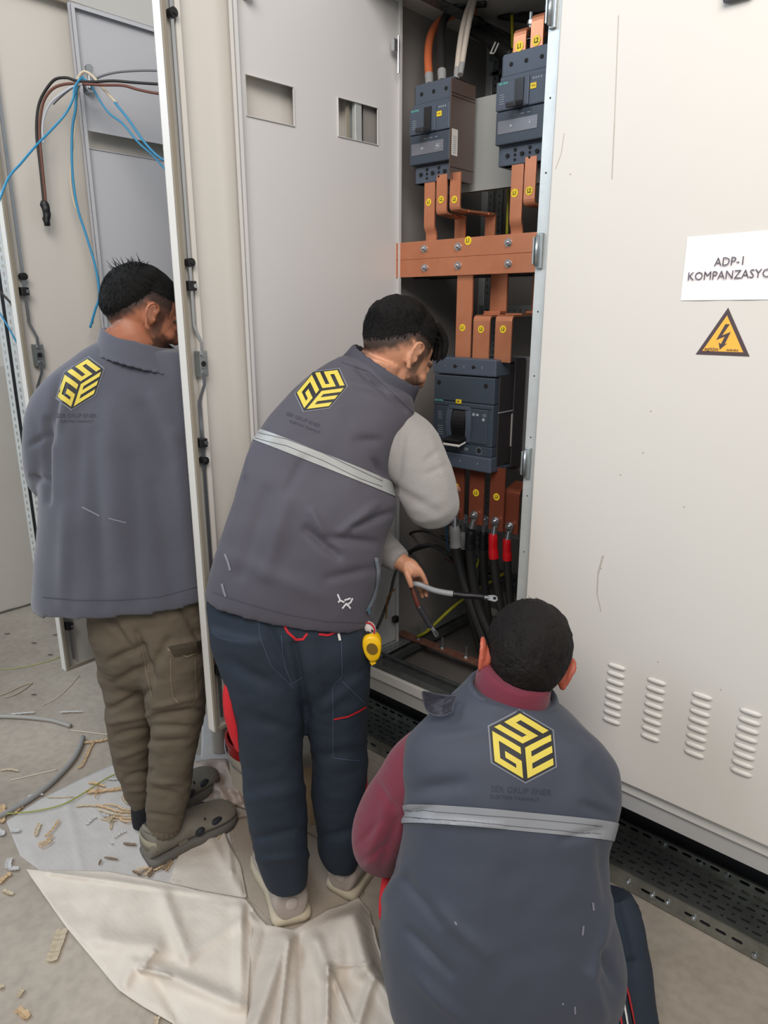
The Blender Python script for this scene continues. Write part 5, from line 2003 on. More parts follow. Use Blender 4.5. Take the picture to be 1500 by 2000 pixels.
    for (xa, xb, y, h) in ((264, 292, 1566, 1.888), (289, 350, 1612, 1.79)):
        bm = bmesh.new()
        L_, R_ = W(xa - 2, y, h), W(xb + 2, y, h)
        c = (L_ + R_) / 2
        hw_ = (R_ - L_).length / 2
        rings = []
        for zz, k in ((0.018, 0.96), (0.012, 1.04), (-0.012, 1.04), (-0.018, 0.94)):
            rings.append([c + V(0, 0, zz) + (RT * math.cos(a) * hw_ + HD * math.sin(a) * hw_ * 0.95) * (k + 0.03 * math.sin(a * 22)) for a in (2 * PI * q / 88 for q in range(88))])
        bridge_rings(bm, rings)
        obj('elastic_cuff', bm, OLIVE, tr, smooth=True)
    # jacket
    bm = bmesh.new()
    loft_px(bm, [(78, 1168, 428, 1142, 1.86, .165), (78, 1163, 428, 1137, 1.86, .166), (79, 1130, 426, 1110, 1.862, .162), (82, 1060, 426, 1060, 1.865, .152), (86, 980, 424, 985, 1.87, .146), (88, 900, 422, 910, 1.88, .138), (78, 845, 422, 850, 1.885, .132), (66, 790, 424, 806, 1.89, .122), (84, 752, 424, 768, 1.89, .108), (118, 716, 425, 732, 1.89, .092), (160, 688, 400, 706, 1.89, .078), (195, 668, 372, 690, 1.89, .066)], 56, 2.6)
    tube_px(bm, [(135, 790, 1.88, .080), (106, 820, 1.865, .070), (92, 870, 1.85, .062), (90, 915, 1.855, .058), (98, 940, 1.90, .056), (125, 950, 1.97, .050), (155, 945, 2.04, .046)], 28)
    tube_px(bm, [(385, 785, 1.91, .080), (400, 840, 1.93, .072), (405, 895, 1.97, .060), (398, 940, 2.04, .054), (375, 905, 2.15, .045)], 28)
    bm = remeshed(bm, 0.0075, 4)
    folds = [((150, 720), (110, 830), 12, .007), ((112, 740), (100, 860), 8, -.008), ((155, 800), (150, 1000), 16, -.004), ((215, 800), (235, 1150), 22, .006), ((180, 850), (200, 1180), 14, -.004), ((280, 800), (330, 900), 18, -.009), ((300, 780), (350, 850), 14, .006), ((340, 850), (370, 1150), 16, .007), ((300, 950), (340, 1180), 16, -.006), ((92, 820), (95, 980), 6, -.012), ((255, 900), (270, 1180), 14, -.004), ((60, 870), (90, 850), 5, -.006), ((62, 930), (95, 940), 5, -.006), ((130, 1000), (120, 1180), 14, .005)]
    wrinkle(bm, folds, [(6, 0.007, (1.4, 1, 0.5), 21), (16, 0.002, (1, 1, 0.8), 4)])
    bv = bvh_of(bm)
    jk = garment('jacket', bm, FLEECE, P)
    bm = bmesh.new()
    ribbon(bm, bv, [(84, 1166), (150, 1172), (230, 1172), (310, 1166), (385, 1146)], 1.4, 0.0015)
    obj('hem_seam', bm, THREAD, jk)
    for L, w_ in (([(160, 990), (195, 1008)], 3), ([(212, 1012), (246, 1021)], 2.6)):
        bm = bmesh.new()
        ribbon(bm, bv, L, w_, 0.0012)
        obj('dust_mark', bm, DUST, jk)
    # collar: standing, folded
    bm = bmesh.new()
    c = W(276, 676, 1.895)
    nd = ((sk - base)).normalized()
    rings = []
    u0 = (RT * 0.985 + Vector((0, 0, -0.17))).normalized()
    w0 = HD
    for (zz, ku, kw) in ((-0.052, 0.150, 0.105), (-0.040, 0.132, 0.100), (-0.012, 0.112, 0.094), (0.016, 0.096, 0.084), (0.024, 0.089, 0.077), (0.016, 0.082, 0.070), (-0.012, 0.086, 0.072), (-0.05, 0.10, 0.080)):
        rings.append([c + nd * zz + u0 * math.cos(a) * ku + w0 * math.sin(a) * kw + V(0, 0, -0.012 * math.cos(a)) for a in (2 * PI * q / 48 for q in range(48))])
    rings.append(rings[0])
    bridge_rings(bm, rings, caps=False)
    bmesh.ops.remove_doubles(bm, verts=bm.verts[:], dist=1e-5)
    bm = remeshed(bm, 0.005, 3)
    garment('collar', bm, FLEECE, jk)
    emblem(jk, bv, (156.5, 749), (43.6, -3.5), (16.5, -50.4))
    cloth_text(jk, bv, 'SER GRUP ENER', (150, 812), (0.999, 0.0), 11, FAINT)
    cloth_text(jk, bv, 'ELEKTRIK TAAHHUT', (150, 823), (0.999, 0.0), 7, FAINT)
    # feet
    UP = mat('shoe_olive_grey', '767165', 0.85, bump=(300, 0.2), vary=(20, 0.4, '5A564D'))
    SO = mat('sole_grey', '5E5A54', 0.8)
    h1, t1 = onZ(288, 1684, 0.0), onZ(445, 1596, 0.0)
    shoe(P, 'shoe', h1, t1, 0.305, 0.120, UP, SO, 'strap')
    h2, t2 = onZ(285, 1618, 0.0), onZ(385, 1545, 0.0)
    shoe(P, 'shoe', h2, t2, 0.305, 0.108, UP, SO, 'strap')
    for (x, y, h, r, a) in ((278, 1582, 1.885, 0.034, 1), (320, 1632, 1.80, 0.038, 2)):
        bm = bmesh.new()
        tube_px(bm, [(x, y - 14, h, r), (x, y + 6, h, r), (x + 3, y + 26, h, r)])
        obj('sock', bm, mat('black_sock', '15161B', 0.9), P, smooth=True)
    # glasses of dust mask: strap end seen at the jaw is the face mask
    return P


# ============ person in the middle: leaning, grey vest, navy trousers ============
def person_two():
    P = thing('person', 'young man in grey vest and navy trousers leaning to the open cabinet', 'person', (-1.19, 1.08, 0.0))
    HM = head_matrix(775, 695, 1.80, RT * 0.80 + HD * 0.55 - Vector((0, 0, 0.62)), Vector((0, 0, 1)) + RT * 0.05)
    bm = bmesh.new()
    head_parts(bm, HM)
    sk = HM @ Vector((-0.035, 0, -0.03))
    nb = W(728, 748, 1.775)
    add_tube(bm, [sk, (sk * 0.5 + nb * 0.5), nb, W(705, 800, 1.80)], [0.059, 0.057, 0.060, 0.055], 24, 4)
    loft_px(bm, [(430, 1180, 700, 1200, 1.64, .10), (460, 1080, 710, 1080, 1.66, .10), (490, 960, 730, 980, 1.70, .10), (560, 870, 740, 890, 1.75, .08), (640, 790, 760, 820, 1.80, .05)], 28)
    loft_px(bm, [(440, 1150, 700, 1170, 1.65, .085), (450, 1235, 690, 1245, 1.65, .07)], 28)
    tube_px(bm, [(498, 1250, 1.63, .062), (525, 1450, 1.58, .050), (552, 1650, 1.56, .040), (560, 1735, 1.565, .030)])
    tube_px(bm, [(655, 1260, 1.655, .062), (660, 1450, 1.65, .050), (665, 1620, 1.655, .040), (668, 1700, 1.672, .028)])
    tube_px(bm, [(780, 850, 1.76, .05), (830, 920, 1.73, .045), (845, 972, 1.72, .042), (850, 955, 1.86, .034)])
    tube_px(bm, [(660, 900, 1.86, .05), (690, 1010, 1.88, .045), (745, 1062, 1.82, .034), (786, 1100, 1.765, .024)])
    simple_hand(bm, W(850, 955, 1.87), W(856, 935, 1.95), Vector((0, 0, -1)), -1)
    # left hand seen on the cable
    h = 1.755
    wr, kn = W(787, 1100, 1.765), W(808, 1114, 1.745)
    ax = (kn - wr).normalized()
    add_tube(bm, [W(774, 1090, 1.775), wr, W(798, 1107, 1.755)], [0.023, 0.023, 0.025], 14, 3)
    Rl = frame((0, 0, 0), ax, Vector((0, 0, 1))).to_3x3()
    add_ell(bm, W(800, 1109, 1.755), (0.034, 0.027, 0.019), Rl, 18, 12)
    finger(bm, [W(792, 1108, 1.745), W(796, 1122, 1.728), W(800, 1134, 1.722), W(803, 1144, 1.722)], 0.0092)
    finger(bm, [W(806, 1102, 1.750), W(817, 1111, 1.740), W(826, 1125, 1.738), W(832, 1139, 1.742)], 0.0084)
    finger(bm, [W(806, 1108, 1.768), W(820, 1120, 1.766), W(831, 1136, 1.764), W(835, 1153, 1.758)], 0.0082)
    finger(bm, [W(803, 1114, 1.783), W(817, 1130, 1.785), W(829, 1148, 1.778), W(833, 1163, 1.764)], 0.0078)
    finger(bm, [W(800, 1118, 1.797), W(811, 1136, 1.800), W(821, 1154, 1.790), W(825, 1166, 1.775)], 0.0068)
    bm = remeshed(bm, 0.0043, 2)
    body = obj('body', bm, PI_SKIN, P, smooth=True)
    paint_skin(body, HM.inverted(), 'C08A6C', '2A1F1B', lambda x: 0.012 if x > -0.03 else 0.012 - (abs(x) - 0.03) * 1.3)
    hl = lambda x: 0.058 if x > -0.02 else 0.058 - (abs(x) - 0.02) * 0.9
    th = lambda p: 0.009 + 0.009 * smoothstep(0.02, 0.10, p.z) + 0.005 * smoothstep(0.0, 0.08, p.x)
    bm = hair_mesh(HM, hl, th, 0.002, 11, taper=0.075)
    locks(bm, HM, hl, th, lambda p: 0.020, 7000, 15, 0.22, taper=0.075)
    hr = obj('hair', bm, HAIR, P)
    bm = bmesh.new()
    for k in range(8):
        yy = -0.05 + 0.014 * k
        add_tube(bm, [HM @ Vector((0.030, yy, 0.112)), HM @ Vector((0.070, yy * 1.05, 0.092)), HM @ Vector((0.089, yy * 1.05, 0.062 - 0.006 * (k % 3))), HM @ Vector((0.092, yy * 1.0, 0.046 - 0.010 * (k % 2)))], [0.007, 0.009, 0.007, 0.001], 10, 4)
    obj('fringe', bm, HAIR, hr, smooth=True)
    bm = bmesh.new()
    strands(bm, HM, lambda r: (r.uniform(-1.2, 1.2), r.uniform(0.3, 1.4)), 0.022, 50, 14, 0.4)
    obj('loose_strands', bm, HAIR, hr)
    # trousers
    bm = bmesh.new()
    loft_px(bm, [(410, 1130, 724, 1170, 1.655, .125), (409, 1190, 727, 1215, 1.65, .13), (414, 1240, 727, 1255, 1.64, .13), (426, 1285, 724, 1290, 1.635, .115), (440, 1325, 718, 1330, 1.63, .090), (456, 1360, 708, 1360, 1.63, .055)], 44)
    loft_px(bm, [(412, 1215, 575, 1225, 1.625, .115), (426, 1280, 588, 1290, 1.615, .11), (444, 1345, 594, 1350, 1.60, .102), (458, 1400, 592, 1405, 1.59, .092), (468, 1460, 592, 1465, 1.58, .085), (478, 1530, 594, 1535, 1.57, .078), (486, 1600, 600, 1605, 1.56, .074), (496, 1655, 602, 1665, 1.555, .070), (508, 1690, 602, 1700, 1.55, .064), (522, 1716, 600, 1724, 1.55, .056)], 40)
    loft_px(bm, [(560, 1225, 727, 1240, 1.655, .115), (578, 1290, 724, 1295, 1.65, .11), (590, 1350, 722, 1355, 1.65, .10), (598, 1400, 719, 1405, 1.65, .092), (604, 1450, 717, 1455, 1.65, .085), (608, 1490, 719, 1500, 1.65, .080), (611, 1560, 714, 1565, 1.65, .074), (617, 1610, 709, 1615, 1.65, .070), (622, 1655, 704, 1660, 1.65, .062), (634, 1682, 698, 1692, 1.65, .054)], 40)
    bm = remeshed(bm, 0.0065, 4)
    folds = [((575, 1260), (600, 1400), 8, -.010), ((520, 1215), (570, 1330), 10, -.007), ((440, 1290), (540, 1340), 14, -.005), ((480, 1400), (580, 1430), 14, -.005), ((490, 1560), (590, 1540), 12, .004), ((495, 1640), (600, 1620), 10, -.006), ((505, 1680), (600, 1670), 8, .005), ((615, 1640), (700, 1620), 10, -.006), ((610, 1480), (700, 1470), 12, -.005), ((620, 1390), (700, 1330), 12, .004), ((600, 1250), (640, 1400), 14, .004)]
    wrinkle(bm, folds, [(9, 0.005, (1, 1, 1.2), 31), (26, 0.0014, (1, 1, 1.6), 9)])
    bv = bvh_of(bm)
    tr = garment('trousers', bm, NAVY, P)
    for L, w_ in (([(552, 1214), (562, 1234), (578, 1248), (592, 1248), (600, 1237)], 4.5), ([(622, 1238), (640, 1240), (656, 1234)], 4.5), ([(652, 1404), (680, 1398), (700, 1388), (714, 1380)], 3.4)):
        bm = bmesh.new()
        ribbon(bm, bv, L, w_, 0.003)
        obj('red_trim', bm, REDC, tr)
    bm = bmesh.new()
    ribbon(bm, bv, [(660, 1236), (663, 1250)], 4.5, 0.004)
    obj('white_tab', bm, WHITEP, tr)
    bm = bmesh.new()
    ribbon(bm, bv, [(550, 1240), (556, 1300), (570, 1335), (590, 1322)], 1.4, 0.002)
    ribbon(bm, bv, [(666, 1250), (668, 1320), (650, 1340), (651, 1480), (702, 1486)], 1.4, 0.002)
    ribbon(bm, bv, [(668, 1330), (712, 1374)], 1.4, 0.002)
    ribbon(bm, bv, [(505, 1205), (508, 1245), (530, 1300), (575, 1345)], 1.2, 0.002)
    obj('seam', bm, mat('navy_thread', '3B4A5E', 0.8), tr)
    # red inset of the left trouser side, bulging pocket
    bm = bmesh.new()
    loft_px(bm, [(444, 1318, 456, 1316, 1.57, .03), (437, 1345, 466, 1348, 1.57, .04), (439, 1385, 472, 1388, 1.565, .045), (448, 1420, 478, 1425, 1.56, .04), (462, 1455, 482, 1460, 1.56, .03)], 20)
    garment('red_side_panel', remeshed(bm, 0.004, 2), REDC, tr)
    bm = bmesh.new()
    loft_px(bm, [(707, 1510, 714, 1510, 1.65, .02), (705, 1530, 718, 1530, 1.65, .035), (703, 1555, 714, 1556, 1.65, .03), (700, 1585, 707, 1585, 1.65, .02)], 16)
    garment('red_side_panel', remeshed(bm, 0.004, 2), REDC, tr)
    # sweatshirt: sleeves and a core under the vest
    bm = bmesh.new()
    loft_px(bm, [(450, 1150, 700, 1170, 1.65, .115), (480, 1000, 735, 1010, 1.68, .11), (520, 880, 750, 900, 1.73, .11), (600, 770, 790, 820, 1.755, .09)], 30)
    tube_px(bm, [(765, 850, 1.755, .082), (795, 875, 1.745, .083), (822, 925, 1.72, .079), (838, 965, 1.705, .074), (845, 982, 1.71, .068), (852, 966, 1.80, .056), (850, 955, 1.87, .046)], 30)
    tube_px(bm, [(650, 880, 1.85, .075), (682, 1000, 1.875, .062), (730, 1052, 1.83, .048), (760, 1078, 1.795, .041), (782, 1096, 1.768, .033)], 26)
    bm = remeshed(bm, 0.006, 4)
    folds = [((750, 945), (850, 1000), 10, -.004), ((790, 830), (770, 960), 9, -.006), ((840, 850), (876, 960), 8, .003), ((740, 1075), (790, 1060), 4, -.003), ((855, 880), (830, 900), 5, -.003), ((868, 910), (835, 925), 5, -.003)]
    wrinkle(bm, folds, [(12, 0.004, (1, 1, 1), 31), (40, 0.001, (1, 1, 1), 9)])
    garment('sweatshirt', bm, SWEAT, P)
    # vest
    bm = bmesh.new()
    loft_px(bm, [(408, 1148, 726, 1206, 1.66, .150), (409, 1143, 728, 1200, 1.66, .152), (413, 1128, 733, 1172, 1.66, .152), (418, 1100, 744, 1112, 1.665, .150), (438, 1036, 752, 1055, 1.68, .148), (462, 965, 772, 1000, 1.70, .142), (482, 905, 768, 960, 1.72, .138), (504, 848, 762, 915, 1.735, .132), (545, 792, 782, 865, 1.75, .120), (598, 738, 806, 818, 1.765, .100), (640, 708, 806, 778, 1.775, .080), (668, 694, 790, 742, 1.78, .066)], 60, 2.5)
    bm = remeshed(bm, 0.0068, 4)
    folds = [((600, 1035), (660, 1085), 9, -.009), ((640, 1050), (730, 1060), 8, -.007), ((665, 1040), (735, 985), 8, .006), ((690, 1030), (765, 1000), 6, -.008), ((610, 1000), (640, 1060), 9, .006), ((560, 980), (520, 1120), 16, .006), ((520, 960), (470, 1120), 14, -.005), ((640, 1130), (730, 1110), 9, -.005), ((700, 720), (790, 800), 6, -.008), ((680, 745), (790, 780), 8, .004), ((590, 900), (560, 960), 10, -.004), ((500, 860), (480, 930), 6, .006), ((430, 1080), (640, 1170), 16, .003), ((730, 900), (752, 930), 6, -.008), ((700, 860), (740, 860), 8, -.005)]
    wrinkle(bm, folds, [(8, 0.005, (1, 1, 1), 51), (22, 0.0018, (1, 1, 1), 4)])
    bv = bvh_of(bm)
    src = bm.copy()
    vs = garment('vest', bm, VEST2, P)
    pA, pB = hit(bv, 510, 851, 0), hit(bv, 744, 944, 0)
    if pA and pB:
        tilt = CAM + Vector((0, 0, 0.05))
        b2 = band_of(src, (pA + pB) / 2, pA, tilt, 0.0150, 0.0022)
        garment('reflective_band', b2, REFL, vs)
    bm = bmesh.new()
    ribbon(bm, bv, [(506, 846), (560, 858), (630, 884), (700, 918), (745, 940)], 0.9, 0.0032)
    ribbon(bm, bv, [(500, 857), (560, 871), (630, 899), (700, 934), (745, 951)], 0.9, 0.0032)
    ribbon(bm, bv, [(415, 1156), (480, 1178), (560, 1200), (640, 1214), (712, 1216)], 1.2, 0.0014)
    ribbon(bm, bv, [(668, 708), (720, 725), (770, 770), (812, 812)], 1.2, 0.0014)
    obj('seam', bm, THREAD, vs)
    bm = bmesh.new()
    ribbon(bm, bv, [(733, 1090), (737, 1115), (735, 1145), (727, 1170), (716, 1192)], 5, 0.002)
    zp = obj('side_zip', bm, mat('zip_tape', '7C8694', 0.6), vs)
    bm = bmesh.new()
    zl = smooth_path([(733, 1090), (737, 1115), (735, 1145), (727, 1170), (716, 1192)], 9)
    for q in zl:
        ribbon(bm, bv, [(q[0] - 3.4, q[1]), (q[0] + 3.4, q[1])], 1.3, 0.0032, 3)
    obj('zip_teeth', bm, mat('zip_teeth', 'B9C4CE', 0.4, 0.4), zp)
    bm = bmesh.new()
    ribbon(bm, bv, [(716, 1186), (718, 1199)], 4.5, 0.006, 3)
    r_ = bmesh.ops.solidify(bm, geom=bm.faces[:], thickness=0.002)
    obj('zip_pull', bm, mat('zip_pull', '7FA3B8', 0.4), zp)
    bm = bmesh.new()
    for L in ([(659, 1160), (664, 1172), (672, 1176)], [(672, 1172), (684, 1168)], [(668, 1188), (676, 1178), (684, 1188)], [(676, 1182), (684, 1176), (688, 1168)], [(664, 1172), (660, 1176)]):
        ribbon(bm, bv, L, 3.2, 0.002, 3)
    obj('paint_splash', bm, PAINTS, vs)
    for L in ([(440, 1082), (446, 1098), (450, 1114)], [(434, 1140), (438, 1156)], [(437, 1152), (441, 1165)]):
        bm = bmesh.new()
        ribbon(bm, bv, L, 4, 0.0015, 4)
        obj('dust_mark', bm, DUST, vs)
    emblem(vs, bv, (627.5, 762), (38, 16), (34, -41))
    cloth_text(vs, bv, 'SER GRUP ENER', (592, 820), (0.935, 0.355), 10, FAINT)
    cloth_text(vs, bv, 'ELEKTRIK TAAHHUT', (596, 834), (0.935, 0.355), 7, FAINT)
    # collar: open standing collar leaning with the neck
    bm = bmesh.new()
    c0 = W(742, 736, 1.785)
    nd = (sk - nb).normalized()
    u0 = (W(815, 790, 1.74) - W(672, 692, 1.80)).normalized()
    nd = (nd - u0 * nd.dot(u0)).normalized()
    w0 = u0.cross(nd)
    rings = []
    for (zz, ku, kw) in ((-0.044, 0.122, 0.090), (-0.030, 0.114, 0.088), (0.004, 0.104, 0.085), (0.028, 0.100, 0.080), (0.036, 0.094, 0.075), (0.028, 0.088, 0.070), (-0.004, 0.090, 0.070), (-0.042, 0.10, 0.075)):
        rings.append([c0 + nd * zz + u0 * math.cos(a) * ku + w0 * math.sin(a) * kw for a in (2 * PI * q / 48 for q in range(48))])
    rings.append(rings[0])
    bridge_rings(bm, rings, caps=False)
    bmesh.ops.remove_doubles(bm, verts=bm.verts[:], dist=1e-5)
    bm = remeshed(bm, 0.0045, 2)
    garment('collar', bm, mat('vest_lining', '3F3E48', 0.75), vs)
    UP = mat('shoe_beige', 'A89C92', 0.85, bump=(300, 0.15), vary=(16, 0.5, '877B70'))
    SO = mat('sole_cream', 'B5A992', 0.7)
    shoe(P, 'sneaker', onZ(572, 1806), onZ(522, 1655), 0.290, 0.118, UP, SO, 'lace')
    shoe(P, 'sneaker', onZ(664, 1750), onZ(760, 1625), 0.285, 0.116, UP, SO, 'lace')
    for (x, y, h) in ((562, 1728, 1.565), (668, 1694, 1.668)):
        bm = bmesh.new()
        tube_px(bm, [(x, y - 20, h, .038), (x, y + 6, h, .036), (x, y + 20, h, .031)])
        obj('sock', bm, mat('black_sock', '15161B', 0.9), P, smooth=True)
    return P


# ============ person at the right: crouching ============
def person_three():
    P = thing('person', 'dark-haired man crouching in blue-grey vest over maroon sweatshirt, back to us', 'person', (-0.60, 1.02, 0.0))
    rt = (RT * 0.965 - Vector((0, 0, 0.26))).normalized()
    up = rt.cross(HD).normalized()
    fwd = (HD * 0.90 - Vector((0, 0, 0.42)) - RT * 0.10).normalized()
    HM = head_matrix(1022, 1296, 1.36, fwd, Vector((0, 0, 1)) + RT * 0.25)
    bm = bmesh.new()
    head_parts(bm, HM, 1.0, 0.009)
    sk = HM @ Vector((-0.03, 0, -0.03))
    nb = W(1005, 1392, 1.33)
    add_tube(bm, [sk, (sk + nb) / 2, nb, W(1000, 1440, 1.33)], [0.058, 0.058, 0.060, 0.06], 24, 4)
    loft_px(bm, [(880, 1420, 1120, 1430, 1.31, .08), (830, 1520, 1160, 1530, 1.28, .10), (830, 1700, 1150, 1700, 1.22, .10), (830, 1850, 1150, 1860, 1.17, .10), (830, 1990, 1150, 1990, 1.13, .10)], 28)
    tube_px(bm, [(840, 1500, 1.32, .05), (766, 1592, 1.335, .044), (756, 1640, 1.36, .038), (830, 1625, 1.50, .032)])
    tube_px(bm, [(1100, 1500, 1.33, .05), (1115, 1560, 1.40, .042), (1100, 1590, 1.48, .036), (1050, 1540, 1.60, .030)])
    simple_hand(bm, W(830, 1625, 1.51), W(880, 1595, 1.58), Vector((0, 0, -1)), 1)
    simple_hand(bm, W(1050, 1540, 1.61), W(1020, 1510, 1.67), Vector((0, 0, -1)), -1)
    kL, kR = W(800, 1760, 1.50), W(1185, 1770, 1.42)
    for (hx, kn, ax, ay) in ((900, kL, 850, 1.24), (1110, kR, 1150, 1.20)):
        hp = W(hx, 1985, 1.15)
        an = W(ax, 2000, ay); an.z = 0.09
        add_tube(bm, [hp, (hp + kn) / 2, kn], [0.08, 0.07, 0.055], 20, 3)
        add_tube(bm, [kn, (kn + an) / 2, an], [0.05, 0.05, 0.036], 20, 3)
    bm = remeshed(bm, 0.0046, 2)
    body = obj('body', bm, PI_SKIN, P, smooth=True)
    paint_skin(body, HM.inverted(), 'A8694F', '241A17', lambda x: -0.02 if x > -0.012 else -0.02 - (abs(x) - 0.012) * 6.0, red='B4533F')
    hl = lambda x: 0.036 if x > -0.012 else max(-0.078, 0.020 - (abs(x) - 0.012) * 2.1)
    th = lambda p: 0.010 + 0.006 * smoothstep(0.0, 0.10, p.z)
    bm = hair_mesh(HM, hl, th, 0.002, 23, taper=0.02)
    locks(bm, HM, hl, th, lambda p: 0.024, 8000, 25, 0.12, taper=0.02, crown=(-0.06, 0.01, 0.105))
    hr = obj('hair', bm, HAIR_P3, P)
    bm = bmesh.new()
    strands(bm, HM, lambda r: (r.uniform(0, 6.28), r.uniform(0.2, 1.5)), 0.030, 90, 8, 0.35)
    obj('loose_strands', bm, HAIR_P3, hr)
    # trousers
    bm = bmesh.new()
    loft_px(bm, [(790, 1890, 1200, 1900, 1.18, .13), (770, 1970, 1225, 1980, 1.16, .15), (790, 2060, 1210, 2070, 1.15, .14)], 36)
    for (hx, kn, ax, ay) in ((880, kL, 850, 1.24), (1120, kR, 1150, 1.20)):
        hp = W(hx, 1975, 1.15)
        an = W(ax, 2000, ay); an.z = 0.10
        add_tube(bm, [hp, (hp + kn) / 2, kn], [0.115, 0.098, 0.078], 24, 4)
        add_tube(bm, [kn, (kn + an) / 2, an], [0.078, 0.072, 0.055], 24, 4)
    tube_px(bm, [(1195, 1745, 1.30, .045), (1207, 1830, 1.26, .062), (1204, 1920, 1.22, .078), (1215, 2000, 1.18, .080)])
    bm = remeshed(bm, 0.0068, 4)
    wrinkle(bm, [((1205, 1760), (1235, 1900), 8, -.006), ((1190, 1900), (1240, 1880), 8, -.006)], [(12, 0.006, (1, 1, 1), 31)])
    bv = bvh_of(bm)
    tr = garment('trousers', bm, NAVY, P)
    for nm, L, w_, m_ in (('white_piping', [(1203, 1890), (1214, 1945), (1226, 2012)], 3.5, WHITEP), ('red_piping', [(1211, 1890), (1226, 1945), (1240, 2012)], 3.5, REDC), ('red_piping', [(1195, 1900), (1204, 1950), (1214, 2012)], 3, REDC)):
        bm = bmesh.new()
        ribbon(bm, bv, L, w_, 0.003)
        obj(nm, bm, m_, tr)
    bm = bmesh.new()
    tube_px(bm, [(758, 1690, 1.36, .010), (756, 1725, 1.34, .014), (750, 1762, 1.30, .012), (745, 1795, 1.28, .006)], 12)
    obj('red_pocket', bm, REDC, tr, smooth=True)
    # sweatshirt
    bm = bmesh.new()
    loft_px(bm, [(870, 1420, 1120, 1430, 1.31, .09), (820, 1520, 1165, 1530, 1.28, .115), (820, 1700, 1160, 1700, 1.22, .12), (820, 1880, 1160, 1880, 1.17, .12)], 30)
    tube_px(bm, [(860, 1470, 1.30, .075), (815, 1520, 1.32, .078), (764, 1592, 1.33, .076), (744, 1640, 1.33, .066), (758, 1655, 1.38, .058), (830, 1625, 1.50, .044)], 28)
    tube_px(bm, [(1100, 1480, 1.32, .075), (1115, 1550, 1.38, .066), (1105, 1590, 1.46, .056), (1050, 1540, 1.60, .042)], 28)
    # roll neck
    rings = []
    c0 = W(1008, 1326, 1.335)
    nd = (sk - nb).normalized()
    u0 = (rt - nd * rt.dot(nd)).normalized()
    w0 = u0.cross(nd)
    add_tube(bm, [c0 - nd * 0.07, c0 - nd * 0.01, c0 + nd * 0.018], [0.090, 0.080, 0.073], 36, 2)
    bm = remeshed(bm, 0.0058, 4)
    wrinkle(bm, [((760, 1560), (720, 1680), 10, .004), ((775, 1600), (745, 1690), 8, -.005), ((700, 1650), (745, 1600), 7, -.004), ((710, 1680), (752, 1650), 6, -.004), ((735, 1530), (770, 1580), 8, -.004)], [(11, 0.006, (1, 1, 1), 71)])
    garment('sweatshirt', bm, MAROON, P)
    # vest
    bm = bmesh.new()
    loft_px(bm, [(815, 2075, 1150, 2085, 1.15, .150), (790, 2020, 1168, 2030, 1.155, .162), (762, 1950, 1196, 1960, 1.17, .170), (745, 1870, 1210, 1885, 1.185, .172), (744, 1800, 1206, 1820, 1.20, .168), (757, 1735, 1192, 1755, 1.215, .160), (776, 1670, 1182, 1690, 1.23, .152), (788, 1610, 1178, 1632, 1.245, .146), (786, 1560, 1196, 1580, 1.26, .142), (786, 1500, 1206, 1530, 1.275, .134), (798, 1445, 1192, 1480, 1.29, .118), (838, 1400, 1150, 1432, 1.305, .096), (890, 1366, 1108, 1392, 1.312, .080), (920, 1346, 1080, 1372, 1.315, .070)], 64, 2.5)
    bm = remeshed(bm, 0.0068, 4)
    folds = [((790, 1603), (980, 1612), 7, .004), ((800, 1545), (900, 1530), 16, -.006), ((770, 1700), (860, 1800), 12, -.006), ((800, 1820), (880, 1900), 10, -.007), ((860, 1780), (950, 1860), 14, .005), ((1170, 1650), (1185, 1760), 10, -.006), ((1190, 1760), (1160, 1900), 12, .006), ((1175, 1860), (1205, 1930), 10, -.010), ((1150, 1900), (1180, 1990), 12, .008), ((1100, 1640), (1170, 1620), 9, -.005), ((1150, 1500), (1195, 1560), 12, -.005), ((850, 1440), (960, 1425), 14, .004), ((1060, 1420), (1150, 1470), 14, .004), ((810, 1900), (900, 1990), 14, .006), ((1185, 1590), (1140, 1570), 8, -.006), ((790, 1590), (840, 1580), 8, -.006), ((750, 1760), (790, 1690), 10, .006)]
    wrinkle(bm, folds, [(6, 0.007, (1, 1, 1), 61), (20, 0.002, (1, 1, 1), 4)])
    bv = bvh_of(bm)
    src = bm.copy()
    vs = garment('vest', bm, VEST3, P)
    pA, pB = hit(bv, 810, 1590, 0), hit(bv, 1160, 1619, 0)
    if pA and pB:
        tilt = CAM + Vector((0, 0, 0.12))
        garment('reflective_band', band_of(src, (pA + pB) / 2, pA, tilt, 0.0165, 0.0022), REFL3, vs)
    bm = bmesh.new()
    ribbon(bm, bv, [(792, 1581), (900, 1588), (1050, 1600), (1174, 1612)], 0.9, 0.0034)
    ribbon(bm, bv, [(790, 1597), (900, 1604), (1050, 1617), (1172, 1628)], 0.9, 0.0034)
    obj('seam', bm, THREAD, vs)
    for L in ([(1157, 1762), (1159, 1778)], [(1139, 1808), (1137, 1826)], [(1122, 1965), (1123, 1980)], [(1098, 1958), (1100, 1962)], [(888, 1800), (892, 1806)]):
        bm = bmesh.new()
        ribbon(bm, bv, L, 3.5, 0.0014, 3)
        obj('dust_mark', bm, DUST, vs)
    emblem(vs, bv, (1020, 1458), (71, 4.5), (-5.8, -69))
    cloth_text(vs, bv, 'SER GRUP ENER', (1018, 1545), (0.993, 0.07), 17, mat('worn_print_blue', '30343F', 0.8))
    cloth_text(vs, bv, 'ELEKTRIK TAAHHUT', (1005, 1559), (0.993, 0.07), 10.5, MATS['worn_print_blue'])
    # collar with a turned flap at the left
    bm = bmesh.new()
    c0 = W(1000, 1356, 1.325)
    rings = []
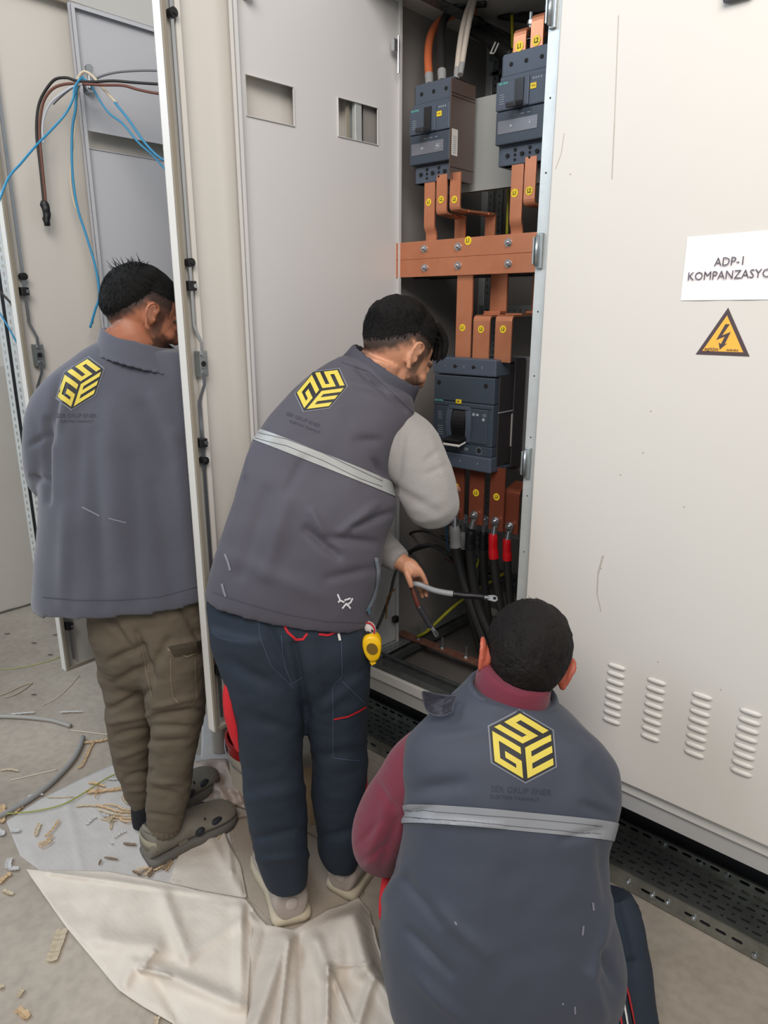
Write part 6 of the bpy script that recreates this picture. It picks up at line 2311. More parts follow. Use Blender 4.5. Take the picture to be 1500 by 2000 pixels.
    for (zz, ku, kw) in ((-0.050, 0.130, 0.092), (-0.036, 0.120, 0.092), (-0.008, 0.104, 0.088), (0.010, 0.097, 0.082), (0.016, 0.090, 0.077), (0.008, 0.084, 0.072), (-0.012, 0.088, 0.076), (-0.045, 0.10, 0.080)):
        rings.append([c0 + nd * zz + u0 * math.cos(a) * ku + w0 * math.sin(a) * kw for a in (2 * PI * q / 48 for q in range(48))])
    rings.append(rings[0])
    bridge_rings(bm, rings, caps=False)
    bmesh.ops.remove_doubles(bm, verts=bm.verts[:], dist=1e-5)
    garment('collar', remeshed(bm, 0.0045, 2), VEST3, vs)
    bm = bmesh.new()
    g = [[W(884, 1378, 1.27), W(862, 1384, 1.27), W(842, 1372, 1.27), W(822, 1350, 1.27)], [W(902, 1352, 1.29), W(878, 1358, 1.285), W(850, 1352, 1.28), W(822, 1348, 1.272)], [W(890, 1388, 1.255), W(870, 1400, 1.25), W(848, 1402, 1.255), W(828, 1390, 1.26)]]
    rows_ = [g[1], g[0], g[2]]
    vv = [[bm.verts.new(p) for p in r] for r in rows_]
    for a, b_ in zip(vv[:-1], vv[1:]):
        for i in range(3):
            bm.faces.new((a[i], a[i + 1], b_[i + 1], b_[i]))
    bmesh.ops.solidify(bm, geom=bm.faces[:], thickness=0.006)
    cf = obj('collar_flap', bm, mat('vest_lining3', '3B3C47', 0.75), vs, smooth=True)
    s_ = cf.modifiers.new('s', 'SUBSURF'); s_.levels = 2; s_.render_levels = 2
    UP = mat('shoe_black', '26262A', 0.8)
    SO = mat('sole_black', '1B1B1D', 0.8)
    for ax, ay in ((850, 1.24), (1150, 1.20)):
        an = W(ax, 2000, ay)
        hl_ = Vector((an.x, an.y, 0)) - HD * 0.05
        shoe(P, 'shoe', hl_, hl_ + HD * 0.3, 0.29, 0.10, UP, SO, 'lace')
    return P


p1 = person_one()
p2 = person_two()
p3 = person_three()
# ------------------------------------------------------------------ things in hands and on the belt
t = thing('tape_measure', 'yellow tape measure clipped at the leaning man\'s right hip', 'tape measure', W(728, 1260, 1.60))
c = W(728, 1259, 1.585)
xa = (RT * 0.55 + Vector((0, 0, 0.30))).normalized()
ya = (Vector((0, 0, 1)) - xa * xa.z).normalized()
M = frame(c, xa, ya) @ Matrix.Scale(1.22, 4)
bm = bmesh.new()
out = [(-0.020, -0.026), (-0.008, -0.030), (0.004, -0.024), (0.018, -0.004), (0.020, 0.010), (0.014, 0.022), (0.002, 0.028), (-0.010, 0.024), (-0.018, 0.010), (-0.022, -0.010)]
sm = [tuple(q) for q in smooth_path(out + [out[0]], 4)][:-1]
rings = []
for z, k in ((-0.018, 0.80), (-0.016, 0.93), (-0.010, 1.0), (0.010, 1.0), (0.016, 0.93), (0.018, 0.80)):
    rings.append([M @ Vector((q[0] * k, q[1] * k, z)) for q in sm])
bridge_rings(bm, rings)
obj('case', bm, mat('tape_yellow', 'E8B70C', 0.4), t, smooth=True)
bm = bmesh.new()
add_poly_prism(bm, [(0.010 * math.cos(a) * 1.1 - 0.001, 0.013 * math.sin(a)) for a in (2 * PI * k / 24 for k in range(24))], M, 0.0182, 0.0192)
obj('side_label', bm, mat('tape_label', '6B5210', 0.6), t)
bm = bmesh.new()
add_box_M(bm, M, (0.004, 0.030, 0), (0.026, 0.006, 0.014))
obj('belt_clip', bm, BLACKP, t)
bm = bmesh.new()
add_box_M(bm, M, (-0.016, -0.030, 0), (0.010, 0.008, 0.026))
obj('tape_mouth', bm, MATS['tape_yellow'], t)
t = thing('rag', 'white rag with red border above the tape measure', 'rag', W(722, 1232, 1.60))
bm = bmesh.new()
tube_px(bm, [(712, 1218, 1.60, .010), (722, 1226, 1.59, .014), (727, 1238, 1.59, .010)], 14)
obj('cloth', bm, mat('rag_white', 'BDB3AE', 0.9), t, smooth=True)
bm = bmesh.new()
tube_px(bm, [(712, 1216, 1.588, .002), (724, 1218, 1.58, .0022), (731, 1228, 1.58, .002), (730, 1240, 1.58, .002)], 8)
obj('border', bm, REDC, t, smooth=True)

# cables the man in the vest holds
t = thing('held_cable', 'grey-white cable with black sleeve and ring lug, held out to the right', 'cable', W(850, 1152, 1.74))
bm = bmesh.new()
tube_px(bm, [(806, 1140, 1.75, .0070), (820, 1142, 1.742, .0072), (845, 1152, 1.74, .0076), (866, 1157, 1.74, .0078), (886, 1160, 1.74, .0080)], 16)
obj('jacket', bm, mat('cable_pale', '8E9093', 0.45), t, smooth=True)
bm = bmesh.new()
tube_px(bm, [(884, 1160, 1.74, .0092), (905, 1163, 1.74, .0092), (925, 1164, 1.74, .0088), (945, 1166, 1.74, .0085)], 16)
obj('sleeve', bm, BLK2, t, smooth=True)
lug(t, W(965, 1169, 1.74), (Vector((0, 0, 1)) - HD * 0.8), W(940, 1166, 1.74) - W(965, 1169, 1.74), 0.0095, L=0.038)
bm = bmesh.new()
q = W(966, 1169, 1.74) + (Vector((0, 0, 1)) - HD * 0.8).normalized() * 0.0016
add_cyl(bm, q, q + (Vector((0, 0, 1)) - HD * 0.8).normalized() * 0.0006, 0.0045, n=18)
obj('lug_hole', bm, HOLE, t)
t = thing('held_cable', 'red-brown cable with dark sleeve and ring lug, hanging from the hand', 'cable', W(822, 1190, 1.73))
bm = bmesh.new()
tube_px(bm, [(803, 1142, 1.74, .0050), (808, 1158, 1.735, .0062), (815, 1178, 1.73, .0066), (819, 1188, 1.73, .0066)], 14)
obj('jacket', bm, mat('cable_redbrown', '5A2A22', 0.45), t, smooth=True)
bm = bmesh.new()
tube_px(bm, [(817, 1184, 1.73, .0078), (828, 1202, 1.73, .0078), (836, 1216, 1.73, .0076), (842, 1224, 1.73, .0072)], 14)
obj('sleeve', bm, mat('sleeve_darkgrey', '2C2D31', 0.45), t, smooth=True)
lug(t, W(852, 1238, 1.73), (RT * 0.9 - HD * 0.5 + Vector((0, 0, 0.4))), W(841, 1223, 1.73) - W(852, 1238, 1.73), 0.0088, L=0.032)

# ------------------------------------------------------------------ wires on the door handle of the left cabinet
BLUE = mat('blue_sheath', '2E86B0', 0.4)
CREAM = mat('cream_sheath', 'C9BCA6', 0.6)
BRWN = mat('brown_sheath', '6A4236', 0.45)
GREYW = mat('grey_wire', '6A6C70', 0.45)
CLEAR = mat('pale_sheath', 'B9BEC6', 0.3)
HK = 2.19


def wpx(label, pts, r, m, name='wire', group=None, h=HK):
    P = [W(p[0], p[1], p[2] if len(p) > 2 else h) for p in pts]
    return wire(name, label, P, r, m, group, n=8, sub=8)


G_ = 'wires hung on the left cabinet handle'
wpx('blue wire hanging from the door handle down to the man\'s shoulder', [(160, 152), (150, 175), (147, 215), (141, 255), (141, 330), (150, 400), (170, 465), (186, 520), (194, 575), (186, 605), (176, 640)], 0.0036, BLUE, group=G_, h=2.17)
wpx('cream sheath strip hanging beside the blue wire', [(158, 150), (150, 200), (146, 250), (138, 330), (142, 385), (158, 430), (178, 490), (190, 545), (194, 580), (184, 610), (180, 632)], 0.0030, CREAM, group=G_, h=2.175)
wpx('blue wire running from the handle to the lower left picture edge', [(158, 152), (146, 170), (142, 195), (128, 222), (104, 250, 2.10), (70, 285, 2.05), (40, 320, 1.99), (18, 345, 1.96), (2, 382, 1.93), (-14, 430, 1.91)], 0.0030, BLUE, group=G_, h=2.12)
wpx('upper of two blue wires running right from the handle', [(224, 200), (250, 232), (280, 275), (305, 302), (330, 318), (360, 330)], 0.0034, BLUE, group=G_, h=2.16)
wpx('lower of two blue wires running right from the handle', [(160, 150), (178, 168), (196, 198), (214, 222), (240, 242), (270, 278), (300, 305), (325, 332), (360, 352)], 0.0028, BLUE, group=G_, h=2.17)
wpx('cream sheathed wire end from the handle to the upper blue wire', [(150, 160), (156, 146), (166, 140), (180, 148), (192, 162), (206, 178), (228, 202)], 0.0040, CREAM, group=G_, h=2.165)
wpx('dark grey wire, topmost of three running right from the handle', [(180, 158), (200, 148), (230, 141), (270, 138), (305, 138), (350, 140)], 0.0030, GREYW, group=G_, h=2.17)
wpx('black wire running right from the handle and looping left to the taped end', [(350, 166), (305, 164), (260, 161), (220, 158), (180, 160), (150, 158), (130, 152), (108, 155), (92, 172), (78, 198), (72, 230), (72, 270), (78, 320), (84, 380), (86, 402)], 0.0038, CABLE, group=G_, h=2.15)
wpx('brown wire, lowest of three running right from the handle', [(350, 186), (305, 182), (270, 175), (240, 167), (200, 166), (160, 164), (130, 164), (105, 172), (88, 192), (80, 220), (77, 260), (82, 320), (88, 380), (90, 402)], 0.0038, BRWN, group=G_, h=2.14)
wpx('pale sheathed wire, innermost of the loop left of the handle', [(160, 164), (140, 170), (116, 186), (100, 200), (88, 222), (83, 250), (85, 280)], 0.0026, CLEAR, group=G_, h=2.13)
wpx('thin dark wire under the pale one left of the handle', [(150, 166), (138, 174), (116, 192), (104, 204)], 0.0020, GREYW, group=G_, h=2.14)
t = thing('taped_end', 'black taped end of the hanging brown and black wires', 'wire end', W(88, 440, 2.14))
bm = bmesh.new()
tube_px(bm, [(86, 392, 2.14, .009), (88, 405, 2.14, .011), (91, 418, 2.14, .009), (91, 430, 2.14, .010), (93, 441, 2.14, .008)], 14)
wrinkle(bm, [], [(90, 0.003, (1, 1, 1), 3)])
obj('tape', bm, mat('black_tape', '17171A', 0.5), t, smooth=True)
# wires by the far cabinet
wpx('black cable crossing the perforated frame at the left edge', [(-10, 560, 2.45), (10, 580, 2.45), (25, 600, 2.45), (32, 640, 2.46)], 0.004, CABLE)
wpx('blue wire crossing the perforated frame at the left edge', [(-8, 600, 2.44), (8, 625, 2.44), (28, 660, 2.44), (38, 680, 2.45)], 0.003, BLUE)

# ------------------------------------------------------------------ cloth sheets on the floor
def quilt_material(name, c1, c2, dots=70.0, rough=0.85, trans=0.0):
    m = mat(name, c1, rough, vary=(7, 0.35, c2))
    nt = m.node_tree
    b = nt.nodes['Principled BSDF']
    tc = nt.nodes.new('ShaderNodeTexCoord')
    vo = nt.nodes.new('ShaderNodeTexVoronoi')
    vo.inputs['Scale'].default_value = dots
    vo.inputs['Randomness'].default_value = 0.12
    nt.links.new(tc.outputs['Object'], vo.inputs['Vector'])
    no = nt.nodes.new('ShaderNodeTexNoise'); no.inputs['Scale'].default_value = 9; no.inputs['Detail'].default_value = 6
    nt.links.new(tc.outputs['Object'], no.inputs['Vector'])
    b1 = nt.nodes.new('ShaderNodeBump'); b1.inputs['Strength'].default_value = 0.10; b1.inputs['Distance'].default_value = 0.004
    nt.links.new(vo.outputs['Distance'], b1.inputs['Height'])
    b2 = nt.nodes.new('ShaderNodeBump'); b2.inputs['Strength'].default_value = 0.25; b2.inputs['Distance'].default_value = 0.03
    nt.links.new(no.outputs['Fac'], b2.inputs['Height'])
    nt.links.new(b1.outputs[0], b2.inputs['Normal'])
    nt.links.new(b2.outputs[0], b.inputs['Normal'])
    return m


SH_LOW = quilt_material('foam_sheet_grey', 'B9B5B0', 'AAA59F')
SH_CREAM = quilt_material('foam_sheet_cream', 'D6CCBE', 'C6BCAE')
SH_MID = quilt_material('foam_sheet_beige', 'C4BAAD', 'B2A79B')


def interp_poly(P, n):
    P = [Vector(p) for p in P]
    L = [0]
    for a, b_ in zip(P[:-1], P[1:]):
        L.append(L[-1] + (b_ - a).length)
    out = []
    for k in range(n):
        s = L[-1] * k / (n - 1)
        i = 0
        while i < len(L) - 2 and L[i + 1] < s:
            i += 1
        t = (s - L[i]) / max(1e-6, L[i + 1] - L[i])
        out.append(P[i] * (1 - t) + P[i + 1] * t)
    return out


def sheet(name, label, top, bottom, m, base_z, ridges=(), nx=90, ny=60, noise_amp=0.004, edge=0.0, seed=0, thick=0.0025, group=None, sharp=()):
    """cloth between a far and a near outline (px on the floor); ridges = (a, b, width px, height m)"""
    A, B = interp_poly(top, nx), interp_poly(bottom, nx)
    bm = bmesh.new()
    g = []
    for j in range(ny):
        t = j / (ny - 1)
        row = []
        for i in range(nx):
            q = A[i] * (1 - t) + B[i] * t
            z = base_z
            u = i / (nx - 1)
            ed = min(t, 1 - t, u, 1 - u)
            f = smoothstep(0, 0.08, ed)
            for (a, b_, w, hgt) in ridges:
                d, tt = seg_d(q.x, q.y, a, b_)
                z += hgt * math.exp(-(d / w) ** 2) * (0.3 + 0.7 * f)
            for (a, b_, w, hgt) in sharp:
                d, tt = seg_d(q.x, q.y, a, b_)
                z += hgt * max(0, 1 - d / w) * (0.3 + 0.7 * f)
            p = onZ(q.x, q.y, 0)
            z += noise_amp * f * (0.6 + noise.noise(Vector((p.x * 9, p.y * 9, seed))) + 0.5 * noise.noise(Vector((p.x * 24, p.y * 24, seed))))
            z = max(z, 0.001)
            w_ = onZ(q.x, q.y, z)
            row.append(bm.verts.new(w_))
        g.append(row)
    for j in range(ny - 1):
        for i in range(nx - 1):
            bm.faces.new((g[j][i], g[j][i + 1], g[j + 1][i + 1], g[j + 1][i]))
    o = obj(name, bm, m, smooth=True)
    so = o.modifiers.new('t', 'SOLIDIFY'); so.thickness = thick; so.offset = -1
    return tag(o, label, 'packing sheet', group)


sheet('foam_sheet', 'greyish foam sheet under the left man\'s shoes, covered with scraps', [(12, 1604), (80, 1560), (160, 1520), (240, 1484), (330, 1468), (410, 1474), (436, 1560)], [(40, 1672), (130, 1738), (230, 1752), (340, 1762), (420, 1776), (462, 1780), (470, 1745)], SH_LOW, 0.0015,
      [((240, 1500), (300, 1700), 12, .004), ((130, 1560), (160, 1700), 8, .003)], noise_amp=0.003, seed=2, thick=0.0012)
sheet('foam_sheet', 'quilted sheet right of the left man\'s front shoe', [(340, 1690), (362, 1640), (390, 1610), (432, 1606), (446, 1640), (470, 1690)], [(330, 1722), (370, 1752), (410, 1762), (440, 1768), (470, 1766), (482, 1750)], SH_MID, 0.006,
      [((440, 1610), (452, 1700), 7, .010), ((400, 1620), (470, 1740), 10, .008)], nx=50, ny=40, noise_amp=0.004, seed=5)
sheet('foam_sheet', 'cream sheet folded over at the lower left, with long crease lines', [(52, 1698), (120, 1700), (210, 1701), (290, 1716), (330, 1724), (400, 1740), (480, 1754), (496, 1776)], [(60, 1712), (130, 1812), (232, 1934), (280, 1966), (338, 1998), (345, 2060), (420, 2080), (478, 2070)], SH_CREAM, 0.012,
      [((320, 1750), (365, 1870), 14, .016), ((200, 1835), (300, 1850), 22, .022), ((365, 1870), (300, 1890), 12, -.008), ((470, 1770), (475, 1960), 12, .02), ((260, 1880), (240, 1930), 12, .014), ((285, 1885), (470, 1965), 16, .022), ((365, 1870), (470, 1800), 12, .010), ((300, 1900), (350, 1995), 12, -.008)], nx=110, ny=80, noise_amp=0.006, seed=8,
      sharp=[((275, 1893), (330, 1905), 8, .014), ((300, 1860), (275, 1893), 8, .012), ((100, 1705), (480, 1757), 9, .010)])
sheet('foam_sheet', 'large crumpled sheet with radiating folds, bottom centre', [(478, 1752), (505, 1790), (520, 1806), (575, 1815), (600, 1800), (640, 1775), (672, 1765), (700, 1752), (722, 1780), (732, 1850)], [(462, 2080), (500, 2085), (540, 2085), (580, 2085), (620, 2085), (660, 2085), (700, 2085), (740, 2085), (790, 2085), (800, 1990)], SH_MID, 0.010,
      [((560, 1830), (500, 2000), 16, .030), ((585, 1830), (592, 2000), 10, -.012), ((620, 1840), (640, 1900), 16, .030), ((640, 1890), (636, 2000), 10, .016), ((690, 1790), (715, 1890), 22, .050), ((660, 1800), (660, 1870), 22, .030), ((728, 1910), (700, 2000), 10, .020), ((560, 1800), (470, 1790), 12, .010), ((740, 1915), (790, 2000), 14, .028), ((520, 1820), (480, 1990), 10, -.008)], nx=120, ny=90, noise_amp=0.005, seed=11,
      sharp=[((565, 1840), (545, 2000), 9, .016), ((640, 1885), (640, 1990), 7, .012), ((645, 1888), (725, 1882), 6, .008), ((648, 1900), (690, 2000), 7, .012)])
sheet('foam_sheet', 'small crumpled sheet beneath the leaning man\'s feet', [(452, 1600), (500, 1590), (560, 1600), (610, 1630), (640, 1650), (700, 1690)], [(484, 1752), (520, 1790), (560, 1830), (600, 1835), (660, 1800), (712, 1745)], mat('cardboard_grey', '9D9182', 0.85, vary=(9, 0.5, '8C8072'), bump=(60, 0.1)), 0.002, [], nx=40, ny=30, noise_amp=0.001, seed=4, thick=0.001)
# clear plastic bag piece
sheet('plastic_bag', 'crumpled clear plastic bag by the red bucket', [(378, 1488), (410, 1482), (444, 1482), (462, 1510), (484, 1560)], [(400, 1555), (425, 1565), (450, 1570), (470, 1578), (486, 1582)], mat('cloudy_plastic', 'B5A498', 0.28, vary=(14, 0.5, 'A08E83')), 0.004,
      [((400, 1500), (440, 1560), 10, .022), ((440, 1490), (470, 1560), 10, .026), ((420, 1540), (480, 1545), 7, .012)], nx=50, ny=40, noise_amp=0.010, seed=9, thick=0.0008)
bpy.data.objects[-1] if False else None
sheet('cardboard_sheet', 'pale tiled paper sheet behind the left man\'s knees', [(395, 1398), (412, 1392), (440, 1402), (470, 1420)], [(392, 1486), (420, 1488), (450, 1484), (478, 1480)], mat('pale_paper', 'BDB9B5', 0.7, vary=(20, 0.4, 'AFA9A4')), 0.002, [], nx=20, ny=14, noise_amp=0.002, seed=3, thick=0.001)

# red bucket with a pale label
bc = onZ(517, 1535, 0.0)
t = thing('bucket', 'red plastic bucket with pale label behind the leaning man\'s legs', 'bucket', bc)
REDP = mat('red_plastic', 'A81C18', 0.4)
bm = bmesh.new()
rings = []
RB = 0.118
for z, r in ((0.0, RB * 0.90), (0.002, RB * 0.92), (0.20, RB), (0.205, RB * 1.05), (0.215, RB * 1.05), (0.218, RB * 0.99), (0.20, RB * 0.97), (0.01, RB * 0.88)):
    rings.append([bc + V(r * math.cos(a), r * math.sin(a), z) for a in (2 * PI * k / 48 for k in range(48))])
bridge_rings(bm, rings)
obj('pail', bm, REDP, t, smooth=False)
bm = bmesh.new()
rings = []
a0 = math.atan2(-HD.y, -HD.x)
for z in (0.03, 0.17):
    rings.append([bc + V((RB * (0.922 + 0.078 * z / 0.2) + 0.001) * math.cos(a), (RB * (0.922 + 0.078 * z / 0.2) + 0.001) * math.sin(a), z) for a in (a0 - 1.5 + 1.35 * k / 24 for k in range(25))])
bridge_rings(bm, rings, closed=False)
obj('label_sheet', bm, mat('bucket_label', 'BFB3A0', 0.7), t)
bm = bmesh.new()
pts = [bc + V(RB * 1.06 * math.cos(a), RB * 1.06 * math.sin(a), 0.20 - 0.07 * math.sin((a - a0 + PI / 2))) for a in [a0 - PI / 2 + PI * k / 16 for k in range(17)]]
add_tube(bm, pts, 0.0022, 8, 2)
obj('bail_handle', bm, ZINC, t)
# pale block at the door corner
cb = onZ(425, 1480, 0.0) + HD * 0.06
t = thing('plastic_canister', 'whitish plastic canister under the door corner', 'canister', cb)
bm = bmesh.new()
rings = []
for z, k in ((0.0, 0.92), (0.01, 1.0), (0.10, 1.0), (0.13, 0.80), (0.14, 0.35), (0.165, 0.33)):
    rings.append(superring(cb + V(0, 0, z), RT * 0.030 * k, HD * 0.045 * k, 28, 3.2))
bridge_rings(bm, rings)
obj('body', bm, mat('milky_plastic', 'BBB5AA', 0.45), t, smooth=True)
bm = bmesh.new()
add_cyl(bm, cb + V(0, 0, 0.163), cb + V(0, 0, 0.180), 0.014, n=20)
obj('cap', bm, WHITEP, t)
# cardboard box seen between the leaning man's legs
cc = onZ(640, 1600, 0.0) + HD * 0.06
t = thing('cardboard_box', 'brown cardboard box seen between the leaning man\'s legs', 'box', cc)
CARD = mat('cardboard', 'A48A6A', 0.85, vary=(12, 0.3, '93795A'), bump=(200, 0.05))
Rz = frame((0, 0, 0), RT * 0.9 + HD * 0.2, Vector((0, 0, 1)).cross(RT * 0.9 + HD * 0.2)).to_3x3()
bm = bmesh.new()
add_box(bm, cc + V(0, 0, 0.055), (0.15, 0.15, 0.11), Rz, bevel=0.002)
obj('carton', bm, CARD, t)
bm = bmesh.new()
add_box(bm, cc + V(0, 0, 0.111) + HD * 0.02 - RT * 0.03, (0.16, 0.07, 0.003), Rz @ Matrix.Rotation(0.15, 3, 'X'))
obj('flap', bm, CARD, t)
bm = bmesh.new()
add_box(bm, cc + V(0, 0, 0.085) - HD * 0.0765, (0.03, 0.0015, 0.012), Rz)
obj('tape_piece', bm, WHITEP, t)

# ------------------------------------------------------------------ conduits, wires and scraps on the floor
def floor_tube(name, label, pts, r, m, cat, z=None, n=10):
    P = [onZ(x, y, (z or r)) for x, y in pts]
    bm = bmesh.new()
    add_tube(bm, P, r, n, 8)
    return tag(obj(name, bm, m, smooth=True), label, cat)


CON = mat('grey_conduit', '9C9890', 0.5)
floor_tube('conduit', 'light grey conduit end lying flat at the left edge', [(-20, 1399), (30, 1400), (70, 1403), (105, 1408), (138, 1418)], 0.0085, CON, 'conduit')
floor_tube('conduit', 'grey conduit curving onto the foam sheet', [(162, 1440), (155, 1462), (142, 1485), (120, 1510), (90, 1538), (60, 1560), (30, 1578), (-10, 1600)], 0.0095, mat('grey_conduit_dark', '8D8C8A', 0.5), 'conduit')
WSTR = mat('beige_strip', 'C2B8A6', 0.7)
floor_tube('wire_strip', 'thin beige strip right of the light conduit end', [(138, 1426), (170, 1430), (218, 1436)], 0.0028, WSTR, 'strip')
floor_tube('wire_strip', 'thin straight beige strip above the green wire', [(20, 1524), (60, 1515), (112, 1503)], 0.0024, WSTR, 'strip')
floor_tube('wire_strip', 'thin curved beige strip near the left door corner', [(82, 1378), (110, 1364), (135, 1342), (154, 1320)], 0.0020, WSTR, 'strip')
floor_tube('wire_strip', 'looped tan strip at the left edge on bare floor', [(0, 1358), (22, 1350), (40, 1341), (62, 1334), (48, 1346), (26, 1358), (8, 1362)], 0.0030, mat('tan_strip', 'A69886', 0.7), 'strip')
floor_tube('green_wire', 'thin yellow-green wire on the floor left of the door', [(-10, 1308), (30, 1305), (70, 1298), (100, 1290), (122, 1281)], 0.0022, mat('green_wire_floor', '9AA05A', 0.5), 'wire')
floor_tube('green_wire', 'thin yellow-green wire curving over the foam sheet', [(0, 1590), (30, 1588), (80, 1582), (125, 1570), (165, 1548), (205, 1522), (243, 1504)], 0.0022, mat('green_wire_sheet', '96983F', 0.5), 'wire', z=0.012)

TAN = mat('tan_filler_strip', 'EBD2AC', 0.75, vary=(60, 0.3, 'D9BB92'))
TAN2 = mat('pale_filler_strip', 'E6DAC2', 0.75, vary=(60, 0.3, 'D2C2A6'))
WSC = mat('white_scrap', 'E4E2E0', 0.7)
scr = 0


def scrap(label, pts, w, m=TAN, z=0.004, cat='scrap', name='sheath_scrap', group=None, amp=0.004):
    global scr
    scr += 1
    rnd = random.Random(scr)
    P = smooth_path([(p[0], p[1]) for p in pts], 5) if len(pts) > 2 else [np.array(p, float) for p in interp_poly(pts, 5)]
    bm = bmesh.new()
    n = len(P)
    ra, rb, rc = [], [], []
    W3 = [onZ(p[0], p[1], z) for p in P]
    for i, p in enumerate(W3):
        t = (W3[min(i + 1, n - 1)] - W3[max(i - 1, 0)])
        t.z = 0
        t = t.normalized() if t.length > 1e-6 else Vector((1, 0, 0))
        s = Vector((-t.y, t.x, 0))
        k = w * 1.25 * (0.75 + 0.5 * rnd.random() if w < 0.02 else 0.9 + 0.12 * rnd.random()) * (0.55 if i in (0, n - 1) else 1)
        lift = amp * abs(math.sin(i * 1.3 + scr))
        ra.append(bm.verts.new(p - s * k / 2 + V(0, 0, lift + 0.0015)))
        rc.append(bm.verts.new(p + V(0, 0, lift * 0.7 - 0.001)))
        rb.append(bm.verts.new(p + s * k / 2 + V(0, 0, lift * 0.6 + 0.002)))
    for i in range(n - 1):
        bm.faces.new((ra[i], rc[i], rc[i + 1], ra[i + 1]))
        bm.faces.new((rc[i], rb[i], rb[i + 1], rc[i + 1]))
    bmesh.ops.solidify(bm, geom=bm.faces[:], thickness=0.0012)
    o = obj(name, bm, m)
    return tag(o, label, cat, group)


scrap('largest tan filler strip, lying alone on bare concrete at the lower left', [(122, 1815), (115, 1838), (106, 1862), (100, 1880)], 0.024, TAN2)
scrap('tan scrap near the bottom left corner, below the curled one', [(34, 1972), (48, 1982), (54, 1990)], 0.014)
scrap('small curled tan scrap left of the sheet edge near the bottom', [(46, 1932), (40, 1941), (35, 1948)], 0.009, TAN2)
scrap('tan scrap at the left edge near the bottom', [(-4, 1930), (8, 1928)], 0.010, TAN2)
scrap('tan strip at the left edge, between the white corner scrap and the pale one', [(-4, 1727), (8, 1716), (22, 1706)], 0.012)
scrap('pale bone-shaped scrap at the left edge', [(5, 1740), (14, 1744), (25, 1748)], 0.010, TAN2)
scrap('tan strip end at the left edge beside the green wire', [(4, 1572), (5, 1590), (4, 1608)], 0.016)
scrap('tan strip crossing the grey conduit near the left edge', [(28, 1590), (40, 1580), (50, 1570)], 0.008)
scrap('tan strip at the left edge above the conduit', [(0, 1506), (18, 1504), (36, 1507)], 0.008, TAN2)
scrap('short tan strip standing alone on the sheet, left part', [(78, 1608), (73, 1620), (69, 1634)], 0.010, TAN2, z=0.008)
scrap('upper of the thin tan strips left of the shoe pile', [(116, 1602), (104, 1620), (88, 1636)], 0.006, TAN, z=0.008)
scrap('middle of the thin tan strips left of the shoe pile', [(104, 1632), (90, 1644), (74, 1650)], 0.006, TAN, z=0.008)
scrap('lower of the thin tan strips left of the shoe pile', [(102, 1640), (88, 1652), (76, 1656)], 0.006, TAN, z=0.010)
scrap('tan strip lying across behind the left man, top right one', [(222, 1440), (200, 1447), (180, 1450), (162, 1452)], 0.012, TAN)
scrap('tan strip hanging down from the crossing pair behind the left man', [(186, 1446), (176, 1462), (168, 1480), (160, 1496), (150, 1502)], 0.007, TAN)
scrap('broad tan strip pointing at the left man\'s ankle, upper one', [(172, 1530), (186, 1531), (204, 1537)], 0.010, TAN, z=0.008)
scrap('broad tan strip pointing at the left man\'s ankle, lower one', [(168, 1548), (195, 1546), (222, 1543), (244, 1540)], 0.015, TAN, z=0.008)
scrap('long thin tan strip left of the broad ones', [(90, 1558), (120, 1559), (145, 1557)], 0.004, TAN2, z=0.006)
pile = [([(148, 1576), (170, 1574), (190, 1576)], .009), ([(186, 1574), (205, 1578), (230, 1586), (260, 1588)], .007), ([(190, 1582), (215, 1590), (240, 1594), (262, 1592)], .007), ([(200, 1572), (225, 1574), (240, 1582), (262, 1584)], .006), ([(226, 1586), (220, 1600), (216, 1622)], .006), ([(205, 1600), (225, 1598), (262, 1600)], .006), ([(212, 1608), (222, 1596), (236, 1590)], .006), ([(232, 1600), (245, 1606), (260, 1604)], .007), ([(196, 1600), (212, 1604), (228, 1604)], .005), ([(240, 1550), (246, 1562), (256, 1572)], .006), ([(238, 1556), (244, 1568), (262, 1574)], .005), ([(186, 1560), (190, 1545), (194, 1538)], .004)]
for k, (pts, w) in enumerate(pile):
    scrap('tan filler strip in the tangled pile behind the left man\'s heel', pts, w, TAN if k % 2 else TAN2, z=0.006 + 0.002 * (k % 4), group='tan strips tangled behind the heel')
pile2 = [([(262, 1706), (275, 1698), (290, 1696)], .007), ([(270, 1712), (284, 1702), (300, 1700)], .007), ([(282, 1712), (292, 1702), (298, 1694)], .006), ([(290, 1714), (300, 1702), (310, 1698)], .008), ([(300, 1702), (312, 1696), (320, 1690)], .006), ([(318, 1700), (326, 1690), (334, 1680)], .008), ([(324, 1702), (330, 1692), (338, 1682)], .006), ([(258, 1702), (268, 1706), (276, 1710)], .006)]
for k, (pts, w) in enumerate(pile2):
    scrap('tan filler strip heaped at the front shoe of the left man', pts, w, mat('grey_tan_strip', 'A6927C', 0.8) if k % 2 else TAN, z=0.008 + 0.002 * (k % 3), group='tan strips heaped at the front shoe')
scrap('tan strip near the plastic bag, right of the toe', [(446, 1570), (462, 1572), (480, 1574)], 0.008, TAN, z=0.01)
scrap('short scrap beside the toe of the left man\'s shoe', [(430, 1630), (426, 1640)], 0.006, TAN2, z=0.012)
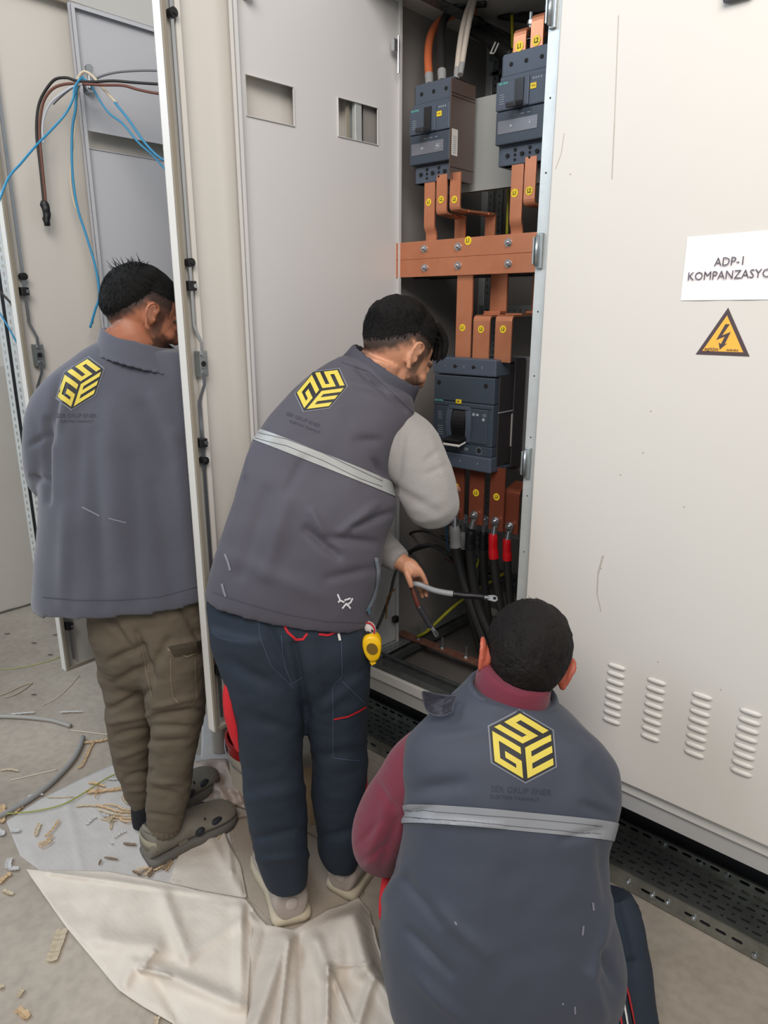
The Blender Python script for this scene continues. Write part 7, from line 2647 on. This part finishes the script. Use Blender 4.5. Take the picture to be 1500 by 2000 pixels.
scrap('greyish flat scrap below the tangled pile', [(240, 1648), (252, 1650), (266, 1651)], 0.008, mat('grey_tan_strip', 'A6927C', 0.8), z=0.008)
scrap('small greyish scrap on the sheet, left of the longer one', [(198, 1680), (194, 1690)], 0.006, MATS['grey_tan_strip'], z=0.008)
scrap('greyish scrap on the sheet, near the fold line', [(204, 1676), (218, 1678), (230, 1680)], 0.006, MATS['grey_tan_strip'], z=0.008)
scrap('beige strip end below the cream sheet at the bottom', [(308, 1984), (305, 2000), (303, 2012)], 0.010, TAN2)
WG = None
for lb, pts, w in (
    ('white paper scrap on bare floor, upper left', [(20, 1396), (45, 1394), (68, 1392)], .010),
    ('white paper strip on bare floor right of the upper left one', [(116, 1392), (140, 1391), (162, 1391)], .009),
    ('white crumpled scrap beside the grey conduit', [(54, 1558), (66, 1555), (84, 1553)], .012),
    ('white scrap behind the left man\'s ankle', [(210, 1523), (225, 1523), (240, 1522)], .010),
    ('white scrap left of the tangled pile', [(168, 1612), (178, 1602), (188, 1596)], .012),
    ('white scrap inside the tangled pile', [(198, 1588), (206, 1594), (214, 1592)], .016),
    ('white scrap on the sheet near the left tip', [(20, 1624), (30, 1624), (40, 1623)], .013),
    ('white scrap at the very left edge beside the sheet', [(-4, 1622), (6, 1632)], .016),
    ('white L-shaped scrap on bare floor at the left', [(20, 1676), (16, 1690), (20, 1697), (36, 1698)], .013),
    ('pale narrow scrap below the tangled pile', [(222, 1638), (234, 1630), (246, 1624)], .008),
    ('tiny white scrap near the fold line', [(340, 1718), (345, 1721), (352, 1720)], .008),
    ('tiny white scrap above the fold line', [(216, 1646), (219, 1650)], .006)):
    scrap(lb, pts, w, WSC, z=0.006, name='paper_scrap')
# small dark crumbs on bare concrete
for k, (x, y) in enumerate(((14, 1239), (108, 1241), (66, 1257), (98, 1280), (66, 1358))):
    scrap(['dark crumb on bare floor near the wall', 'dark crumb next to the door, upper', 'longest dark crumb on bare floor', 'dark crumb next to the door, lower', 'curled brown crumb above the conduit'][k], [(x - 5, y), (x + 5, y - 1)], 0.005, mat('crumb', '6A6258', 0.9), z=0.003, name='crumb')
